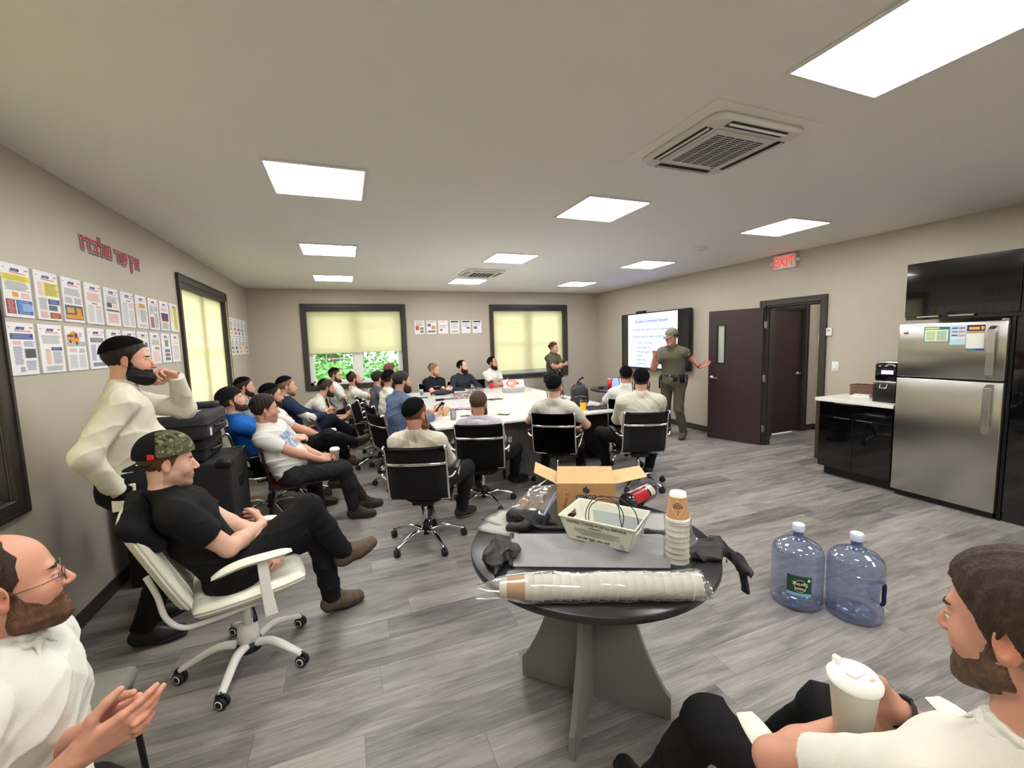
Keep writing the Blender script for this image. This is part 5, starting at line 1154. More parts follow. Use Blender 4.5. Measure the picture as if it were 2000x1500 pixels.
ct = MB().use(M_QUARTZ).box(5.06, RX - 0.002, 2.545, 3.31, 0.862, 0.90, bev=0.003, seg=1).build('countertop'); tag(ct, 'white stone countertop beside the refrigerator', 'countertop')
fr = empty('refrigerator', (5.06, 1.79, 0), label='stainless steel top-freezer refrigerator with notes on its door', cat='refrigerator')
MB().use(mat('dark fridge side', '2a2b2d', 0.4)).box(0.075, 0.64, 0.0, 0.745, 0.04, 1.69, bev=0.004, seg=1).build('cabinet_body', fr)
MB().use(M_BLACK).box(0.05, 0.6, 0.02, 0.725, 0.0, 0.05).build('base_grille', fr)
fd = MB().use(M_SS).box(0, 0.07, 0.002, 0.743, 1.195, 1.70, bev=0.008).build('freezer_door', fr); rd = MB().use(M_SS).box(0, 0.07, 0.002, 0.743, 0.06, 1.182, bev=0.008).build('fridge_door', fr)
def fridge_handle(z0, z1, parent):
    return MB().use(M_HND).prism([(0, z0), (-0.05, z0 + 0.03), (-0.055, (z0 + z1) / 2), (-0.05, z1 - 0.03), (0, z1), (0, z1 - 0.05), (-0.03, z1 - 0.07), (-0.035, (z0 + z1) / 2), (-0.03, z0 + 0.07), (0, z0 + 0.05)], 1, 0.055, 0.105, bev=0.003).build('handle', parent)
fridge_handle(1.21, 1.66, fd); fridge_handle(0.72, 1.165, rd)
MB().use(M_HND).at(Matrix.Translation((-0.001, 0.685, 1.62)) @ Matrix.Rotation(-PI / 2, 4, 'Y')).lathe([(0.02, 0), (0.018, 0.003), (0.001, 0.003)], n=20).build('badge', fd)
MB().use(M_STEEL).box(0.02, 0.06, 0.01, 0.05, 1.70, 1.715, bev=0.003).build('hinge_cover', fr)
def note(y0, y1, z0, z1, items, label, name='notice'):
    o = MB().use(flat('note ' + items[0], items[0])).box(5.0565, 5.0585, y0, y1, z0, z1)
    for i, (c, a, b, c0, c1) in enumerate(items[1:]):
        x = 5.0562 - 0.0002 * i; W_, H_ = y1 - y0, z1 - z0
        o.use(flat('print ' + c, c)).poly([(x, y1 - a * W_, z0 + c0 * H_), (x, y1 - b * W_, z0 + c0 * H_), (x, y1 - b * W_, z0 + c1 * H_), (x, y1 - a * W_, z0 + c1 * H_)])
    tag(o.build(name), label, 'notice', 'papers on the refrigerator door')
note(2.155, 2.335, 1.525, 1.665, ['3d8f96', ('dfe8bd', 0.04, 0.96, 0.05, 0.8), ('c4d99a', 0.04, 0.6, 0.84, 0.95), ('2f6f7a', 0.65, 0.95, 0.84, 0.95), ('b9c8a0', 0.1, 0.45, 0.1, 0.72), ('a9bfb0', 0.52, 0.9, 0.1, 0.72)], 'teal-bordered timetable, leftmost paper on the refrigerator')
note(2.045, 2.15, 1.50, 1.675, ['b9d6e8', ('3d4f8f', 0.1, 0.48, 0.8, 0.87), ('d05a62', 0.54, 0.92, 0.8, 0.87), ('d05a62', 0.1, 0.48, 0.62, 0.69), ('8ea676', 0.54, 0.92, 0.62, 0.69), ('4a4f9f', 0.1, 0.48, 0.44, 0.51), ('e79a72', 0.54, 0.92, 0.42, 0.51), ('d5e4ec', 0.05, 0.95, 0.3, 0.38)], 'pale blue sheet with six coloured bars on the refrigerator')
note(1.925, 2.04, 1.45, 1.675, ['e0e0da', ('3a2540', 0.0, 1.0, 0.74, 0.98), ('e3b046', 0.12, 0.7, 0.8, 0.9), ('e3b046', 0.78, 0.95, 0.8, 0.92), ('a89a70', 0.0, 1.0, 0.66, 0.73), ('2f7f86', 0.0, 0.55, 0.0, 0.08), ('34428f', 0.55, 1.0, 0.0, 0.08)], 'dark-headed flyer with gold blocks, rightmost paper on the refrigerator')
uc = empty('wall_cabinet', (5.14, 1.0, 0), label='black glossy wall cabinet above the refrigerator', cat='cabinet')
MB().use(M_GLOSS).box(0.022, 0.575, 0.0, 1.535, 1.735, 2.27).build('carcass', uc)
for i, (a, b) in enumerate(((0.002, 0.76), (0.765, 1.533))):
    d = MB().use(M_GLOSS).box(0, 0.02, a, b, 1.765, 2.272, bev=0.002, seg=1).build('cabinet_door', uc); MB().use(M_HND).box(-0.01, 0.002, b - 0.5 if i else a + 0.2, b - 0.33 if i else a + 0.37, 1.757, 1.768).build('handle', d)
    if i: MB().use(M_HND).box(-0.01, 0.002, b - 0.26, b - 0.1, 1.757, 1.768).build('handle', d)
tc = empty('tall_cabinet', (5.10, 0.9, 0), label='tall black glossy cabinet at the right edge beside the refrigerator', cat='cabinet')
MB().use(M_GLOSS).box(0.02, 0.615, 0.0, 0.86, 0.0, 1.73).build('carcass', tc); d = MB().use(M_GLOSS).box(0, 0.02, 0.002, 0.858, 0.08, 1.728, bev=0.002, seg=1).build('cabinet_door', tc); MB().use(M_HND).box(-0.012, 0.002, 0.60, 0.76, 1.10, 1.115).build('handle', d)
MB().use(mat('frame black', '101012', 0.3)).box(5.10, 5.13, 1.765, 1.786, 0.0, 1.73).build('filler_panel', tc).location = (-5.10, -0.9, 0)
cm = empty('coffee_machine', (5.20, 2.60, 0.9), label='tall black countertop coffee machine with a small lit display', cat='coffee machine')
MB().use(M_BLACK).box(0.03, 0.40, 0.0, 0.20, 0.0, 0.40, bev=0.02).build('housing', cm); MB().use(M_HND).box(0.02, 0.41, -0.003, 0.203, 0.40, 0.425, bev=0.01).build('top_cover', cm)
MB().use(M_GLOSS).box(0.0, 0.035, 0.005, 0.195, 0.22, 0.40, bev=0.012).build('front_panel', cm); MB().use(M_HND).box(-0.006, 0.04, 0.0, 0.20, 0.195, 0.22, bev=0.003).build('trim_band', cm)
MB().use(mat('violet display', 'b9b2f4', 0.3, emit=0.7)).box(-0.002, 0.0, 0.03, 0.135, 0.295, 0.335).build('display', cm)
MB().use(M_CHROME).tube([(-0.004, 0.135, 0.19), (-0.02, 0.135, 0.15), (-0.02, 0.075, 0.15), (-0.004, 0.075, 0.19)], 0.005, 6).build('spout', cm)
MB().use(M_BLACK).box(-0.01, 0.035, 0.0, 0.20, 0.0, 0.19, bev=0.004).build('drip_tray', cm); MB().use(M_BLACK).box(0.1, 0.38, 0.205, 0.235, 0.0, 0.23, bev=0.006).build('water_tank', cm)
def basket(x0, x1, y0, y1, z0, h, col, label):
    m = mat('woven strips ' + col, col, 0.7, noise=0.3, nscale=60); r = empty('basket', (x0, y0, z0), label=label, cat='basket', group='woven baskets on the counter'); X_, Y_ = x1 - x0, y1 - y0
    mb = MB().use(m); n = 6
    for k in range(n):
        z = h * (k + 0.5) / n; o_ = 0.003 * (k % 2)
        for (a, b, c, e) in ((-o_, X_ + o_, -o_, 0.006 - o_), (-o_, X_ + o_, Y_ - 0.006 + o_, Y_ + o_), (-o_, 0.006 - o_, 0, Y_), (X_ - 0.006 + o_, X_ + o_, 0, Y_)): mb.box(a, b, c, e, z - h / n * 0.42, z + h / n * 0.42, bev=0.0015, seg=1)
    for i in range(int(Y_ / 0.025) + 1): mb.box(-0.004, 0.004, i * 0.025 - 0.004, i * 0.025 + 0.004, 0, h)
    mb.box(0.004, X_ - 0.004, 0.004, Y_ - 0.004, 0, 0.006); mb.build('weave', r)
    MB().use(m).tube([(0, 0, h), (X_, 0, h), (X_, Y_, h), (0, Y_, h), (0, 0, h)], 0.006, 6).build('rim', r)
basket(5.50, 5.66, 2.88, 3.20, 0.9, 0.125, '7a5a4a', 'brown woven basket nearer the end of the counter')
basket(5.56, 5.70, 2.842, 2.872, 0.9, 0.16, '8a4d30', 'reddish basket squeezed behind the coffee machine')
for i, (a, b, c, z) in enumerate(((5.38, 2.93, 3.13, 0.9), (5.39, 2.94, 3.02, 0.918), (5.39, 3.03, 3.10, 0.918))):
    tag(MB().use(M_WHITE).box(a, a + 0.07, b, c, z, z + 0.017, bev=0.003).build('stick_packet'), ['long white packet lying in front of the woven basket', 'short white packet on the pile, nearer the coffee machine', 'short white packet on the pile, nearer the doorway'][i], 'packet', 'white packets on the counter')

# ------------------------------------------------------------------ black equipment stack on the left
M_CASE = mat('black carpeted cabinet', '141416', 0.85, noise=0.1, nscale=200, bump=0.25, bscale=500); M_CASE2 = mat('dark grey fabric case', '2b2b2f', 0.8, noise=0.06, nscale=150, bump=0.2, bscale=400)
sp_ = empty('speaker_cabinet', (-1.50, 3.62, 0), label='large black speaker cabinet on the floor behind the empty maroon chair', cat='speaker')
MB().use(M_CASE).box(0, 0.66, 0, 0.56, 0.0, 0.83, bev=0.02).build('enclosure', sp_)
MB().use(M_BLACK).at(Matrix.Translation((0.655, 0.28, 0.62))).box(0, 0.012, -0.07, 0.07, -0.045, 0.045, bev=0.005).build('side_handle', sp_)
for (a, c) in ((0.03, 0.03), (0.60, 0.03), (0.60, 0.5)): MB().use(M_BLACK).box(a - 0.035, a + 0.062, c - 0.035, c + 0.062, 0.78, 0.835, bev=0.012).build('corner_guard', sp_)
def soft_case(x, y, z, w, d, h, m, label, name='equipment_case'):
    r = empty(name, (x, y, z), label=label, cat='case', group='black equipment cases stacked on the speaker')
    MB().use(m).box(0, w, 0, d, 0, h, bev=0.03).build('shell', r); MB().use(M_BLACK).box(-0.004, w + 0.004, -0.004, d + 0.004, h * 0.55, h * 0.55 + 0.012, bev=0.002).build('zipper', r)
    MB().use(M_BLACK).tube([(w + 0.002, d * 0.3, h * 0.4), (w + 0.035, d * 0.4, h * 0.42), (w + 0.035, d * 0.6, h * 0.42), (w + 0.002, d * 0.7, h * 0.4)], 0.011, 6, 4).build('carry_handle', r); return r
soft_case(-1.49, 3.63, 0.835, 0.50, 0.50, 0.17, M_CASE, 'lower black case of the stack, directly on the speaker cabinet')
q = soft_case(-1.53, 3.58, 1.01, 0.58, 0.56, 0.185, M_CASE2, 'upper dark grey case of the stack, with papers on top')
MB().use(M_WHITE).box(0.578, 0.584, 0.06, 0.10, 0.02, 0.075).use(flat('violet tag', '4b2a78')).box(0.577, 0.583, 0.045, 0.062, 0.02, 0.075).build('luggage_tag', q)
tag(MB().use(flat('paper sheet', 'dcdcd6')).box(-1.40, -1.05, 3.60, 3.86, 1.1955, 1.198).build('paper_sheet'), 'white sheets lying on top of the dark grey case', 'paper')
bd = MB().use(M_CASE2).box(-1.22, -0.98, 3.98, 4.10, 1.196, 1.24, bev=0.015).build('black_pouch'); tag(bd, 'flat black pouch at the back of the case stack', 'pouch')
# ------------------------------------------------------------------ people, each with the chair below
def seatp(p, kind, label, yaw=None, fwd=0.03):
    """puts a chair under a seated person"""
    P = p['P']; a = math.radians(yaw); return chair(kind, P[0] + fwd * math.cos(a), P[1] + fwd * math.sin(a), yaw, label)
SKIN1, SKIN2, SKIN3 = 'c99882', 'd3a892', 'bd8a74'
def crossed(y=0.26, z=0.27): return dict(armR=dict(w=(-0.11, y, z), pole=(0.9, -0.3, -0.6), hd=(-1, 0.1, 0.12), pn=(0, -1, 0.1), curl=0.35), armL=dict(w=(0.10, y + 0.035, z - 0.045), pole=(-0.9, -0.3, -0.6), hd=(1, 0.1, 0.05), pn=(0, -1, 0.1), curl=0.35))
def lap(y=0.27, z=0.13, curl=0.45): return dict(armR=dict(w=(0.07, y, z), pole=(0.9, -0.5, -0.3), hd=(-0.6, 1, 0.0), pn=(-0.6, -0.1, -0.7), curl=curl), armL=dict(w=(-0.07, y + 0.02, z), pole=(-0.9, -0.5, -0.3), hd=(0.6, 1, 0.0), pn=(0.6, -0.1, -0.7), curl=curl))
XR = dict(legR=dict(a=(-0.10, 0.70, -0.09), pole=(0.1, 0.3, 1), f=(0.05, 0.9, 0.45)), legL=dict(a=(-0.10, 0.40)))        # right leg over left
XL = dict(legL=dict(a=(0.10, 0.70, -0.09), pole=(-0.1, 0.3, 1), f=(-0.05, 0.9, 0.45)), legR=dict(a=(0.10, 0.40)))

# man in the camouflage cap
def camo(q):
    c = np.tile(np.array(lin('55553f')), (len(q), 1)); n1 = fuzz(q, 21, 1.0, 70); n2 = fuzz(q + 3, 5, 1.0, 110); n3 = fuzz(q, 8, 1.0, 190)
    c[n1 > 0.35] = lin('2c2b24'); c[n2 > 0.6] = lin('7b7a5e'); c[n2 < -0.75] = lin('3b3a2a'); c[n3 > 1.0] = lin('b9b7a0'); c[q[:, 1] < -0.045] = lin('101012'); c[(q[:, 2] < 0.040) & (q[:, 1] > 0.05)] = lin('17171a')
    red_ = (q[:, 1] < -0.05) & (q[:, 1] > -0.075) & (q[:, 2] < 0.06) & (q[:, 2] > 0.035) & (q[:, 0] > 0); c[red_] = lin('c8322e'); return c
M_CAMO = mat('camouflage twill', '6c6e52', 0.85, vcol='tone', bump=0.2, bscale=400, spec=0.2)
p2 = make_person('man in camouflage cap worn backwards and black t-shirt, arms folded, on cream office chair', None, 16, lean=-27, Hat=(-0.81, 2.42, 1.125), head=(4, -4), res=0.005, hres=0.0028, s=1.0, bulk=1.02, neck_fwd=0.05,
    skin=SKIN2, hair='5a3d2a', hairstyle='short', beard=('stubble',), shirt=('131316', 'tee'), trousers='17171a', shoes='brown', cap=dict(mat=M_CAMO, back=True, col=camo, vz=0.035, vup=-0.15, vcol=lin('121214')),
    legR=dict(aw=(-0.085, 2.70, 0.40), pole=(0.05, 0.3, 1), f=(-0.05, 1, 0.38)), legL=dict(aw=(-0.17, 2.76, 0.10), pole=(0, 0.4, 1), f=(-0.1, 1, 0)),
    armR=dict(w=(-0.05, 0.15, 0.17), pole=(0.5, 0.3, -1), hd=(-1, -0.1, 0.25), pn=(0, -1, 0), curl=0.3), armL=dict(w=(0.06, 0.19, 0.085), pole=(-0.6, 0.0, -0.8), hd=(0.9, 0.0, -0.3), pn=(0, -0.5, -0.8), curl=0.45))
seatp(p2, 'white', 'cream office chair with white star base under the man in the camouflage cap', 14, 0.04)
JF = Field(); C0 = np.array((-0.95, 2.385, 0.0)); jy = np.array((math.cos(math.radians(16)), math.sin(math.radians(16)), 0)); jx = np.array((jy[1], -jy[0], 0))
for i in range(7):
    t = (i - 3) / 3; JF.cone(C0 + jx * 0.20 * t + jy * (0.02 - 0.02 * t * t) + np.array((0, 0, 0.965 - 0.06 * t * t)), C0 + jx * 0.18 * t + jy * 0.09 + np.array((0, 0, 0.80)), 0.042, 0.03, 0.05)
lo, hi = JF.bounds(0.03)
jk = sdf_object('jacket', lambda p: JF(p) - folds(p, 77, 0.008, 1.2), lo, hi, 0.008, cloth('101013', 'fleece'), None, None, (C0[0], C0[1], 0)); jk.location = (C0[0], C0[1], 0)
tag(jk, 'black fleece jacket hung over the back of the cream office chair', 'jacket')

# bearded man standing at the wall
p3 = make_person('standing bearded man in cream shirt and skullcap leaning on the cases, hand at mouth', None, 18, lean=3, Hat=(-1.13, 3.00, 1.60), head=(-4, -2), res=0.0055, hres=0.0032, s=1.02, bulk=1.08, belly=0.05,
    skin=SKIN1, hair='1f1815', hairstyle='short', beard=('full', '17110f'), kippah=True, shirt=('d2cdbc', 'dress'), trousers='131316', shoes='black', watch='L',
    legR=dict(a=(0.12, 0.0), pole=(0, 1, 0)), legL=dict(a=(-0.12, 0.02), pole=(0, 1, 0)),
    armL=dict(w=(-0.06, 0.265, 0.565), pole=(-0.5, 0.5, -0.9), hd=(0.35, -0.75, 0.25), pn=(0.7, -0.5, -0.3), curl=0.7, thumb=0.5), armR=dict(w=(0.20, -0.03, -0.01), pole=(0.7, -0.8, 0), hd=(-0.3, 0.3, -0.9), pn=(-1, 0, 0), curl=0.5))
pc = MB().use(cloth('dcd8c8', 'cotton')).prism([(0, 0), (0.10, 0.005), (0.105, 0.14), (0.005, 0.145)], 1, 0, 0.012, bev=0.004).build('cloth_pouch', p3['root'])
pc.location = Vector((p3['P'] - p3['org'] + p3['Ld']((0.20, -0.06, -0.12))).tolist()); pc.rotation_euler = (0, 0, math.radians(10))

# man in the white printed t-shirt
def tee_print(q):
    c = np.tile(np.array(lin('d2d1cc')), (len(q), 1)); x, y, z = q[:, 0], q[:, 1], q[:, 2]; reg = (np.abs(x) < 0.105) & (y > 0) & (z < -0.085) & (z > -0.265)
    u = (x + 0.105) / 0.21; v = (z + 0.265) / 0.18
    ink = ((np.abs(np.sin(u * 3 * PI * 1.33 + 0.3)) > 0.35) & (v > 0.55) & (v < 0.92)) | ((v < 0.5) & (np.abs(u - 0.5 + 0.18 * np.sin(v * 9)) < 0.36) & (np.sin(u * 21 + v * 9) > -0.72))
    c[reg & ink] = lin('7f9dbb'); return c
p4 = make_person('dark-haired man in white t-shirt with blue print, coffee cup on his lap, on maroon chair', None, 8, lean=-20, twist=-26, Hat=(-0.69, 4.26, 1.115), head=(8, -2), res=0.006, hres=0.0036, s=0.98, bulk=1.02, belly=0.03,
    skin=SKIN1, hair='2a1f1a', hairstyle='full', beard=('stubble',), kippah='small', shirt=('d2d1cc', 'tee'), shirt_col=tee_print, trousers='232327', shoes='dark',
    legR=dict(a=(0.12, 0.50), pole=(0.15, 0.5, 1)), legL=dict(a=(-0.10, 0.62), pole=(-0.1, 0.5, 1)),
    armR=dict(w=(0.08, 0.26, 0.10), pole=(0.6, -0.3, -0.8), hd=(-0.5, 1, 0.0), pn=(-0.8, 0, -0.5), curl=0.5), armL=dict(w=(-0.06, 0.28, 0.10), pole=(-0.8, -0.3, -0.6), hd=(0.5, 0.9, 0.1), pn=(0.8, 0, -0.5), curl=0.5))
seatp(p4, 'maroon', 'maroon stacking chair under the man in the white t-shirt with a blue print', 8)

CAPK = cloth('141416', 'twill')
p5 = make_person('bearded man in bright blue shirt, black cap backwards, head tilted back, behind the cases', None, 12, lean=-24, Hat=(-1.03, 4.74, 1.155), head=(-3, 20), res=0.007, hres=0.0045, skin=SKIN2, hair='4a3222', beard=('trim', '4a3222'), eyes=True,
    cap=dict(mat=CAPK, back=True), shirt=('1f62b8', 'tee'), trousers='1c1c20', **lap(0.30, 0.18))
seatp(p5, 'mesh', 'black ribbed office chair behind the black cabinet, under the man in the backwards black cap', 12)
p6 = make_person('man in skullcap mostly hidden behind the man in the backwards black cap', None, 10, lean=-6, Hat=(-1.20, 6.18, 1.175), head=(0, 0), res=0.009, hres=0.006, skin=SKIN2, hair='2e2320', kippah=True, beard=('trim',), shirt=('8d97a3', 'tee'))
seatp(p6, 'maroon', 'maroon stacking chair by the left-wall window, its sitter hidden behind the capped man', 10)
p7 = make_person('bearded man in skullcap and white shirt with open laptop and coffee cup, legs crossed', None, 8, lean=-17, Hat=(-0.76, 5.12, 1.15), head=(4, -3), res=0.007, hres=0.0045, skin=SKIN1, hair='251c18', beard=('trim', '251c18'), kippah='full', shirt=('d0cdc7', 'polo'), trousers='17171b', shoes='dark',
    armR=dict(w=(0.12, 0.34, 0.13), pole=(0.9, -0.4, -0.4), hd=(0.0, 1, 0.1), pn=(-1, 0, 0), curl=0.55), armL=dict(w=(-0.12, 0.30, 0.15), pole=(-0.9, -0.4, -0.4), curl=0.3), legR=dict(a=(0.02, 0.66, 0.02), pole=(0.8, 0.3, 0.7), f=(-0.2, 0.9, 0.5)), legL=dict(a=(-0.1, 0.42)))
seatp(p7, 'mesh', 'black ribbed office chair in the left row under the man with a laptop and coffee', 8)
def raglan(q): 
    c = np.tile(np.array(lin('1f2942')), (len(q), 1)); m = (np.abs(q[:, 0]) > 0.20) & (q[:, 2] < -0.20); c[m] = lin('d2cfc6'); return c
p8 = make_person('fair-bearded man in skullcap and navy raglan shirt with cream sleeves, legs crossed', None, 10, lean=-12, Hat=(-0.71, 5.95, 1.172), head=(6, 0), res=0.007, hres=0.005, skin=SKIN2, hair='8a6a4c', hairstyle='short', beard=('trim', '9a7550'), kippah='full', shirt=('1f2942', 'long'), shirt_col=raglan, trousers='1a1d2c', shoes='dark',
    armR=dict(w=(0.02, 0.33, 0.24), pole=(0.9, -0.2, -0.6), hd=(-0.2, 0.8, 0.6), pn=(-1, 0, 0), curl=0.25), armL=dict(w=(-0.02, 0.36, 0.22), pole=(-0.9, -0.2, -0.6), hd=(0.2, 0.8, 0.6), pn=(1, 0, 0), curl=0.3), **XR)
seatp(p8, 'mesh', 'black ribbed office chair in the left row under the man in the navy raglan shirt', 10)
p9 = make_person('man in white t-shirt leaning forward with elbows on knees over his phone', None, 6, lean=33, Hat=(-0.27, 6.38, 1.085), head=(8, -6), res=0.008, hres=0.005, skin=SKIN1, hair='3a2c24', beard=('trim', '33261f'), kippah='small', shirt=('cfccc4', 'tee'), trousers='16181f', shoes='brown',
    armR=dict(w=(0.05, 0.58, 0.14), pole=(0.7, -0.6, -0.6), hd=(-0.2, 1, 0.2), pn=(-0.8, 0, 0.4), curl=0.45), armL=dict(w=(-0.05, 0.58, 0.14), pole=(-0.7, -0.6, -0.6), hd=(0.2, 1, 0.2), pn=(0.8, 0, 0.4), curl=0.45), legR=dict(a=(0.14, 0.55)), legL=dict(a=(-0.12, 0.5)))
seatp(p9, 'maroon', 'maroon stacking chair under the man leaning forward over his phone', 6)
p10 = make_person('bespectacled man in skullcap and white shirt in front of the half-open window', None, 5, lean=-8, Hat=(-0.18, 7.85, 1.165), head=(-18, -2), res=0.009, hres=0.006, skin=SKIN2, hair='3a2c24', beard=('trim', '3a2a20'), kippah=True, glasses=True, shirt=('d4d2ce', 'tee'), trousers='1b1f2b', **lap())
seatp(p10, 'maroon', 'maroon stacking chair under the bespectacled man in front of the far window', 5)
p11 = make_person('balding man in white t-shirt raising his hand to his mouth before the window', None, 8, lean=-8, Hat=(0.108, 7.30, 1.115), head=(0, 3), res=0.008, hres=0.0055, skin='d39c88', hair='3a2c24', hairstyle='bald', beard=('trim', '4a3426'), kippah='small', payot=1, shirt=('d2cfc9', 'tee'), trousers='1d2433', bulk=1.1, belly=0.03, s=0.96,
    armR=dict(w=(0.06, 0.28, 0.52), pole=(0.5, 0.5, -1), hd=(-0.4, -0.5, 0.6), pn=(-0.3, -0.9, 0), curl=0.7), armL=dict(w=(0.08, 0.24, 0.22), pole=(-0.9, -0.2, -0.4), hd=(1, 0.2, 0), pn=(0, -1, 0), curl=0.3))
seatp(p11, 'maroon', 'maroon stacking chair under the man resting his chin on his hand', 8)
p12 = make_person('dark-haired man in grey shirt half hidden at the left side of the table', None, 12, lean=-2, Hat=(0.45, 6.72, 1.145), head=(5, 0), res=0.009, hres=0.006, skin=SKIN1, hair='241c1a', beard=('trim',), shirt=('565a66', 'tee'), s=0.95, **lap())
seatp(p12, 'mesh', 'black ribbed office chair under the grey-shirted man half hidden at the table side', 12)
p13 = make_person('man in white shirt and black skullcap between the grey and slate blue shirts', None, 14, lean=0, Hat=(0.535, 5.88, 1.19), head=(5, -3), res=0.008, hres=0.0055, skin=SKIN1, hair='2e2421', beard=('full', '2a1d18'), kippah='big', shirt=('d2cfc4', 'polo'), s=0.98, **lap(0.3, 0.2))
seatp(p13, 'mesh', 'black ribbed office chair under the man in white shirt and skullcap at the table side', 14)
p12b = make_person('brown-haired man at the table side, only the top of his head showing behind the others', None, 12, lean=0, Hat=(0.72, 7.75, 1.20), head=(0, 0), res=0.01, hres=0.007, skin=SKIN1, hair='6a4a36', hairstyle='full', shirt=('6e6a66', 'tee'), **lap())
seatp(p12b, 'mesh', 'black ribbed office chair at the far left corner of the table', 12)
p14 = make_person('dark-bearded man in slate blue shirt leaning on the table with a phone', None, 22, lean=6, Hat=(0.60, 5.12, 1.215), head=(-6, -3), res=0.006, hres=0.004, bulk=1.08, skin=SKIN1, hair='2c2420', hairstyle='short', beard=('full', '2a1e19'), shirt=('5b6a88', 'long'), sleeve=0.55, trousers='20222b',
    armR=dict(ww=(0.985, 5.08, 0.80), pole=(0.7, -0.5, -0.7), hd=(0.1, 1, 0.25), pn=(-0.7, 0, 0.5), curl=0.5), armL=dict(ww=(0.98, 5.32, 0.80), pole=(-0.7, -0.5, -0.7), hd=(0.2, 1, 0.2), pn=(0.7, 0, 0.5), curl=0.5))
seatp(p14, 'mesh', 'black ribbed office chair under the bearded man in the slate blue shirt', 22)

# people with their backs to the camera
p15 = make_person('man with reddish beard and large skullcap, back to camera, nearest the foreground table', None, 66, lean=-20, Hat=(0.475, 3.30, 1.105), head=(-22, -4), res=0.0055, hres=0.0038, skin=SKIN1, hair='6b4a38', hairstyle='buzz', beard=('long', '7d5138'), kippah='big', payot=1, shirt=('cfcabb', 'dress'), shoes='trail', trousers='1d1c1e',
    legR=dict(aw=(0.93, 3.80, 0.10), pole=(0.5, 0.5, 1), f=(0.6, 0.8, 0)), legL=dict(a=(-0.12, 0.5)), **lap())
chair('mesh', float(p15['P'][0]) + 0.0, float(p15['P'][1]) + 0.01, 70, 'black ribbed office chair nearest the camera, under the man in the large black skullcap')
def hood(p, col, label='hood'):
    N, sp, sf, sr = p['N'], p['sp'], p['sf'], p['sr']; F = Field(); c = N - sf * 0.04 + sp * 0.02
    ring = [c + sr * 0.085 * math.cos(t) + sf * 0.075 * math.sin(t) - sp * (0.035 * (1 - math.sin(t))) for t in np.linspace(-0.5, PI + 0.5, 12) + PI]
    for u, v in zip(ring, ring[1:]): F.cone(u, v, 0.026, 0.026, 0.02)
    F.cone(c - sf * 0.045 - sp * 0.01, c - sf * 0.045 - sp * 0.05, 0.036, 0.022, 0.05, sr, 1.9); lo, hi = F.bounds(0.02); o = sdf_object(label, lambda q: F(q) - folds(q, 31, 0.006), lo, hi, 0.006, cloth(col, 'cotton'), p['root'], None, p['org'])
p16 = make_person('brown-haired man in pale lavender hoodie, back to camera, without a skullcap', None, 66, lean=-20, Hat=(1.17, 3.92, 1.055), head=(-14, -5), res=0.006, hres=0.004, skin=SKIN3, hair='4a382c', hairstyle='short', beard=('full', '3a2a22'), shirt=('b9b2bd', 'long'), trousers='17171a', shoes='black', kippah=None, s=0.98,
    legR=dict(aw=(1.72, 4.45, 0.12), pole=(0.7, 0.5, 1), f=(0.9, 0.5, 0)), legL=dict(a=(-0.1, 0.45)), **lap())
hood(p16, 'bbb3c2')
chair('mesh', float(p16['P'][0]), float(p16['P'][1]), 68, 'black ribbed office chair under the person in the lavender hoodie')
p17 = make_person('man in pale shirt and skullcap, back to camera, sitting beside the yellow cup', None, 52, lean=-17, Hat=(2.06, 4.06, 1.14), head=(-4, 0), res=0.006, hres=0.004, skin=SKIN2, hair='8a6a56', hairstyle='buzz', kippah='big', payot=3, beard=('trim', '8a6244'), shirt=('c8c5ba', 'polo'), trousers='131316', shoes='black',
    armR=dict(w=(0.22, 0.24, 0.12), pole=(0.9, -0.4, -0.3), hd=(-0.6, 0.8, -0.3), pn=(-0.6, 0, -0.8), curl=0.4), armL=dict(w=(-0.2, 0.25, 0.2), pole=(-0.9, -0.4, -0.3), curl=0.3),
    legR=dict(aw=(2.72, 4.66, 0.10), pole=(0.55, 0.4, 1), f=(0.2, 1, 0)), legL=dict(aw=(2.22, 4.68, 0.10), pole=(0, 0.4, 1)))
chair('mesh', 2.16, 4.22, 55, 'black ribbed office chair under the man beside the yellow cup')
p18 = make_person('broad man in off-white shirt with long sidelocks, back to camera, nearest the officer', None, 64, lean=-12, Hat=(2.92, 3.72, 1.188), head=(-8, 0), res=0.006, hres=0.004, s=1.0, bulk=1.2, belly=0.04, skin=SKIN2, hair='3a2c26', hairstyle='buzz', kippah='big', payot=2, beard=('full', '4a3426'), shirt=('ccc8b9', 'dress'), trousers='101013', shoes='black',
    legL=dict(aw=(2.86, 4.30, 0.12), pole=(-0.5, 0.3, 1), f=(-0.2, 1, 0)), legR=dict(a=(0.2, 0.4), pole=(0.4, 0.5, 1)), **lap())
chair('mesh', float(p18['P'][0]) + 0.01, float(p18['P'][1]) + 0.03, 68, 'black ribbed office chair under the broad man in off-white, nearest the officer')
p19 = make_person('man in white polo and black skullcap at the laptop, partly behind the broad man', None, 55, lean=-2, Hat=(3.43, 4.68, 1.15), head=(2, 0), res=0.007, hres=0.0045, skin=SKIN3, hair='4a3a32', hairstyle='buzz', kippah='big', payot=2, shirt=('d6d6d4', 'polo'), trousers='131316', shoes='black', s=0.97,
    armL=dict(w=(-0.12, 0.28, 0.24), pole=(-0.9, -0.3, -0.4), curl=0.3), armR=dict(w=(0.2, 0.3, 0.2), pole=(0.9, -0.3, -0.4), curl=0.3))
seatp(p19, 'mesh', 'black ribbed office chair by the dark round table, mostly hidden by the broad man', 55)

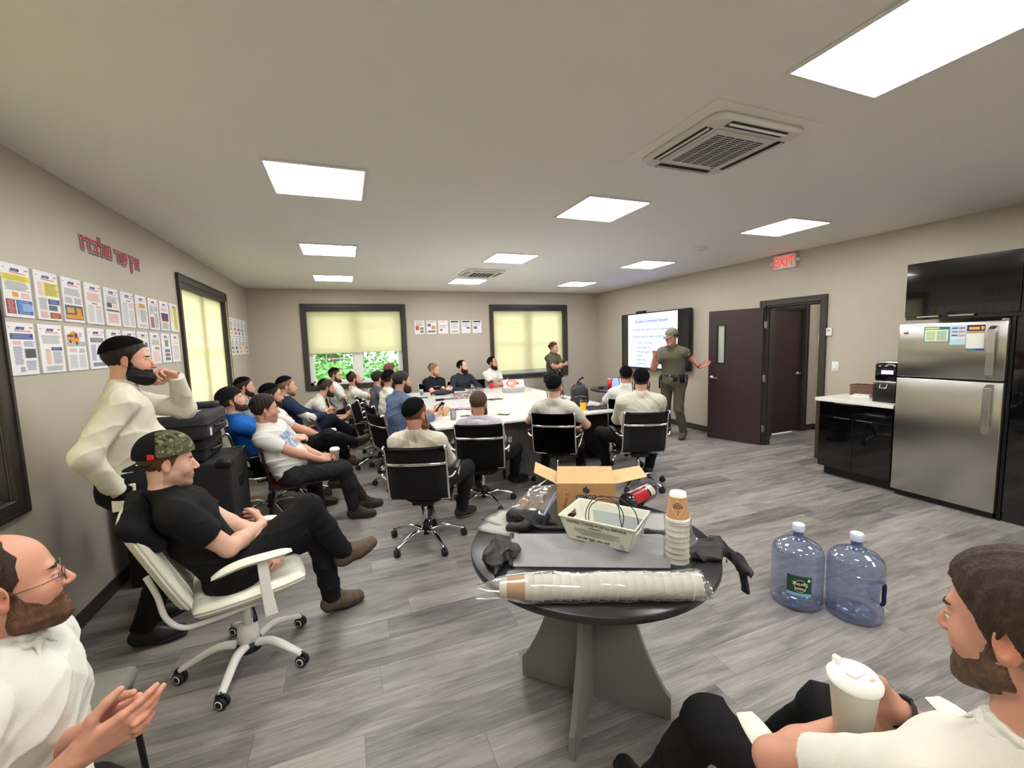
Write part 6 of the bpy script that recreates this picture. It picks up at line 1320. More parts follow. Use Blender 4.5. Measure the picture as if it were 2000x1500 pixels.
# far wall
def shirt_word(q):
    c = np.tile(np.array(lin('17181d')), (len(q), 1)); m = (np.abs(q[:, 0]) < 0.075) & (q[:, 1] > 0) & (q[:, 2] < -0.155) & (q[:, 2] > -0.175) & (np.sin(q[:, 0] * 260) > -0.3); c[m] = lin('9a9aa0'); return c
p22 = make_person('man in black t-shirt with glasses, arms folded, leftmost of the three at the far wall', None, -75, lean=-6, Hat=(1.56, 8.12, 1.15), head=(42, -2), res=0.0085, hres=0.005, s=0.97, skin=SKIN2, hair='8a6444', hairstyle='short', beard=('trim', '9a6a48'), kippah='small', glasses=True, shirt=('17181d', 'tee'), shirt_col=shirt_word, watch='R', **crossed())
seatp(p22, 'mesh', 'black ribbed office chair under the man in the black t-shirt with glasses', -75, 0.04)
p23 = make_person('black-bearded man in dark long-sleeved top, middle of the three at the far wall', None, -80, lean=-4, Hat=(2.14, 8.20, 1.18), head=(45, 0), res=0.0085, hres=0.005, skin=SKIN2, hair='1c1614', hairstyle='bald', beard=('full', '15100e'), kippah='big', shirt=('2a2d36', 'long'), bulk=1.05, armR=dict(w=(0.08, 0.30, 0.22), pole=(1, -0.2, -0.3), hd=(-0.8, 0.6, 0), pn=(0, 0, -1), curl=0.3), armL=dict(w=(-0.08, 0.32, 0.22), pole=(-1, -0.2, -0.3), hd=(0.8, 0.6, 0), pn=(0, 0, -1), curl=0.3))
seatp(p23, 'mesh', 'black ribbed office chair under the man in the dark long-sleeved top', -80, 0.04)
p24 = make_person('bearded man in white shirt, arms folded, rightmost of the three at the far wall', None, -70, lean=-4, Hat=(2.83, 8.38, 1.215), head=(30, -3), res=0.0085, hres=0.005, skin='bc8675', hair='1f1816', hairstyle='bald', beard=('full', '1a1412'), kippah='big', payot=1, shirt=('d6d4cf', 'polo'), **crossed())
seatp(p24, 'mesh', 'black ribbed office chair under the bearded man in white at the far wall', -70, 0.02)

# officers
def gear(p, full=True):
    P, rt, fw, up = p['P'], p['Ld']((1, 0, 0)), p['Ld']((0, 1, 0)), np.array([0, 0, 1.0]); O_ = p['org']; b = p['root']
    for nm, ang, w, h, d, z in (('holster', -8, 0.05, 0.19, 0.05, -0.03), ('radio_pouch', 150, 0.035, 0.14, 0.04, 0.05), ('pouch', 190, 0.04, 0.09, 0.035, 0.055), ('pouch', 118, 0.035, 0.085, 0.035, 0.05), ('pouch', 35, 0.03, 0.09, 0.03, 0.05)):
        a = math.radians(ang); c = P + rt * 0.185 * math.cos(a) + fw * 0.15 * math.sin(a) + up * z - O_; T = Matrix.Translation(c.tolist()) @ Matrix.Rotation(math.atan2(rt[1], rt[0]) + a, 4, 'Z')
        MB().use(M_BLACK).at(T).box(-d / 2, d, -w, w, -h * 0.6, h * 0.4, bev=0.008).build(nm, b)
    MB().use(M_STEEL).at(Matrix.Translation((P + fw * 0.135 + up * 0.075 - O_).tolist())).sph((0, 0, 0), 0.014, 8).build('buckle', b)
OCAP = mat('olive cap cloth', '6b6a58', 0.85, noise=0.4, nscale=60, bump=0.15, bscale=300)
def patch(q):
    c = np.tile(np.array(lin('605d4d')), (len(q), 1)); x, y, z = q[:, 0], q[:, 1], q[:, 2]; r = np.sqrt(((y + 0.0) / 0.042) ** 2 + ((z + 0.105) / 0.05) ** 2); left = x < -0.19
    c[left & (r < 1)] = lin('c99a3a'); c[left & (r < 0.82)] = lin('1c1c1e'); c[left & (r < 0.5)] = lin('d9d6cc'); return c
p20 = make_person('officer in olive uniform and cap lecturing with both hands spread in front of the screen', None, 205, lean=4, Hat=(4.79, 5.36, 1.635), head=(-14, -6), res=0.006, hres=0.004, s=1.03, bulk=1.1, skin='cb907c', hair='4a3a30', hairstyle='buzz', shirt=('605d4d', 'uniform'), shirt_col=patch, trousers='575244', shoes='brown', belt=True, cap=dict(mat=OCAP, vz=0.05, vup=-0.1), watch='L',
    armR=dict(ww=(4.50, 5.40, 1.36), pole=(0.4, -0.5, -1), hd=(-0.1, 0.5, 1), pn=(0.3, 0.9, -0.2), curl=0.15, spread=0.8, thumb=0.0), armL=dict(ww=(5.20, 5.18, 1.16), pole=(-0.2, -0.9, -0.6), hd=(-0.9, -0.5, 0.35), pn=(0.1, 0.6, 0.8), curl=0.15, spread=0.9, thumb=0.0),
    legR=dict(aw=(4.98, 5.66, 0.10), pole=(0, 1, 0), f=(0.15, 1, 0)), legL=dict(aw=(5.05, 5.36, 0.10), pole=(0, 1, 0), f=(-0.1, 1, 0)))
gear(p20)
p21 = make_person('officer in olive uniform with tied-back hair, arms folded, standing before the right far window', None, -78, lean=-2, Hat=(4.21, 8.30, 1.49), head=(22, -4), res=0.0085, hres=0.005, s=0.93, fem=True, skin='c08f79', hair='3a2a22', hairstyle='tied', shirt=('53523f', 'uniform'), trousers='4c483a', shoes='black', belt=True,
    legR=dict(a=(0.12, 0.0), pole=(0, 1, 0)), legL=dict(a=(-0.1, 0.02), pole=(0, 1, 0)), **crossed(0.25, 0.25))
gear(p21)

# foreground people
p1 = make_person('balding man with brown beard and thin glasses, hands clasped, at the lower left', None, -62, lean=-5, twist=70, Hat=(-0.79, 1.33, 1.10), head=(94, 2), res=0.0042, hres=0.0026, skin='c7917a', hair='33261f', hairstyle='bald', beard=('mid', '5e4030'), glasses=True, shirt=('d4d3cb', 'polo'), trousers='17171b', s=1.0,
    armR=dict(ww=(-0.60, 1.135, 0.775), polew=(-0.6, -0.3, -0.9), hdw=(0.86, 0.30, 0.22), pnw=(-0.2, 0.95, 0.15), curl=(0.12, 0.18, 0.25, 0.32), thumb=-0.2), armL=dict(ww=(-0.60, 1.225, 0.765), polew=(-0.5, -0.2, -1), hdw=(0.92, -0.02, 0.20), pnw=(0.05, -0.95, 0.0), curl=(0.75, 0.6, 0.6, 0.65), thumb=0.1))
seatp(p1, 'maroon', 'maroon stacking chair at the lower left edge under the balding man', 8, -0.17)
p25 = make_person('man with full brown hair, trimmed beard and skullcap holding a large lidded cup, lower right', None, 66, lean=-16, Hat=(1.035, 0.315, 1.13), head=(22, -8), neck=0.205, neck_fwd=0.05, drop=0.02, bulk=0.94, res=0.0042, hres=0.0026, skin='c48f79', hair='3a2c22', hairstyle='full', beard=('trim', '5a4434'), kippah='mid', shirt=('d6d3c8', 'polo'), trousers='161618', s=1.0, watch='R', slouch=0.03,
    armR=dict(ww=(1.115, 0.525, 0.785), pole=(0.9, -0.2, -0.6), hd=(-0.8, 0.35, 0.25), pn=(-0.25, -0.9, 0.1), curl=(0.45, 0.5, 0.55, 0.6), thumb=0.35), armL=dict(ww=(1.09, 0.555, 0.735), polew=(-0.6, 0.6, -0.45), hd=(0.9, 0.2, 0.0), pn=(0, -0.6, -0.8), curl=0.4),
    legL=dict(aw=(0.86, 1.06, 0.10), pole=(-0.1, 0.5, 1)), legR=dict(aw=(1.26, 1.0, 0.10), pole=(0.3, 0.5, 1)))
seatp(p25, 'white', 'cream office chair at the lower right corner, only its arm pads showing', 72, 0.06)
# ------------------------------------------------------------------ things on the foreground round table
TZ = 0.742
M_CUP = mat('white paper cup', 'eeece2', 0.55); M_KRAFT = mat('tan cup print', 'c89b6c', 0.6, noise=0.05, nscale=30); M_CARD = mat('corrugated cardboard', 'b98d5f', 0.75, noise=0.06, nscale=18, bump=0.08, bscale=120); M_CARDI = mat('cardboard inner face', 'd3aa7b', 0.75, noise=0.05, nscale=18)
M_FILM = thin_glass('clear plastic film', 'f6f6f4', 0.10, 0.07, 0.08); M_INK = flat('navy carton ink', '35405c'); M_TXT = flat('black print', '2a2a2c')
def wrinkled(mb, fn, nu, nv, amp, seed, closed=False):
    rg = np.random.RandomState(seed); ks = rg.normal(size=(5, 3)) * 30; ph = rg.rand(5) * 6
    def g(u, v):
        p = Vector(fn(u, v)); q = np.array(p); s = sum(math.sin(float(q @ k) + a) ** 3 for k, a in zip(ks, ph)) * amp; return p + Vector((s * 0.5, s * 0.6, s * 0.6))
    mb.sheet(g, nu, nv)
def cup(T, r_top=0.0435, r_bot=0.029, h=0.105, body=None, parent=None, name='paper_cup', label=None, group=None, lid=None, liquid=None):
    root = empty(name, label=label, cat='cup', group=group); root.matrix_world = T
    prof = [(0.0005, 0.006), (r_bot - 0.002, 0.006), (r_bot - 0.001, 0.0), (r_bot + 0.0005, 0.0), (r_top, h - 0.004), (r_top + 0.0022, h - 0.003), (r_top + 0.0024, h + 0.0005), (r_top, h + 0.001), (r_top - 0.002, h - 0.006), (r_bot - 0.001, 0.010), (0.0005, 0.010)]
    MB().use(M_CUP).lathe(prof, n=36).build('cup_wall', root)
    if body: 
        z0, z1 = body[1], body[2]; R = lambda z: r_bot + (r_top - r_bot) * z / h + 0.0012
        MB().use(body[0]).lathe([(R(z0), z0), (R(z1), z1)], n=36, cap=False).build('printed_band', root)
    if lid: MB().use(lid).lathe([(r_top + 0.004, h - 0.006), (r_top + 0.005, h + 0.003), (r_top + 0.001, h + 0.006), (r_top - 0.004, h + 0.016), (r_top - 0.007, h + 0.017), (r_top - 0.009, h + 0.013), (0.0005, h + 0.013)], n=36, cap=False).build('lid', root)
    return root
# sleeve of nested cups lying on its side
dirv = Vector((1.081 - 0.532, 1.069 - 1.306, 0)).normalized(); RL = empty('cup_sleeve', (0.532, 1.306, TZ + 0.0475), label='long clear-wrapped sleeve of nested paper cups lying across the table front', cat='cup sleeve', group=None)
yv = Vector((0, 0, 1)).cross(dirv); TR = Matrix(((dirv.x, yv.x, 0, 0), (dirv.y, yv.y, 0, 0), (0, 0, 1, 0), (0, 0, 0, 1))) @ Matrix.Rotation(PI / 2, 4, 'Y')
for k in range(19):
    x = 0.598 / 19 * k
    mb = MB().use(M_CUP).at(TR @ Matrix.Translation((0.0006 * math.sin(k * 2.3), 0.0006 * math.cos(k * 3.1), x)))
    mb.lathe([(0.0405, 0.0), (0.0435, 0.0285), (0.0462, 0.0292), (0.0466, 0.0312), (0.0450, 0.0325), (0.0420, 0.0315), (0.0400, 0.004)], n=36, cap=False); mb.build('nested_cup', RL)
pc_ = MB().use(M_KRAFT).at(TR).lathe([(0.0405, 0.001), (0.0335, -0.062)], n=36, cap=False).build('printed_cup', RL); MB().use(M_CUP).at(TR).lathe([(0.0336, -0.062), (0.0300, -0.088), (0.0292, -0.088), (0.0285, -0.082), (0.001, -0.082)], n=36, cap=False).build('cup_base', pc_)
mb = MB().use(M_FILM)
def film(u, v):
    x = -0.17 + 0.80 * u; a = 2 * PI * v; r = 0.0495 if x > -0.0 else 0.0495 - 0.012 * min(1, -x / 0.09); squash = 1.0
    if x < -0.09: squash = max(0.35, 1 - (-0.09 - x) * 8); r = r * (1 + (-0.09 - x) * 2.5)
    if x > 0.61: squash = 0.55; r *= 0.95
    return V(*(dirv * x + yv * (r * math.cos(a)))) + V(0, 0, max(-0.0465, r * squash * math.sin(a) - (1 - squash) * 0.03))
wrinkled(mb, film, 70, 26, 0.0022, 4); mb.build('plastic_wrap', RL)
# upright bagged stack, cups upside down
ST = empty('cup_stack', (1.185, 1.285, TZ), label='upright stack of upside-down paper cups in a clear bag, tan cup on top', cat='cup stack')
for k in range(8):
    z = 0.012 + k * 0.0225; MB().use(M_CUP).at(Matrix.Translation((0.0015 * math.sin(k * 2.1), 0.001 * math.cos(k * 3.3), z))).lathe([(0.0455, 0.0), (0.0462, 0.002), (0.044, 0.004), (0.0405, 0.0215)], n=32, cap=False).build('nested_cup', ST)
tcup = MB().use(M_CUP).at(Matrix.Translation((0, 0, 0.19))).lathe([(0.0455, -0.01), (0.0445, 0.003), (0.043, 0.004)], n=36, cap=False).use(M_KRAFT).lathe([(0.0428, 0.004), (0.0325, 0.088)], n=36, cap=False).use(M_CUP).lathe([(0.0325, 0.088), (0.0298, 0.103), (0.0285, 0.103), (0.0278, 0.099), (0.001, 0.099)], n=36, cap=False).build('printed_cup', ST)
M_GRN = flat('dark green print', '3b5348')
def onc(ang, z, off=0.0004): R = 0.0428 + (0.0325 - 0.0428) * (z - 0.004) / 0.084 + off; return V(R * math.cos(ang), R * math.sin(ang), 0.19 + z)
a0 = math.radians(228)
mb = MB().use(flat('pale diamond line', 'e9d6b4')); dia = [(0, 0.078), (0.62, 0.046), (0, 0.014), (-0.62, 0.046), (0, 0.078)]
pts = [onc(a0 + (p[0] * (1 - t) + q[0] * t), p[1] * (1 - t) + q[1] * t) for p, q in zip(dia, dia[1:]) for t in np.linspace(0, 1, 8)[:-1]]; mb.tube(pts + [pts[0]], 0.0007, 5); mb.build('diamond_outline', tcup)
mb = MB().use(M_GRN)
for r_, w_ in ((0.50, 0.0016), (0.36, 0.0014), (0.24, 0.0012), (0.13, 0.0010)): mb.tube([onc(a0 + r_ * t, 0.070 - 0.05 * (0.5 - r_) - 0.018 * t * t * r_ * 2.2) for t in np.linspace(-1, 1, 9)], w_, 5)
mb.tube([onc(a0, 0.045), onc(a0 + 0.08, 0.036), onc(a0 - 0.05, 0.028), onc(a0, 0.02)], 0.0009, 5); mb.build('cup_emblem', tcup)
mb = MB().use(M_FILM)
wrinkled(mb, lambda u, v: V((0.0495 + 0.006 * math.sin(v * 9 + u * 4) ** 2) * math.cos(2 * PI * v), (0.0495 + 0.004 * math.sin(v * 7) ** 2) * math.sin(2 * PI * v), 0.002 + 0.19 * u), 20, 40, 0.0018, 9)
wrinkled(mb, lambda u, v: V(0.045 + 0.075 * u, 0.01 + 0.03 * (v - 0.5) * (1 + u) + 0.03 * u, 0.10 + 0.09 * (v - 0.5) * (1 - 0.5 * u) - 0.02 * u), 14, 14, 0.004, 12); mb.build('plastic_bag', ST)

# postal tray
dx = Vector((0.59, -0.807, 0)); dy = Vector((0.807, 0.59, 0)); c = Vector((1.016, 1.545, 0.772))
TT = Matrix(((dx.x, dy.x, 0, c.x), (dx.y, dy.y, 0, c.y), (0, 0, 1, c.z), (0, 0, 0, 1)))
M_TRAY = mat('off-white corrugated plastic', 'dddccc', 0.45, noise=0.02, nscale=20, sss=0.0); tr_ = empty('postal_tray', label='off-white corrugated plastic postal tray printed UNITED STATES POSTAL SERVICE', cat='tray'); tr_.matrix_world = TT
BL, BW, TL_, TW, HH, th = 0.135, 0.082, 0.168, 0.112, 0.108, 0.004
mb = MB().use(M_TRAY); mb.box(-BL, BL, -BW, BW, 0, th)
def wallp(mb, a, b, c_, d_, n): mb.ring([[a, b, c_, d_], [Vector(q) + Vector(n) * th for q in (a, b, c_, d_)]], smooth=False)
wallp(mb, (-BL, -BW, 0), (BL, -BW, 0), (TL_, -TW, HH), (-TL_, -TW, HH), (0, 1, 0)); wallp(mb, (-BL, BW, 0), (BL, BW, 0), (TL_, TW, HH), (-TL_, TW, HH), (0, -1, 0))
mb.build('tray_shell', tr_)
for sg in (-1, 1):                       # short ends with a hand hole: four strips round the opening
    def E(s, t): x = BL + (TL_ - BL) * t; w = BW + (TW - BW) * t; return V(sg * x, s * w, HH * t)
    mb = MB().use(M_TRAY)
    for (s0, s1, t0, t1) in ((-1, 1, 0, 0.52), (-1, 1, 0.80, 1.0), (-1, -0.42, 0.52, 0.80), (0.42, 1, 0.52, 0.80)): wallp(mb, E(s0, t0), E(s1, t0), E(s1, t1), E(s0, t1), (-sg, 0, 0))
    mb.build('tray_end', tr_)
MB().use(M_TRAY).tube([(-TL_, -TW, HH), (TL_, -TW, HH), (TL_, TW, HH), (-TL_, TW, HH), (-TL_, -TW, HH)], 0.0042, 6).build('tray_rim', tr_)
sl_ = math.atan2(TW - BW, HH); ft = Matrix.Translation((0, -BW - 0.0008, 0)) @ Matrix.Rotation(PI / 2 + sl_, 4, 'X')
for body, sz, z, x, bo in (('UNITED STATES POSTAL SERVICE', 0.0178, 0.088, 0, 0.0003), ('WARNING', 0.0115, 0.072, -0.005, 0.0002), ('HALF MM TRAY - EIRS 14HP', 0.0125, 0.014, -0.02, 0.0003)):
    MB().use(M_TXT).text(body, sz, ft @ Matrix.Translation((x, z, 0.0006)), 0.0001, 'CENTER', bold=bo).build('tray_text', tr_)
mb = MB().use(M_TXT)
for i, (a, b) in enumerate(((-0.10, 0.10), (-0.105, 0.10), (-0.10, 0.085), (-0.08, 0.10), (-0.07, 0.075))): mb.at(ft @ Matrix.Translation((0, 0.063 - i * 0.0065, 0.0006))).poly([(a, 0, 0), (b, 0, 0), (b, 0.0018, 0), (a, 0.0018, 0)])
mb.build('small_print', tr_)
mb = MB().use(M_TXT).at(ft @ Matrix.Translation((0.108, 0.010, 0.001))); tri = [V(-0.011, 0, 0), V(0.011, 0, 0), V(0, 0.019, 0)]
for i in range(3): a, b = tri[i], tri[(i + 1) % 3]; mb.tube([a.lerp(b, 0.12), a.lerp(b, 0.8)], 0.0011, 4)
mb.build('recycling_mark', tr_)
MB().use(flat('lined paper', 'cfd6dc')).at(Matrix.Translation((0.03, 0.082, 0.012)) @ Matrix.Rotation(0.25, 4, 'X')).box(-0.11, 0.12, 0, 0.002, 0, 0.082).build('paper_in_tray', tr_)
mb = MB().use(flat('blue rule', '98a8c0')).at(Matrix.Translation((0.03, 0.0805, 0.012)) @ Matrix.Rotation(0.25, 4, 'X'))
for i in range(11): mb.poly([(-0.105, 0, 0.008 + i * 0.0066), (0.115, 0, 0.008 + i * 0.0066), (0.115, 0, 0.0088 + i * 0.0066), (-0.105, 0, 0.0088 + i * 0.0066)])
mb.build('ruled_lines', tr_)
cb = MB().use(M_BLACK)
L_ = lambda x, y, z: TT @ V(x, y, z)
cb.tube([L_(-0.09, 0.02, 0.02), L_(-0.095, 0.02, 0.09), L_(-0.05, 0.02, 0.165), L_(0.03, 0.01, 0.175), L_(0.085, 0.0, 0.12), L_(0.075, -0.01, 0.03)], 0.0022, 6, 8).tube([L_(-0.085, 0.03, 0.02), L_(-0.08, 0.03, 0.11), L_(-0.02, 0.02, 0.16), L_(0.05, 0.02, 0.15), L_(0.068, 0.01, 0.09), L_(0.085, 0.0, 0.03)], 0.0022, 6, 8)
cb.tube([L_(-0.05, 0.03, 0.165), L_(0.05, 0.04, 0.172), L_(0.12, 0.05, 0.12), L_(0.14, 0.05, 0.03)], 0.0022, 6, 8); tag(cb.build('cable'), 'black cable coiled in loops standing out of the postal tray', 'cable')

# open cardboard box
bxu = Vector((math.cos(-0.464), math.sin(-0.464), 0)); bxv = Vector((-bxu.y, bxu.x, 0)); TB = Matrix(((bxu.x, bxv.x, 0, 0.978), (bxu.y, bxv.y, 0, 1.925), (0, 0, 1, TZ + 0.001), (0, 0, 0, 1)))
BXW, BXD, BXH, ct_ = 0.30, 0.215, 0.158, 0.004
box = empty('cardboard_box', label='open cardboard box with flaps spread on the foreground table', cat='box'); box.matrix_world = TB
mb = MB().use(M_CARD); mb.box(0, BXW, 0, ct_, 0, BXH); mb.box(0, BXW, BXD - ct_, BXD, 0, BXH); mb.box(0, ct_, ct_, BXD - ct_, 0, BXH); mb.box(BXW - ct_, BXW, ct_, BXD - ct_, 0, BXH); mb.box(0, BXW, 0, BXD, 0, ct_); mb.build('box_body', box)
def flap(T, w, l, skew=0.0):
    m = MB().use(M_CARDI).at(T).prism([(0, 0), (w, 0), (w - skew, l), (skew, l)], 2, 0, 0.0035); return m.build('flap', box)
flap(Matrix.Translation((0, 0.002, BXH)) @ Matrix.Rotation(math.radians(28), 4, 'X'), BXW, 0.125, 0.006)
flap(Matrix.Translation((BXW, 0.0, BXH)) @ Matrix.Rotation(math.radians(-12), 4, 'Y') @ Matrix.Rotation(-PI / 2, 4, 'Z') @ Matrix.Translation((-BXD, 0, 0)), BXD, 0.165, 0.012)
flap(Matrix.Translation((0.0, 0.0, BXH)) @ Matrix.Rotation(math.radians(26), 4, 'Y') @ Matrix.Rotation(PI / 2, 4, 'Z'), BXD, 0.13, 0.01)
flap(Matrix.Translation((0, BXD, BXH)) @ Matrix.Rotation(math.radians(-25), 4, 'X'), BXW, 0.11, 0.006)
FB = lambda x, z: Matrix.Translation((x, -0.0006, z)) @ Matrix.Rotation(PI / 2, 4, 'X')
MB().use(M_INK).text('GEMCO', 0.030, FB(0.15, 0.080), 0.0002, 'CENTER', bold=0.0012).build('box_text', box); MB().use(M_INK).text('PACKAGING', 0.008, FB(0.15, 0.066), 0.0002, 'CENTER').build('box_text', box)
mb = MB().use(M_INK).at(Matrix.Translation((0.15, -0.0008, 0.124)))
for (a, b, c1, d1) in ((-0.016, -0.002, -0.006, 0.012), (-0.004, 0.006, -0.014, 0.018), (0.002, 0.018, -0.01, 0.006)): mb.poly([(a, 0, c1), ((a + b) / 2, 0, c1 - 0.006), (b, 0, c1), (b, 0, d1), ((a + b) / 2, 0, d1 + 0.006), (a, 0, d1)])
mb.build('box_logo', box)
MB().use(M_TXT).text('Arvin T.', 0.026, Matrix.Translation((0.045, -0.0006, 0.03)) @ Matrix.Rotation(PI / 2, 4, 'X') @ Matrix.Rotation(math.radians(75), 4, 'Z'), 0.0002).build('handwriting', box)
MB().use(M_INK).text('GEMCO', 0.026, Matrix.Translation((BXW + 0.0006, 0.09, 0.03)) @ Matrix.Rotation(PI / 2, 4, 'Z') @ Matrix.Rotation(PI / 2, 4, 'X') @ Matrix.Rotation(1.0, 4, 'Z'), 0.0002, bold=0.001).build('box_text', box)

# zip bag of cookies
zb = empty('zip_bag', (0, 0, 0), label='clear zip bag of cookies with a blue zipper on the foreground table', cat='bag')
A_, B_, C_, D_ = V(0.755, 2.01, 0.785), V(0.965, 2.20, 0.81), V(1.05, 1.975, 0.875), V(0.85, 1.805, 0.80)
def zf(u, v, s): p = A_.lerp(D_, v).lerp(B_.lerp(C_, v), u); return p + V(0, 0, s * 0.026 * math.sin(PI * u) ** 0.6 * math.sin(PI * v) ** 0.6)
mb = MB().use(M_FILM); wrinkled(mb, lambda u, v: zf(u, v, 1), 22, 22, 0.0025, 3); wrinkled(mb, lambda u, v: zf(u, v, -0.5), 22, 22, 0.001, 6); mb.build('clear_film', zb)
MB().use(flat('blue zipper', '7f93d8')).tube([zf(0.0, 0.97, 1), zf(0.5, 0.93, 1) , zf(1.0, 0.97, 1)], 0.0035, 6, 6, flat_=(0.5, 1.3)).build('zipper', zb)
M_COOK = mat('baked cookie', 'b07a45', 0.8, noise=0.35, nscale=60, bump=0.4, bscale=150); rg = random.Random(4)
for i in range(13):
    u, v = rg.uniform(0.12, 0.72), rg.uniform(0.15, 0.8); p = zf(u, v, rg.uniform(-0.2, 0.45)); o = MB().use(M_COOK).sph((0, 0, 0), 0.022, 10, (1, 0.85, 0.32)).build('cookie'); o.location = p; o.rotation_euler = (rg.uniform(-0.5, 0.5), rg.uniform(-0.5, 0.5), rg.random() * 3)
    tag(o, 'golden brown cookie inside the zip bag', 'cookie', 'cookies in the zip bag')

# sheets
for i, (x, y, a, lb) in enumerate(((0.735, 1.95, 0.62, 'white sheet at the far left of the foreground table, lowest of the pile'), (0.76, 1.985, 0.50, 'white sheet on the pile at the far left of the foreground table'), (0.70, 1.93, 0.75, 'top white sheet nearest the table edge at the far left'), (1.36, 1.63, -0.5, 'folded white paper at the right side of the foreground table, behind the cup stack'))):
    o = MB().use(flat('paper sheet', 'dcdcd6')).sheet(lambda u, v: V((u - 0.5) * 0.28, (v - 0.5) * 0.21, 0.004 * math.sin(u * 3 + i) ** 2 * v), 8, 6, thick=0.0006).build('paper_sheet'); o.location = (x, y, TZ + 0.0015 + i * 0.0012 * (i < 3)); o.rotation_euler = (0, 0, a); tag(o, lb, 'paper', 'sheets on the foreground table')

# black bag with grey mesh pocket
M_NYL = mat('black nylon', '15151a', 0.5, noise=0.08, nscale=60, bump=0.15, bscale=300); bag = empty('mesh_bag', (0.95, 1.55, TZ), label='black nylon bag with grey mesh front under the postal tray, straps spilling over', cat='bag')
F = Field(); O_ = np.array((0.95, 1.55, TZ))
for a, b, r1, r2 in (((0.74, 1.93, 0.765), (0.86, 1.85, 0.775), 0.045, 0.035), ((0.80, 1.88, 0.756), (1.18, 1.60, 0.752), 0.013, 0.010), ((0.70, 1.86, 0.752), (0.95, 1.72, 0.752), 0.012, 0.012), ((1.20, 1.55, 0.757), (1.30, 1.42, 0.765), 0.022, 0.03), ((0.68, 1.84, 0.76), (0.74, 1.80, 0.765), 0.022, 0.028)): F.cone(a, b, r1, r2, 0.04)
lo, hi = F.bounds(0.02); sdf_object('bag_body', lambda p: np.maximum(F(p) - folds(p, 51, 0.007, 0.8), TZ + 0.001 - p[:, 2]), lo, hi, 0.005, M_NYL, bag, None, O_)
for nm, segs, sd in (('side_pouch', (((0.49, 1.58, 0.782), (0.55, 1.66, 0.785), 0.026, 0.024), ((0.57, 1.66, 0.78), (0.60, 1.58, 0.775), 0.024, 0.022), ((0.52, 1.55, 0.765), (0.49, 1.50, 0.755), 0.020, 0.012), ((0.50, 1.62, 0.765), (0.60, 1.61, 0.765), 0.024, 0.024)), 61),
                     ('side_strap', (((1.27, 1.38, 0.765), (1.41, 1.29, 0.768), 0.020, 0.020), ((1.41, 1.29, 0.768), (1.485, 1.24, 0.69), 0.020, 0.020), ((1.485, 1.24, 0.69), (1.475, 1.21, 0.60), 0.020, 0.012), ((1.26, 1.30, 0.758), (1.36, 1.25, 0.762), 0.018, 0.016)), 62)):
    G = Field(); [G.cone(a, b, r1, r2, 0.03, nz((0.5, 0.85, 0.1)), 2.5 if sd == 62 else 1.6) for a, b, r1, r2 in segs]; lo, hi = G.bounds(0.025); sdf_object(nm, lambda p: G(p) - folds(p, sd, 0.0075, 0.5), lo, hi, 0.0045, M_NYL, bag, None, O_)
def mesh_mat():
    m = bpy.data.materials.new('grey net fabric'); m.use_nodes = True; n = m.node_tree; L = n.links; b = n.nodes['Principled BSDF']; b.inputs['Base Color'].default_value = (*lin('a9a9ab'), 1); b.inputs['Roughness'].default_value = 0.7
    tc_ = n.nodes.new('ShaderNodeTexCoord'); mp = n.nodes.new('ShaderNodeMapping'); mp.inputs['Rotation'].default_value = (0, 0, -0.4); L.new(tc_.outputs['Object'], mp.inputs[0]); sp = n.nodes.new('ShaderNodeSeparateXYZ'); L.new(mp.outputs[0], sp.inputs[0]); outs = []
    for i in (0, 1):
        q = n.nodes.new('ShaderNodeMath'); q.operation = 'MULTIPLY'; q.inputs[1].default_value = 2 * PI / 0.0042; L.new(sp.outputs[i], q.inputs[0]); s = n.nodes.new('ShaderNodeMath'); s.operation = 'SINE'; L.new(q.outputs[0], s.inputs[0]); g = n.nodes.new('ShaderNodeMath'); g.operation = 'GREATER_THAN'; g.inputs[1].default_value = 0.30; L.new(s.outputs[0], g.inputs[0]); outs.append(g.outputs[0])
    a = n.nodes.new('ShaderNodeMath'); a.operation = 'MAXIMUM'; L.new(outs[0], a.inputs[0]); L.new(outs[1], a.inputs[1]); L.new(a.outputs[0], b.inputs['Alpha']); return m
def net(u, v):
    P0 = V(0.655, 1.745, 0).lerp(V(1.30, 1.44, 0), u); P1 = V(0.56, 1.52, 0).lerp(V(1.12, 1.25, 0), u); p = P0.lerp(P1, v)
    return V(p.x, p.y, TZ + 0.032 + 0.016 * math.sin(u * 9 + v * 6) * math.sin(v * PI) + 0.007 * math.sin(u * 24 - v * 10) * math.sin(v * PI) - 0.022 * v * v)
o = MB().use(mesh_mat()).sheet(net, 60, 24).build('mesh_pocket', bag); o.location = (-0.95, -1.55, -TZ)
o = MB().use(M_NYL).tube([net(0, 0), net(0, 0.5), net(0, 1)], 0.008, 6, 4, flat_=(0.5, 1.4)).build('binding', bag); o.location = (-0.95, -1.55, -TZ)

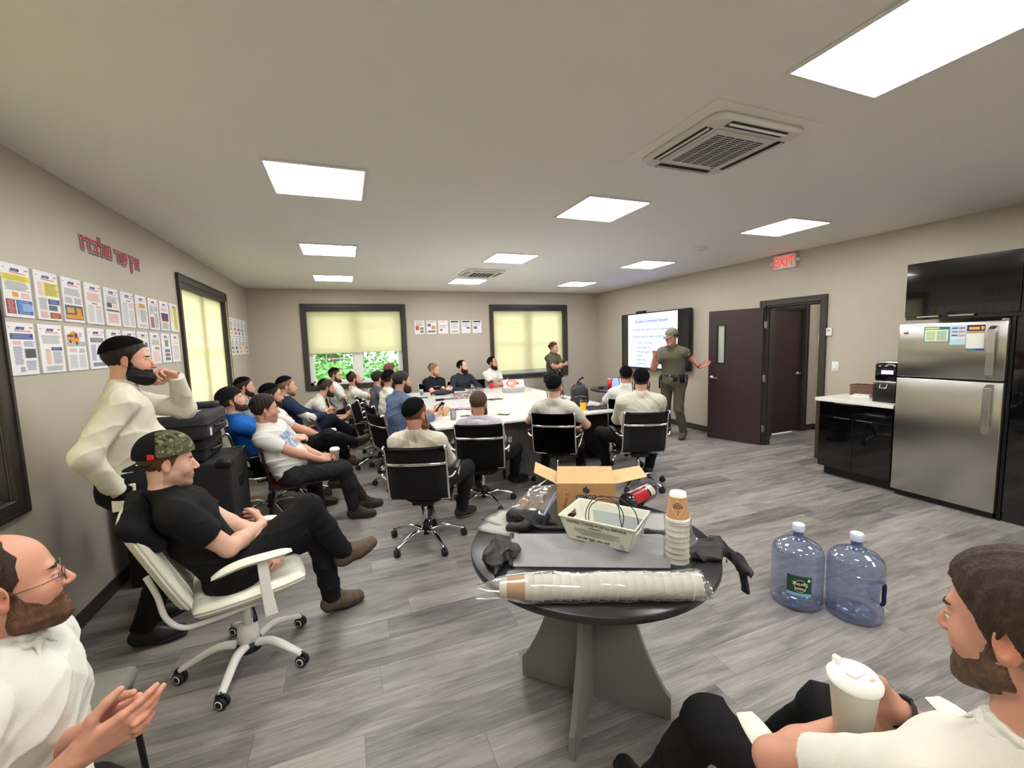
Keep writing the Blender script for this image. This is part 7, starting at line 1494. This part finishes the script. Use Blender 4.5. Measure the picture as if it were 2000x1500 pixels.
# red and black printed plastic roll
rk = empty('printed_roll', (1.42, 1.83, TZ), math.radians(22), label='shiny plastic-wrapped package with red and black print behind the cup stack', cat='package')
MB().use(mat('black printed film', '26262a', 0.12, coat=0.8)).at(Matrix.Rotation(PI / 2, 4, 'Y')).lathe([(0.01, -0.125), (0.045, -0.12), (0.052, -0.10), (0.052, 0.10), (0.042, 0.13), (0.01, 0.135)], c=(-0.052, 0, 0), n=30, sx=0.9).build('roll', rk)
mb = MB()
for c_, x0, x1, a0_, a1_ in (('b3222c', -0.10, 0.03, -3.1, -1.75), ('c9c5bf', 0.045, 0.09, -3.0, -1.7), ('e8e8e6', -0.10, 0.09, -1.62, -1.54), ('e8e8e6', -0.11, 0.06, -1.48, -1.42), ('b9b3ac', -0.05, 0.02, -1.2, -0.9), ('8d1c24', -0.1, -0.04, -1.35, -0.9)):
    mb.use(mat('roll print ' + c_, c_, 0.15, coat=0.8)); n = 10; mb.ring([[V(x, 0.0526 * math.cos(a_), 0.0520 - 0.0474 * math.sin(a_)) for x in (x0, x1)] for a_ in np.linspace(a0_, a1_, n)], cap=False)
mb.build('roll_print', rk)

# ------------------------------------------------------------------ water bottles
M_PET = thin_glass('blue tinted plastic', 'd6def0', 0.07, 0.14, 0.05, 'a9bbe0'); M_PETD = thin_glass('deeper blue plastic', '8fa6d4', 0.08, 0.22, 0.08, '6a84bc')
def bottle(x, y, rz, label, lab, hnd):
    r = empty('water_bottle', (x, y, 0), rz, label, 'water bottle', 'large blue water bottles on the floor')
    prof = [(0.001, 0.012), (0.09, 0.010), (0.118, 0.001), (0.132, 0.012), (0.136, 0.03), (0.136, 0.055), (0.1325, 0.062), (0.136, 0.07), (0.136, 0.245), (0.1325, 0.253), (0.136, 0.262), (0.137, 0.285), (0.1325, 0.293), (0.136, 0.300), (0.135, 0.325), (0.126, 0.352), (0.105, 0.375), (0.075, 0.390), (0.048, 0.400)]
    if not hnd: MB().use(M_PET).lathe(prof, n=48, cap=False).build('bottle_body', r)
    else:
        def body(u, v):
            k = u * (len(prof) - 1); i = int(min(k, len(prof) - 2)); f = k - i; R = prof[i][0] * (1 - f) + prof[i + 1][0] * f; z = prof[i][1] * (1 - f) + prof[i + 1][1] * f; a = 2 * PI * v
            d = max(0, 1 - ((z - 0.165) / 0.075) ** 2) * max(0, 1 - (((a + PI) % (2 * PI) - PI) / 0.55) ** 2); R -= 0.075 * min(1, 2.2 * d) ; return V(R * math.cos(a), R * math.sin(a), z)
        MB().use(M_PET).sheet(body, 90, 96).build('bottle_body', r); MB().use(mat('navy handle', '1d2354', 0.3)).tube([(0.10, 0, 0.235), (0.128, 0, 0.225), (0.130, 0, 0.165), (0.127, 0, 0.105), (0.085, 0, 0.112)], 0.011, 8, 5).build('handle', r)
    MB().use(M_PETD).lathe([(0.048, 0.400), (0.034, 0.408), (0.027, 0.420), (0.0265, 0.455)], n=32, cap=False).build('bottle_neck', r)
    MB().use(mat('pale blue cap', 'cfdcf0', 0.4)).lathe([(0.031, 0.448), (0.0325, 0.452), (0.0325, 0.486), (0.029, 0.492), (0.001, 0.492)], n=32, cap=False).build('cap', r)
    MB().use(M_PETD).lathe([(0.001, 0.016), (0.085, 0.014), (0.110, 0.030), (0.06, 0.042), (0.001, 0.046)], n=32, cap=False).build('base_dimple', r)
    if lab:
        R = 0.1368; Z = lambda a, z, o=0: V((R + o) * math.cos(a), (R + o) * math.sin(a), z)
        def patch_(m, a0, a1, z0, z1, o, nm, par): return MB().use(m).sheet(lambda u, v: Z(a0 + (a1 - a0) * u, z0 + (z1 - z0) * v, o), 14, 1).build(nm, par)
        lb = patch_(flat('label green', '1f4a33'), -0.50, 0.42, 0.105, 0.225, 0.0, 'bottle_label', r); patch_(flat('label sky', '7fb3d6'), -0.50, 0.42, 0.105, 0.122, 0.0004, 'label_band', lb)
        mb = MB().use(flat('label dark', '122a1e')); mb.ring([[Z(0.20 * math.cos(t) * k, 0.165 + 0.034 * math.sin(t) * k, 0.0006) for t in np.linspace(0, 2 * PI, 24)[:-1]] for k in (1.0, 0.01)], cap=False); mb.build('label_oval', lb)
        mb = MB().use(flat('label gold', 'd8c98a')); pts = [Z(0.21 * math.cos(t), 0.165 + 0.036 * math.sin(t), 0.001) for t in np.linspace(0, 2 * PI, 24)]; mb.tube(pts, 0.0012, 5); mb.build('label_outline', lb)
        patch_(flat('label pale', 'cfe0e6'), 0.27, 0.36, 0.195, 0.212, 0.0005, 'label_box', lb)
        for word, zz, sz in (('Poland', 0.172, 0.020), ('Spring', 0.191, 0.030)):     # printed upside down on the inverted label
            cu = bpy.data.curves.new('lettering', 'FONT'); cu.body = word; cu.size = sz; cu.align_x = 'CENTER'; cu.offset = 0.0004; o2 = bpy.data.objects.new('lettering', cu); me = bpy.data.meshes.new_from_object(o2); bpy.data.objects.remove(o2); bpy.data.curves.remove(cu)
            zb_ = 0.154 if word == 'Poland' else 0.184
            for v in me.vertices: v.co = Z(-v.co.x / R, zb_ - v.co.y, 0.0016)
            me.materials.append(flat('label cream', 'efe9d0')); add_mesh('label_text', me, lb)
    return r
bottle(2.50, 1.70, math.radians(222), 'blue water bottle with a green label, left one of the pair', True, False)
bottle(2.675, 1.482, math.radians(-62), 'blue water bottle with a navy handle, right one of the pair', False, True)

# ------------------------------------------------------------------ things on the conference tables
CT = 0.7455
cup(Matrix.Translation((2.79, 4.70, CT)), 0.043, 0.030, 0.115, (mat('yellow sleeve', 'f0b325', 0.5), 0.001, 0.112), label='yellow paper cup with black lid at the near edge of the white table', lid=M_BLACK)
cup(Matrix.Translation((2.645, 4.80, CT)), 0.038, 0.028, 0.09, label='small clear cup beside the yellow cup').children[0].data.materials[0] = M_FILM
cup(Matrix.Translation((2.63, 7.90, CT)), 0.042, 0.032, 0.13, (mat('red sleeve', 'c8262c', 0.5), 0.001, 0.125), label='red cup with black lid before the bearded man in white at the far side', lid=M_BLACK)
bp = empty('backpack', (2.96, 5.08, CT), math.radians(-25), label='black backpack standing on the near right of the white table', cat='backpack')
F = Field(); F.cone((0, 0, 0.07), (0, 0, 0.20), 0.085, 0.075, 0.04, (1, 0, 0), 1.5); F.cone((0, 0.0, 0.2), (0, 0.01, 0.29), 0.075, 0.035, 0.05, (1, 0, 0), 1.3); F.cone((0, -0.07, 0.07), (0, -0.06, 0.15), 0.05, 0.04, 0.03, (1, 0, 0), 1.5); sdf_object('pack_body', lambda p: np.maximum(F(p) - folds(p, 3, 0.006, 0.6), 0.001 - p[:, 2]), *F.bounds(0.02), 0.007, M_NYL, bp)
MB().use(M_NYL).tube([(-0.03, 0.0, 0.31), (0.0, 0.0, 0.355), (0.045, 0.0, 0.385), (0.05, 0.01, 0.37)], 0.012, 6, 4).build('top_loop', bp); MB().use(M_STEEL).tube([(-0.08, -0.115, 0.13), (0, -0.125, 0.15), (0.08, -0.115, 0.13)], 0.002, 5, 4).build('zipper', bp)
for sx in (-1, 1): MB().use(M_NYL).tube([(sx * 0.06, 0.06, 0.28), (sx * 0.10, 0.12, 0.2), (sx * 0.09, 0.11, 0.06)], 0.012, 6, 4, flat_=(0.5, 1.5)).build('shoulder_strap', bp)
def slabthing(name, x, y, rz, w, d, h, m, label, cat, group=None, z=CT, bev=0.003, extra=None):
    r = empty(name, (x, y, z), math.radians(rz), label, cat, group); b_ = MB().use(m).box(-w / 2, w / 2, -d / 2, d / 2, 0, h, bev=bev).build('casing', r)
    if extra: extra(r, h)
    return r
def phone_x(r, h): MB().use(M_GLOSS).box(-0.033, 0.033, -0.07, 0.07, h, h + 0.0006).build('screen', r)
def folder_x(r, h): MB().use(M_NYL).tube([(-0.14, 0.09, h), (0.14, 0.09, h)], 0.002, 5).build('zipper', r)
slabthing('laptop_sleeve', 3.04, 4.76, -8, 0.34, 0.23, 0.016, M_NYL, 'flat black sleeve lying on the near right table edge', 'sleeve', extra=folder_x)
slabthing('phone', 3.02, 4.78, 20, 0.072, 0.15, 0.009, M_BLACK, 'black phone lying on the flat black sleeve', 'phone', z=CT + 0.0165, extra=phone_x)
slabthing('tablet', 3.02, 5.90, 0, 0.26, 0.18, 0.008, M_BLACK, 'thin black tablet at the right side of the white table', 'tablet', extra=phone_x)
slabthing('tablet', 2.16, 6.36, 8, 0.24, 0.16, 0.008, M_BLACK, 'thin dark tablet in the middle of the white table', 'tablet', extra=phone_x)
slabthing('phone', 1.18, 7.22, 75, 0.075, 0.155, 0.009, M_BLACK, 'black phone at the far left corner of the white table', 'phone', extra=phone_x)
slabthing('phone', 1.79, 4.93, 40, 0.072, 0.15, 0.009, M_BLACK, 'black phone beside the papers in front of the lavender hoodie', 'phone', extra=phone_x)
for x, y, a, lb in ((1.90, 4.98, 12, 'white papers lying in front of the person in the lavender hoodie'), (2.83, 5.45, -20, 'white papers lying behind the man beside the yellow cup'), (3.06, 5.30, 15, 'white papers lying beyond the backpack'), (1.08, 5.10, 35, 'white napkins under the kraft bag at the near left corner')):
    r = empty('papers', (x, y, CT), math.radians(a), lb, 'papers'); 
    for k in range(2): MB().use(flat('paper sheet', 'dcdcd6')).box(-0.12 + 0.02 * k, 0.12 + 0.02 * k, -0.09, 0.09 - 0.015 * k, 0.0012 * k + 0.0002, 0.0012 * k + 0.001).build('sheet', r)
ad = slabthing('power_adapter', 1.36, 6.72, 25, 0.13, 0.06, 0.03, M_BLACK, 'black power adapter with a looped cord on the white table', 'adapter', extra=lambda r, h: MB().use(M_BLACK).tube([(0.06, 0, 0.015), (0.14, 0.05, 0.006), (0.24, 0.04, 0.006), (0.25, -0.05, 0.006), (0.12, -0.05, 0.006), (0.09, 0.02, 0.006)], 0.004, 6, 6).build('cord', r))
pb = empty('soft_bag', (1.55, 7.46, CT), math.radians(10), label='long black soft bag on the table before the man in glasses', cat='bag'); F = Field(); F.cone((-0.17, 0, 0.035), (0.02, 0, 0.055), 0.035, 0.058, 0.03, (0, 1, 0), 1.5); F.cone((0.02, 0, 0.05), (0.22, 0, 0.03), 0.055, 0.022, 0.03, (0, 1, 0), 1.5); sdf_object('bag_body', lambda p: np.maximum(F(p) - folds(p, 9, 0.006, 0.6), 0.001 - p[:, 2]), *F.bounds(0.02), 0.007, M_NYL, pb); MB().use(M_WHITE).box(-0.19, -0.14, -0.045, -0.035, 0.01, 0.04, bev=0.004).build('white_tag', pb)
def tub(x, y, rz, w, d, h, label, seed, cols, cat='container'):
    r = empty('clear_tub', (x, y, CT), math.radians(rz), label, cat, 'clear tubs of sweets'); 
    MB().use(M_FILM).ring([[(sx * w / 2 * 0.92, sy * d / 2 * 0.92, 0.001) for sx, sy in ((-1, -1), (1, -1), (1, 1), (-1, 1))], [(sx * w / 2, sy * d / 2, h) for sx, sy in ((-1, -1), (1, -1), (1, 1), (-1, 1))]], smooth=False).build('tub_wall', r)
    rg = random.Random(seed)
    for i in range(46):
        cx, cy = rg.uniform(-0.42, 0.42) * w, rg.uniform(-0.4, 0.4) * d; cz = rg.uniform(0.012, h * 0.8)
        o = MB().use(flat('wrapper ' + cols[i % len(cols)], cols[i % len(cols)])).box(-0.016, 0.016, -0.009, 0.009, -0.006, 0.006, bev=0.004, seg=1).build('wrapped_sweet'); o.matrix_world = Matrix.Translation((x, y, CT)) @ Matrix.Rotation(math.radians(rz), 4, 'Z') @ Matrix.Translation((cx, cy, cz)) @ Euler((rg.random() * 3, rg.random() * 3, rg.random() * 3)).to_matrix().to_4x4()
        tag(o, 'small wrapped sweet heaped in the %s' % ('nearer clear tub' if seed == 1 else 'farther clear tub'), 'sweet', 'sweets in the nearer tub' if seed == 1 else 'sweets in the farther tub')
tub(1.73, 6.80, 4, 0.30, 0.20, 0.085, 'clear tub of red-wrapped sweets, nearer of the two on the table', 1, ['b5455a', 'c97a88', '7a3f58', 'd8b0a8'])
tub(2.13, 7.38, 4, 0.30, 0.20, 0.085, 'clear tub of blue and red sweets, farther of the two on the table', 2, ['3f55b8', 'c04070', '8a5ac0', 'e07a3a', 'd85a70'])
MB_ = empty('tumbler', (1.22, 7.60, CT), label='small clear tumbler at the far left corner of the white table', cat='cup'); MB().use(M_FILM).lathe([(0.001, 0.004), (0.028, 0.003), (0.036, 0.11), (0.034, 0.11), (0.026, 0.008)], n=24, cap=False).build('glass_wall', MB_); MB().use(flat('dark drink', '4a4d5c')).lathe([(0.001, 0.006), (0.027, 0.006), (0.031, 0.06), (0.001, 0.06)], n=24, cap=False).build('drink', MB_)
pn = empty('pen_cup', (1.14, 4.90, CT), label='clear cup packed with grey pens at the near left of the white table', cat='pen cup'); MB().use(M_FILM).lathe([(0.001, 0.003), (0.036, 0.003), (0.050, 0.115), (0.052, 0.117)], n=28, cap=False).build('cup_wall', pn)
rg = random.Random(2)
for k in range(20):
    a, r_ = rg.random() * 2 * PI, rg.random() ** 0.5 * 0.028; p0 = V(r_ * math.cos(a), r_ * math.sin(a), 0.006); p1 = V(r_ * 1.45 * math.cos(a + 0.1), r_ * 1.45 * math.sin(a + 0.1), rg.uniform(0.125, 0.14)); o = MB().use(flat('pen grey', '8b9098') if k % 3 else flat('pen slate', '5c6470')).tube([p0, p1], 0.0042, 6).build('pen'); o.location = (1.14, 4.90, CT); tag(o, 'grey pen standing in the clear cup', 'pen', 'pens in the clear cup')
wb = empty('drink_bottle', (1.43, 5.02, CT), label='small clear water bottle with a green label beside the brown-haired head', cat='bottle'); MB().use(M_FILM).lathe([(0.001, 0.003), (0.028, 0.001), (0.032, 0.01), (0.032, 0.12), (0.028, 0.145), (0.013, 0.17), (0.012, 0.185)], n=28, cap=False).build('bottle_wall', wb); MB().use(flat('pale green label', '9fc0a4')).lathe([(0.0325, 0.06), (0.0325, 0.11)], n=28, cap=False).build('label_band', wb); MB().use(M_WHITE).lathe([(0.014, 0.182), (0.014, 0.2), (0.001, 0.2)], n=20, cap=False).build('cap', wb)
kb = empty('paper_bag', (1.12, 5.22, CT), math.radians(20), label='small kraft paper bag between snack wrappers at the near left corner', cat='bag'); MB().use(M_CARDI).ring([[(-0.035, -0.02, 0), (0.035, -0.02, 0), (0.035, 0.02, 0), (-0.035, 0.02, 0)], [(-0.04, -0.025, 0.06), (0.04, -0.02, 0.06), (0.04, 0.02, 0.06), (-0.04, 0.02, 0.06)], [(-0.055, -0.012, 0.14), (0.05, -0.012, 0.11), (0.05, 0.01, 0.11), (-0.055, 0.01, 0.14)]], smooth=False).build('bag_paper', kb); MB().use(M_CUP).poly([(0.0, -0.03, 0.02), (0.06, -0.035, 0.07), (0.055, -0.03, 0.0)]).build('napkin_corner', kb)
rg = random.Random(8)
for i, (x, y, c_, lb) in enumerate(((0.985, 5.52, '2f4fa8', 'blue snack packet with white mark at the near left of the table'), (1.04, 5.46, '3c5fc0', 'second blue snack packet leaning on the first'), (1.06, 5.62, 'b8506a', 'pink snack packet behind the blue ones'), (1.30, 5.62, 'a85a68', 'reddish snack packet behind the pen cup'), (1.42, 5.66, '8a6a90', 'violet snack packet behind the pen cup'), (1.52, 5.60, 'b07a80', 'pale red snack packet near the brown-haired head'))):
    r = empty('snack_packet', (x, y, CT + 0.014), rg.random() * 3, lb, 'packet', 'snack packets on the white table'); MB().use(mat('wrapper gloss ' + c_, c_, 0.25)).sheet(lambda u, v: V((u - 0.5) * 0.13, (v - 0.5) * 0.09, 0.014 * math.sin(PI * u) * math.sin(PI * v)), 10, 8).sheet(lambda u, v: V((u - 0.5) * 0.13, (v - 0.5) * 0.09, -0.012 * math.sin(PI * u) * math.sin(PI * v)), 10, 8).build('wrapper', r)
    if i == 0: MB().use(M_WHITE).sheet(lambda u, v: V((u - 0.5) * 0.05, (v - 0.5) * 0.03, 0.0146 * math.sin(PI * (0.5 + (u - 0.5) * 0.38)) * math.sin(PI * (0.5 + (v - 0.5) * 0.33)) + 0.0004), 4, 4).build('white_mark', r)
# box with the red swirl leaning in its clear tub
pz = empty('bakery_box', (2.80, 7.18, CT), math.radians(-6), label='clear tub with a tilted white lid bearing a red ring design, at the table end', cat='box')
MB().use(M_FILM).ring([[(sx * 0.18, sy * 0.12, 0.001) for sx, sy in ((-1, -1), (1, -1), (1, 1), (-1, 1))], [(sx * 0.19, sy * 0.13, 0.075) for sx, sy in ((-1, -1), (1, -1), (1, 1), (-1, 1))]], smooth=False).build('tub_wall', pz); MB().use(flat('tub filling', 'c9cdd0')).box(-0.17, 0.17, -0.11, 0.11, 0.004, 0.055).build('filling', pz)
TPZ = Matrix.Translation((0, -0.09, 0.078)) @ Matrix.Rotation(math.radians(62), 4, 'X'); ld = MB().use(M_WHITE).at(TPZ).box(-0.195, 0.195, 0, 0.155, 0, 0.012, bev=0.006).build('lid', pz); mb = MB().use(flat('red swirl', 'e2553f')).at(TPZ @ Matrix.Translation((-0.03, 0.078, 0.0126)))
for (ra, rb, t0, t1) in ((0.10, 0.072, 0.6, 5.2), (0.055, 0.030, -2.6, 2.2)): mb.ring([[V(r_ * math.cos(t) * 1.15, r_ * math.sin(t) * 0.68, 0) for r_ in (ra, rb)] for t in np.linspace(t0, t1, 26)], cap=False)
mb.poly([(0.07, -0.035, 0), (0.15, 0.0, 0), (0.07, 0.045, 0)]); mb.build('red_design', ld)
# far round table
rt_ = empty('tumbler', (4.36, 6.42, TZ), label='tall red tumbler with straw on the dark round table', cat='tumbler'); MB().use(mat('red tumbler', 'd02a38', 0.35)).lathe([(0.001, 0.0), (0.034, 0.0), (0.044, 0.19), (0.001, 0.19)], n=28).build('tumbler_body', rt_); MB().use(M_STEEL).lathe([(0.045, 0.188), (0.045, 0.20), (0.001, 0.20)], n=28, cap=False).build('lid', rt_); MB().use(M_FILM).tube([(0.01, 0, 0.2), (0.02, 0, 0.25)], 0.004, 6).build('straw', rt_)
slabthing('mouse', 4.36, 6.70, 10, 0.10, 0.06, 0.03, M_BLACK, 'small black object beside the red tumbler', 'mouse', z=TZ, bev=0.012)
def laptop(T, label, ang=105, scr='7f98d6', w=0.32, d=0.22, name='laptop', em=0.4, group=None):
    r = empty(name, label=label, cat='laptop', group=group); r.matrix_world = T; b_ = MB().use(mat('laptop aluminium', '8e9096', 0.35, metal=0.7)).box(-w / 2, w / 2, -d / 2, d / 2, 0, 0.014, bev=0.003).build('laptop_base', r); MB().use(M_BLACK).box(-w * 0.44, w * 0.44, -d * 0.05, d * 0.40, 0.0142, 0.0152).build('keyboard', b_)
    TS_ = Matrix.Translation((0, d / 2, 0.012)) @ Matrix.Rotation(math.radians(ang), 4, 'X'); l_ = MB().use(M_BLACK).at(TS_).box(-w / 2, w / 2, 0, d, -0.004, 0.003, bev=0.002).build('screen_lid', r)
    MB().use(mat('lit screen ' + scr, scr, 0.3, emit=em)).at(TS_).box(-w * 0.47, w * 0.47, 0.012, d - 0.01, 0.0031, 0.0036).build('display', l_); return r
laptop(Matrix.Translation((4.42, 6.27, TZ)) @ Matrix.Rotation(math.radians(38), 4, 'Z') @ Matrix.Rotation(math.radians(-90), 4, 'Z') @ Matrix.Rotation(0, 4, 'X'), 'open laptop with a bluish screen on the dark round table', 62)

# ------------------------------------------------------------------ held things
def held_frame(p, xyz, rz): return Matrix.Translation(p['L'](xyz).tolist()) @ Matrix.Rotation(rz, 4, 'Z')
cup(held_frame(p4, (0.0, 0.375, 0.06), 0), 0.042, 0.029, 0.11, label='white lidded coffee cup held on his lap by the man in the printed t-shirt', lid=M_WHITE)
cup(held_frame(p7, (0.10, 0.42, 0.10), 0), 0.042, 0.029, 0.105, label='white coffee cup in the hand of the man with the laptop', lid=M_WHITE)
laptop(Matrix.Translation(p7['L']((-0.06, 0.24, 0.105)).tolist()) @ Matrix.Rotation(math.radians(8 - 90 + 180 + 8), 4, 'Z') @ Matrix.Rotation(PI, 4, 'Z') @ Matrix.Rotation(0.15, 4, 'X'), 'open dark laptop on the lap of the man with a coffee cup', 112, '3a4048', em=0.1)
laptop(Matrix.Translation(p5['L']((0.02, 0.22, 0.13)).tolist()) @ Matrix.Rotation(math.radians(12 - 90), 4, 'Z') @ Matrix.Rotation(0.1, 4, 'X'), 'open laptop with pale green screen on the lap of the capped man', 140, 'b9c9a8', em=0.35)
def phone_at(pos, rot, label):
    r = empty('phone', label=label, cat='phone'); r.matrix_world = Matrix.Translation(pos) @ Euler(rot).to_matrix().to_4x4(); MB().use(M_BLACK).box(-0.036, 0.036, -0.075, 0.075, -0.004, 0.004, bev=0.003).build('casing', r); MB().use(mat('phone glass', '20242c', 0.1, emit=0.02)).box(-0.033, 0.033, -0.07, 0.07, 0.004, 0.0046).build('screen', r)
phone_at((1.06, 5.24, 0.86), (0.9, 0.2, -1.2), 'dark phone held up by the bearded man in the slate blue shirt'); phone_at(p9['L']((0.0, 0.68, 0.17)).tolist(), (0.5, 0.0, -1.3), 'phone in the hands of the man leaning forward')
# big lidded cup of the man at the lower right
bc_ = cup(Matrix.Translation((1.0, 0.545, 0.735)), 0.046, 0.031, 0.145, label='large white paper cup with white sip lid held by the man at the lower right', lid=mat('white lid', 'f0efe8', 0.35))
MB().use(mat('white lid', 'f0efe8', 0.35)).at(Matrix.Translation((0, 0, 0.158))).box(-0.018, 0.018, -0.012, 0.012, 0, 0.006, bev=0.003).box(-0.006, 0.006, 0.030, 0.045, 0.0, 0.014, bev=0.002).build('lid_tab', bc_)
MB().use(flat('coffee stain', 'c9a878')).at(Matrix.Translation((0.012, -0.028, 0.1582))).box(-0.006, 0.006, -0.003, 0.003, 0, 0.0008).build('sip_hole', bc_)

# grey seat at the lower left, bag under the table
gc = empty('upholstered_chair', (-1.05, 1.74, 0), math.radians(-92), label='grey upholstered chair, only its seat corner visible behind the clasped hands', cat='chair'); MG = mat('grey upholstery', '77766f', 0.8, noise=0.05, nscale=80, bump=0.15, bscale=300)
MB().use(MG).box(-0.23, 0.23, -0.22, 0.23, 0.40, 0.46, bev=0.025).build('seat', gc); MB().use(MG).box(-0.22, 0.22, -0.27, -0.22, 0.55, 0.88, bev=0.02).build('backrest', gc)
for sx in (-1, 1):
    for y0_ in (-0.2, 0.2): MB().use(M_BLACK).tube([(sx * 0.2, y0_, 0.41), (sx * 0.215, y0_ * 1.08, 0.0)], 0.011, 8).build('leg', gc)
    MB().use(M_BLACK).tube([(sx * 0.2, -0.2, 0.41), (sx * 0.2, -0.245, 0.6)], 0.011, 8).build('back_post', gc)
fb = empty('floor_bag', (1.05, 5.0, 0), label='dark bag with yellow lining on the floor under the near left table section', cat='bag'); F = Field(); F.cone((-0.1, 0, 0.09), (0.1, 0, 0.08), 0.09, 0.08, 0.03); sdf_object('bag_body', lambda p: np.maximum(F(p) - folds(p, 19, 0.012, 0.7), 0.001 - p[:, 2]), *F.bounds(0.03), 0.009, M_NYL, fb); MB().use(flat('yellow lining', 'b9a040')).tube([(-0.06, -0.07, 0.12), (0.0, -0.08, 0.145), (0.07, -0.06, 0.12)], 0.016, 8, 4).build('yellow_lining', fb)
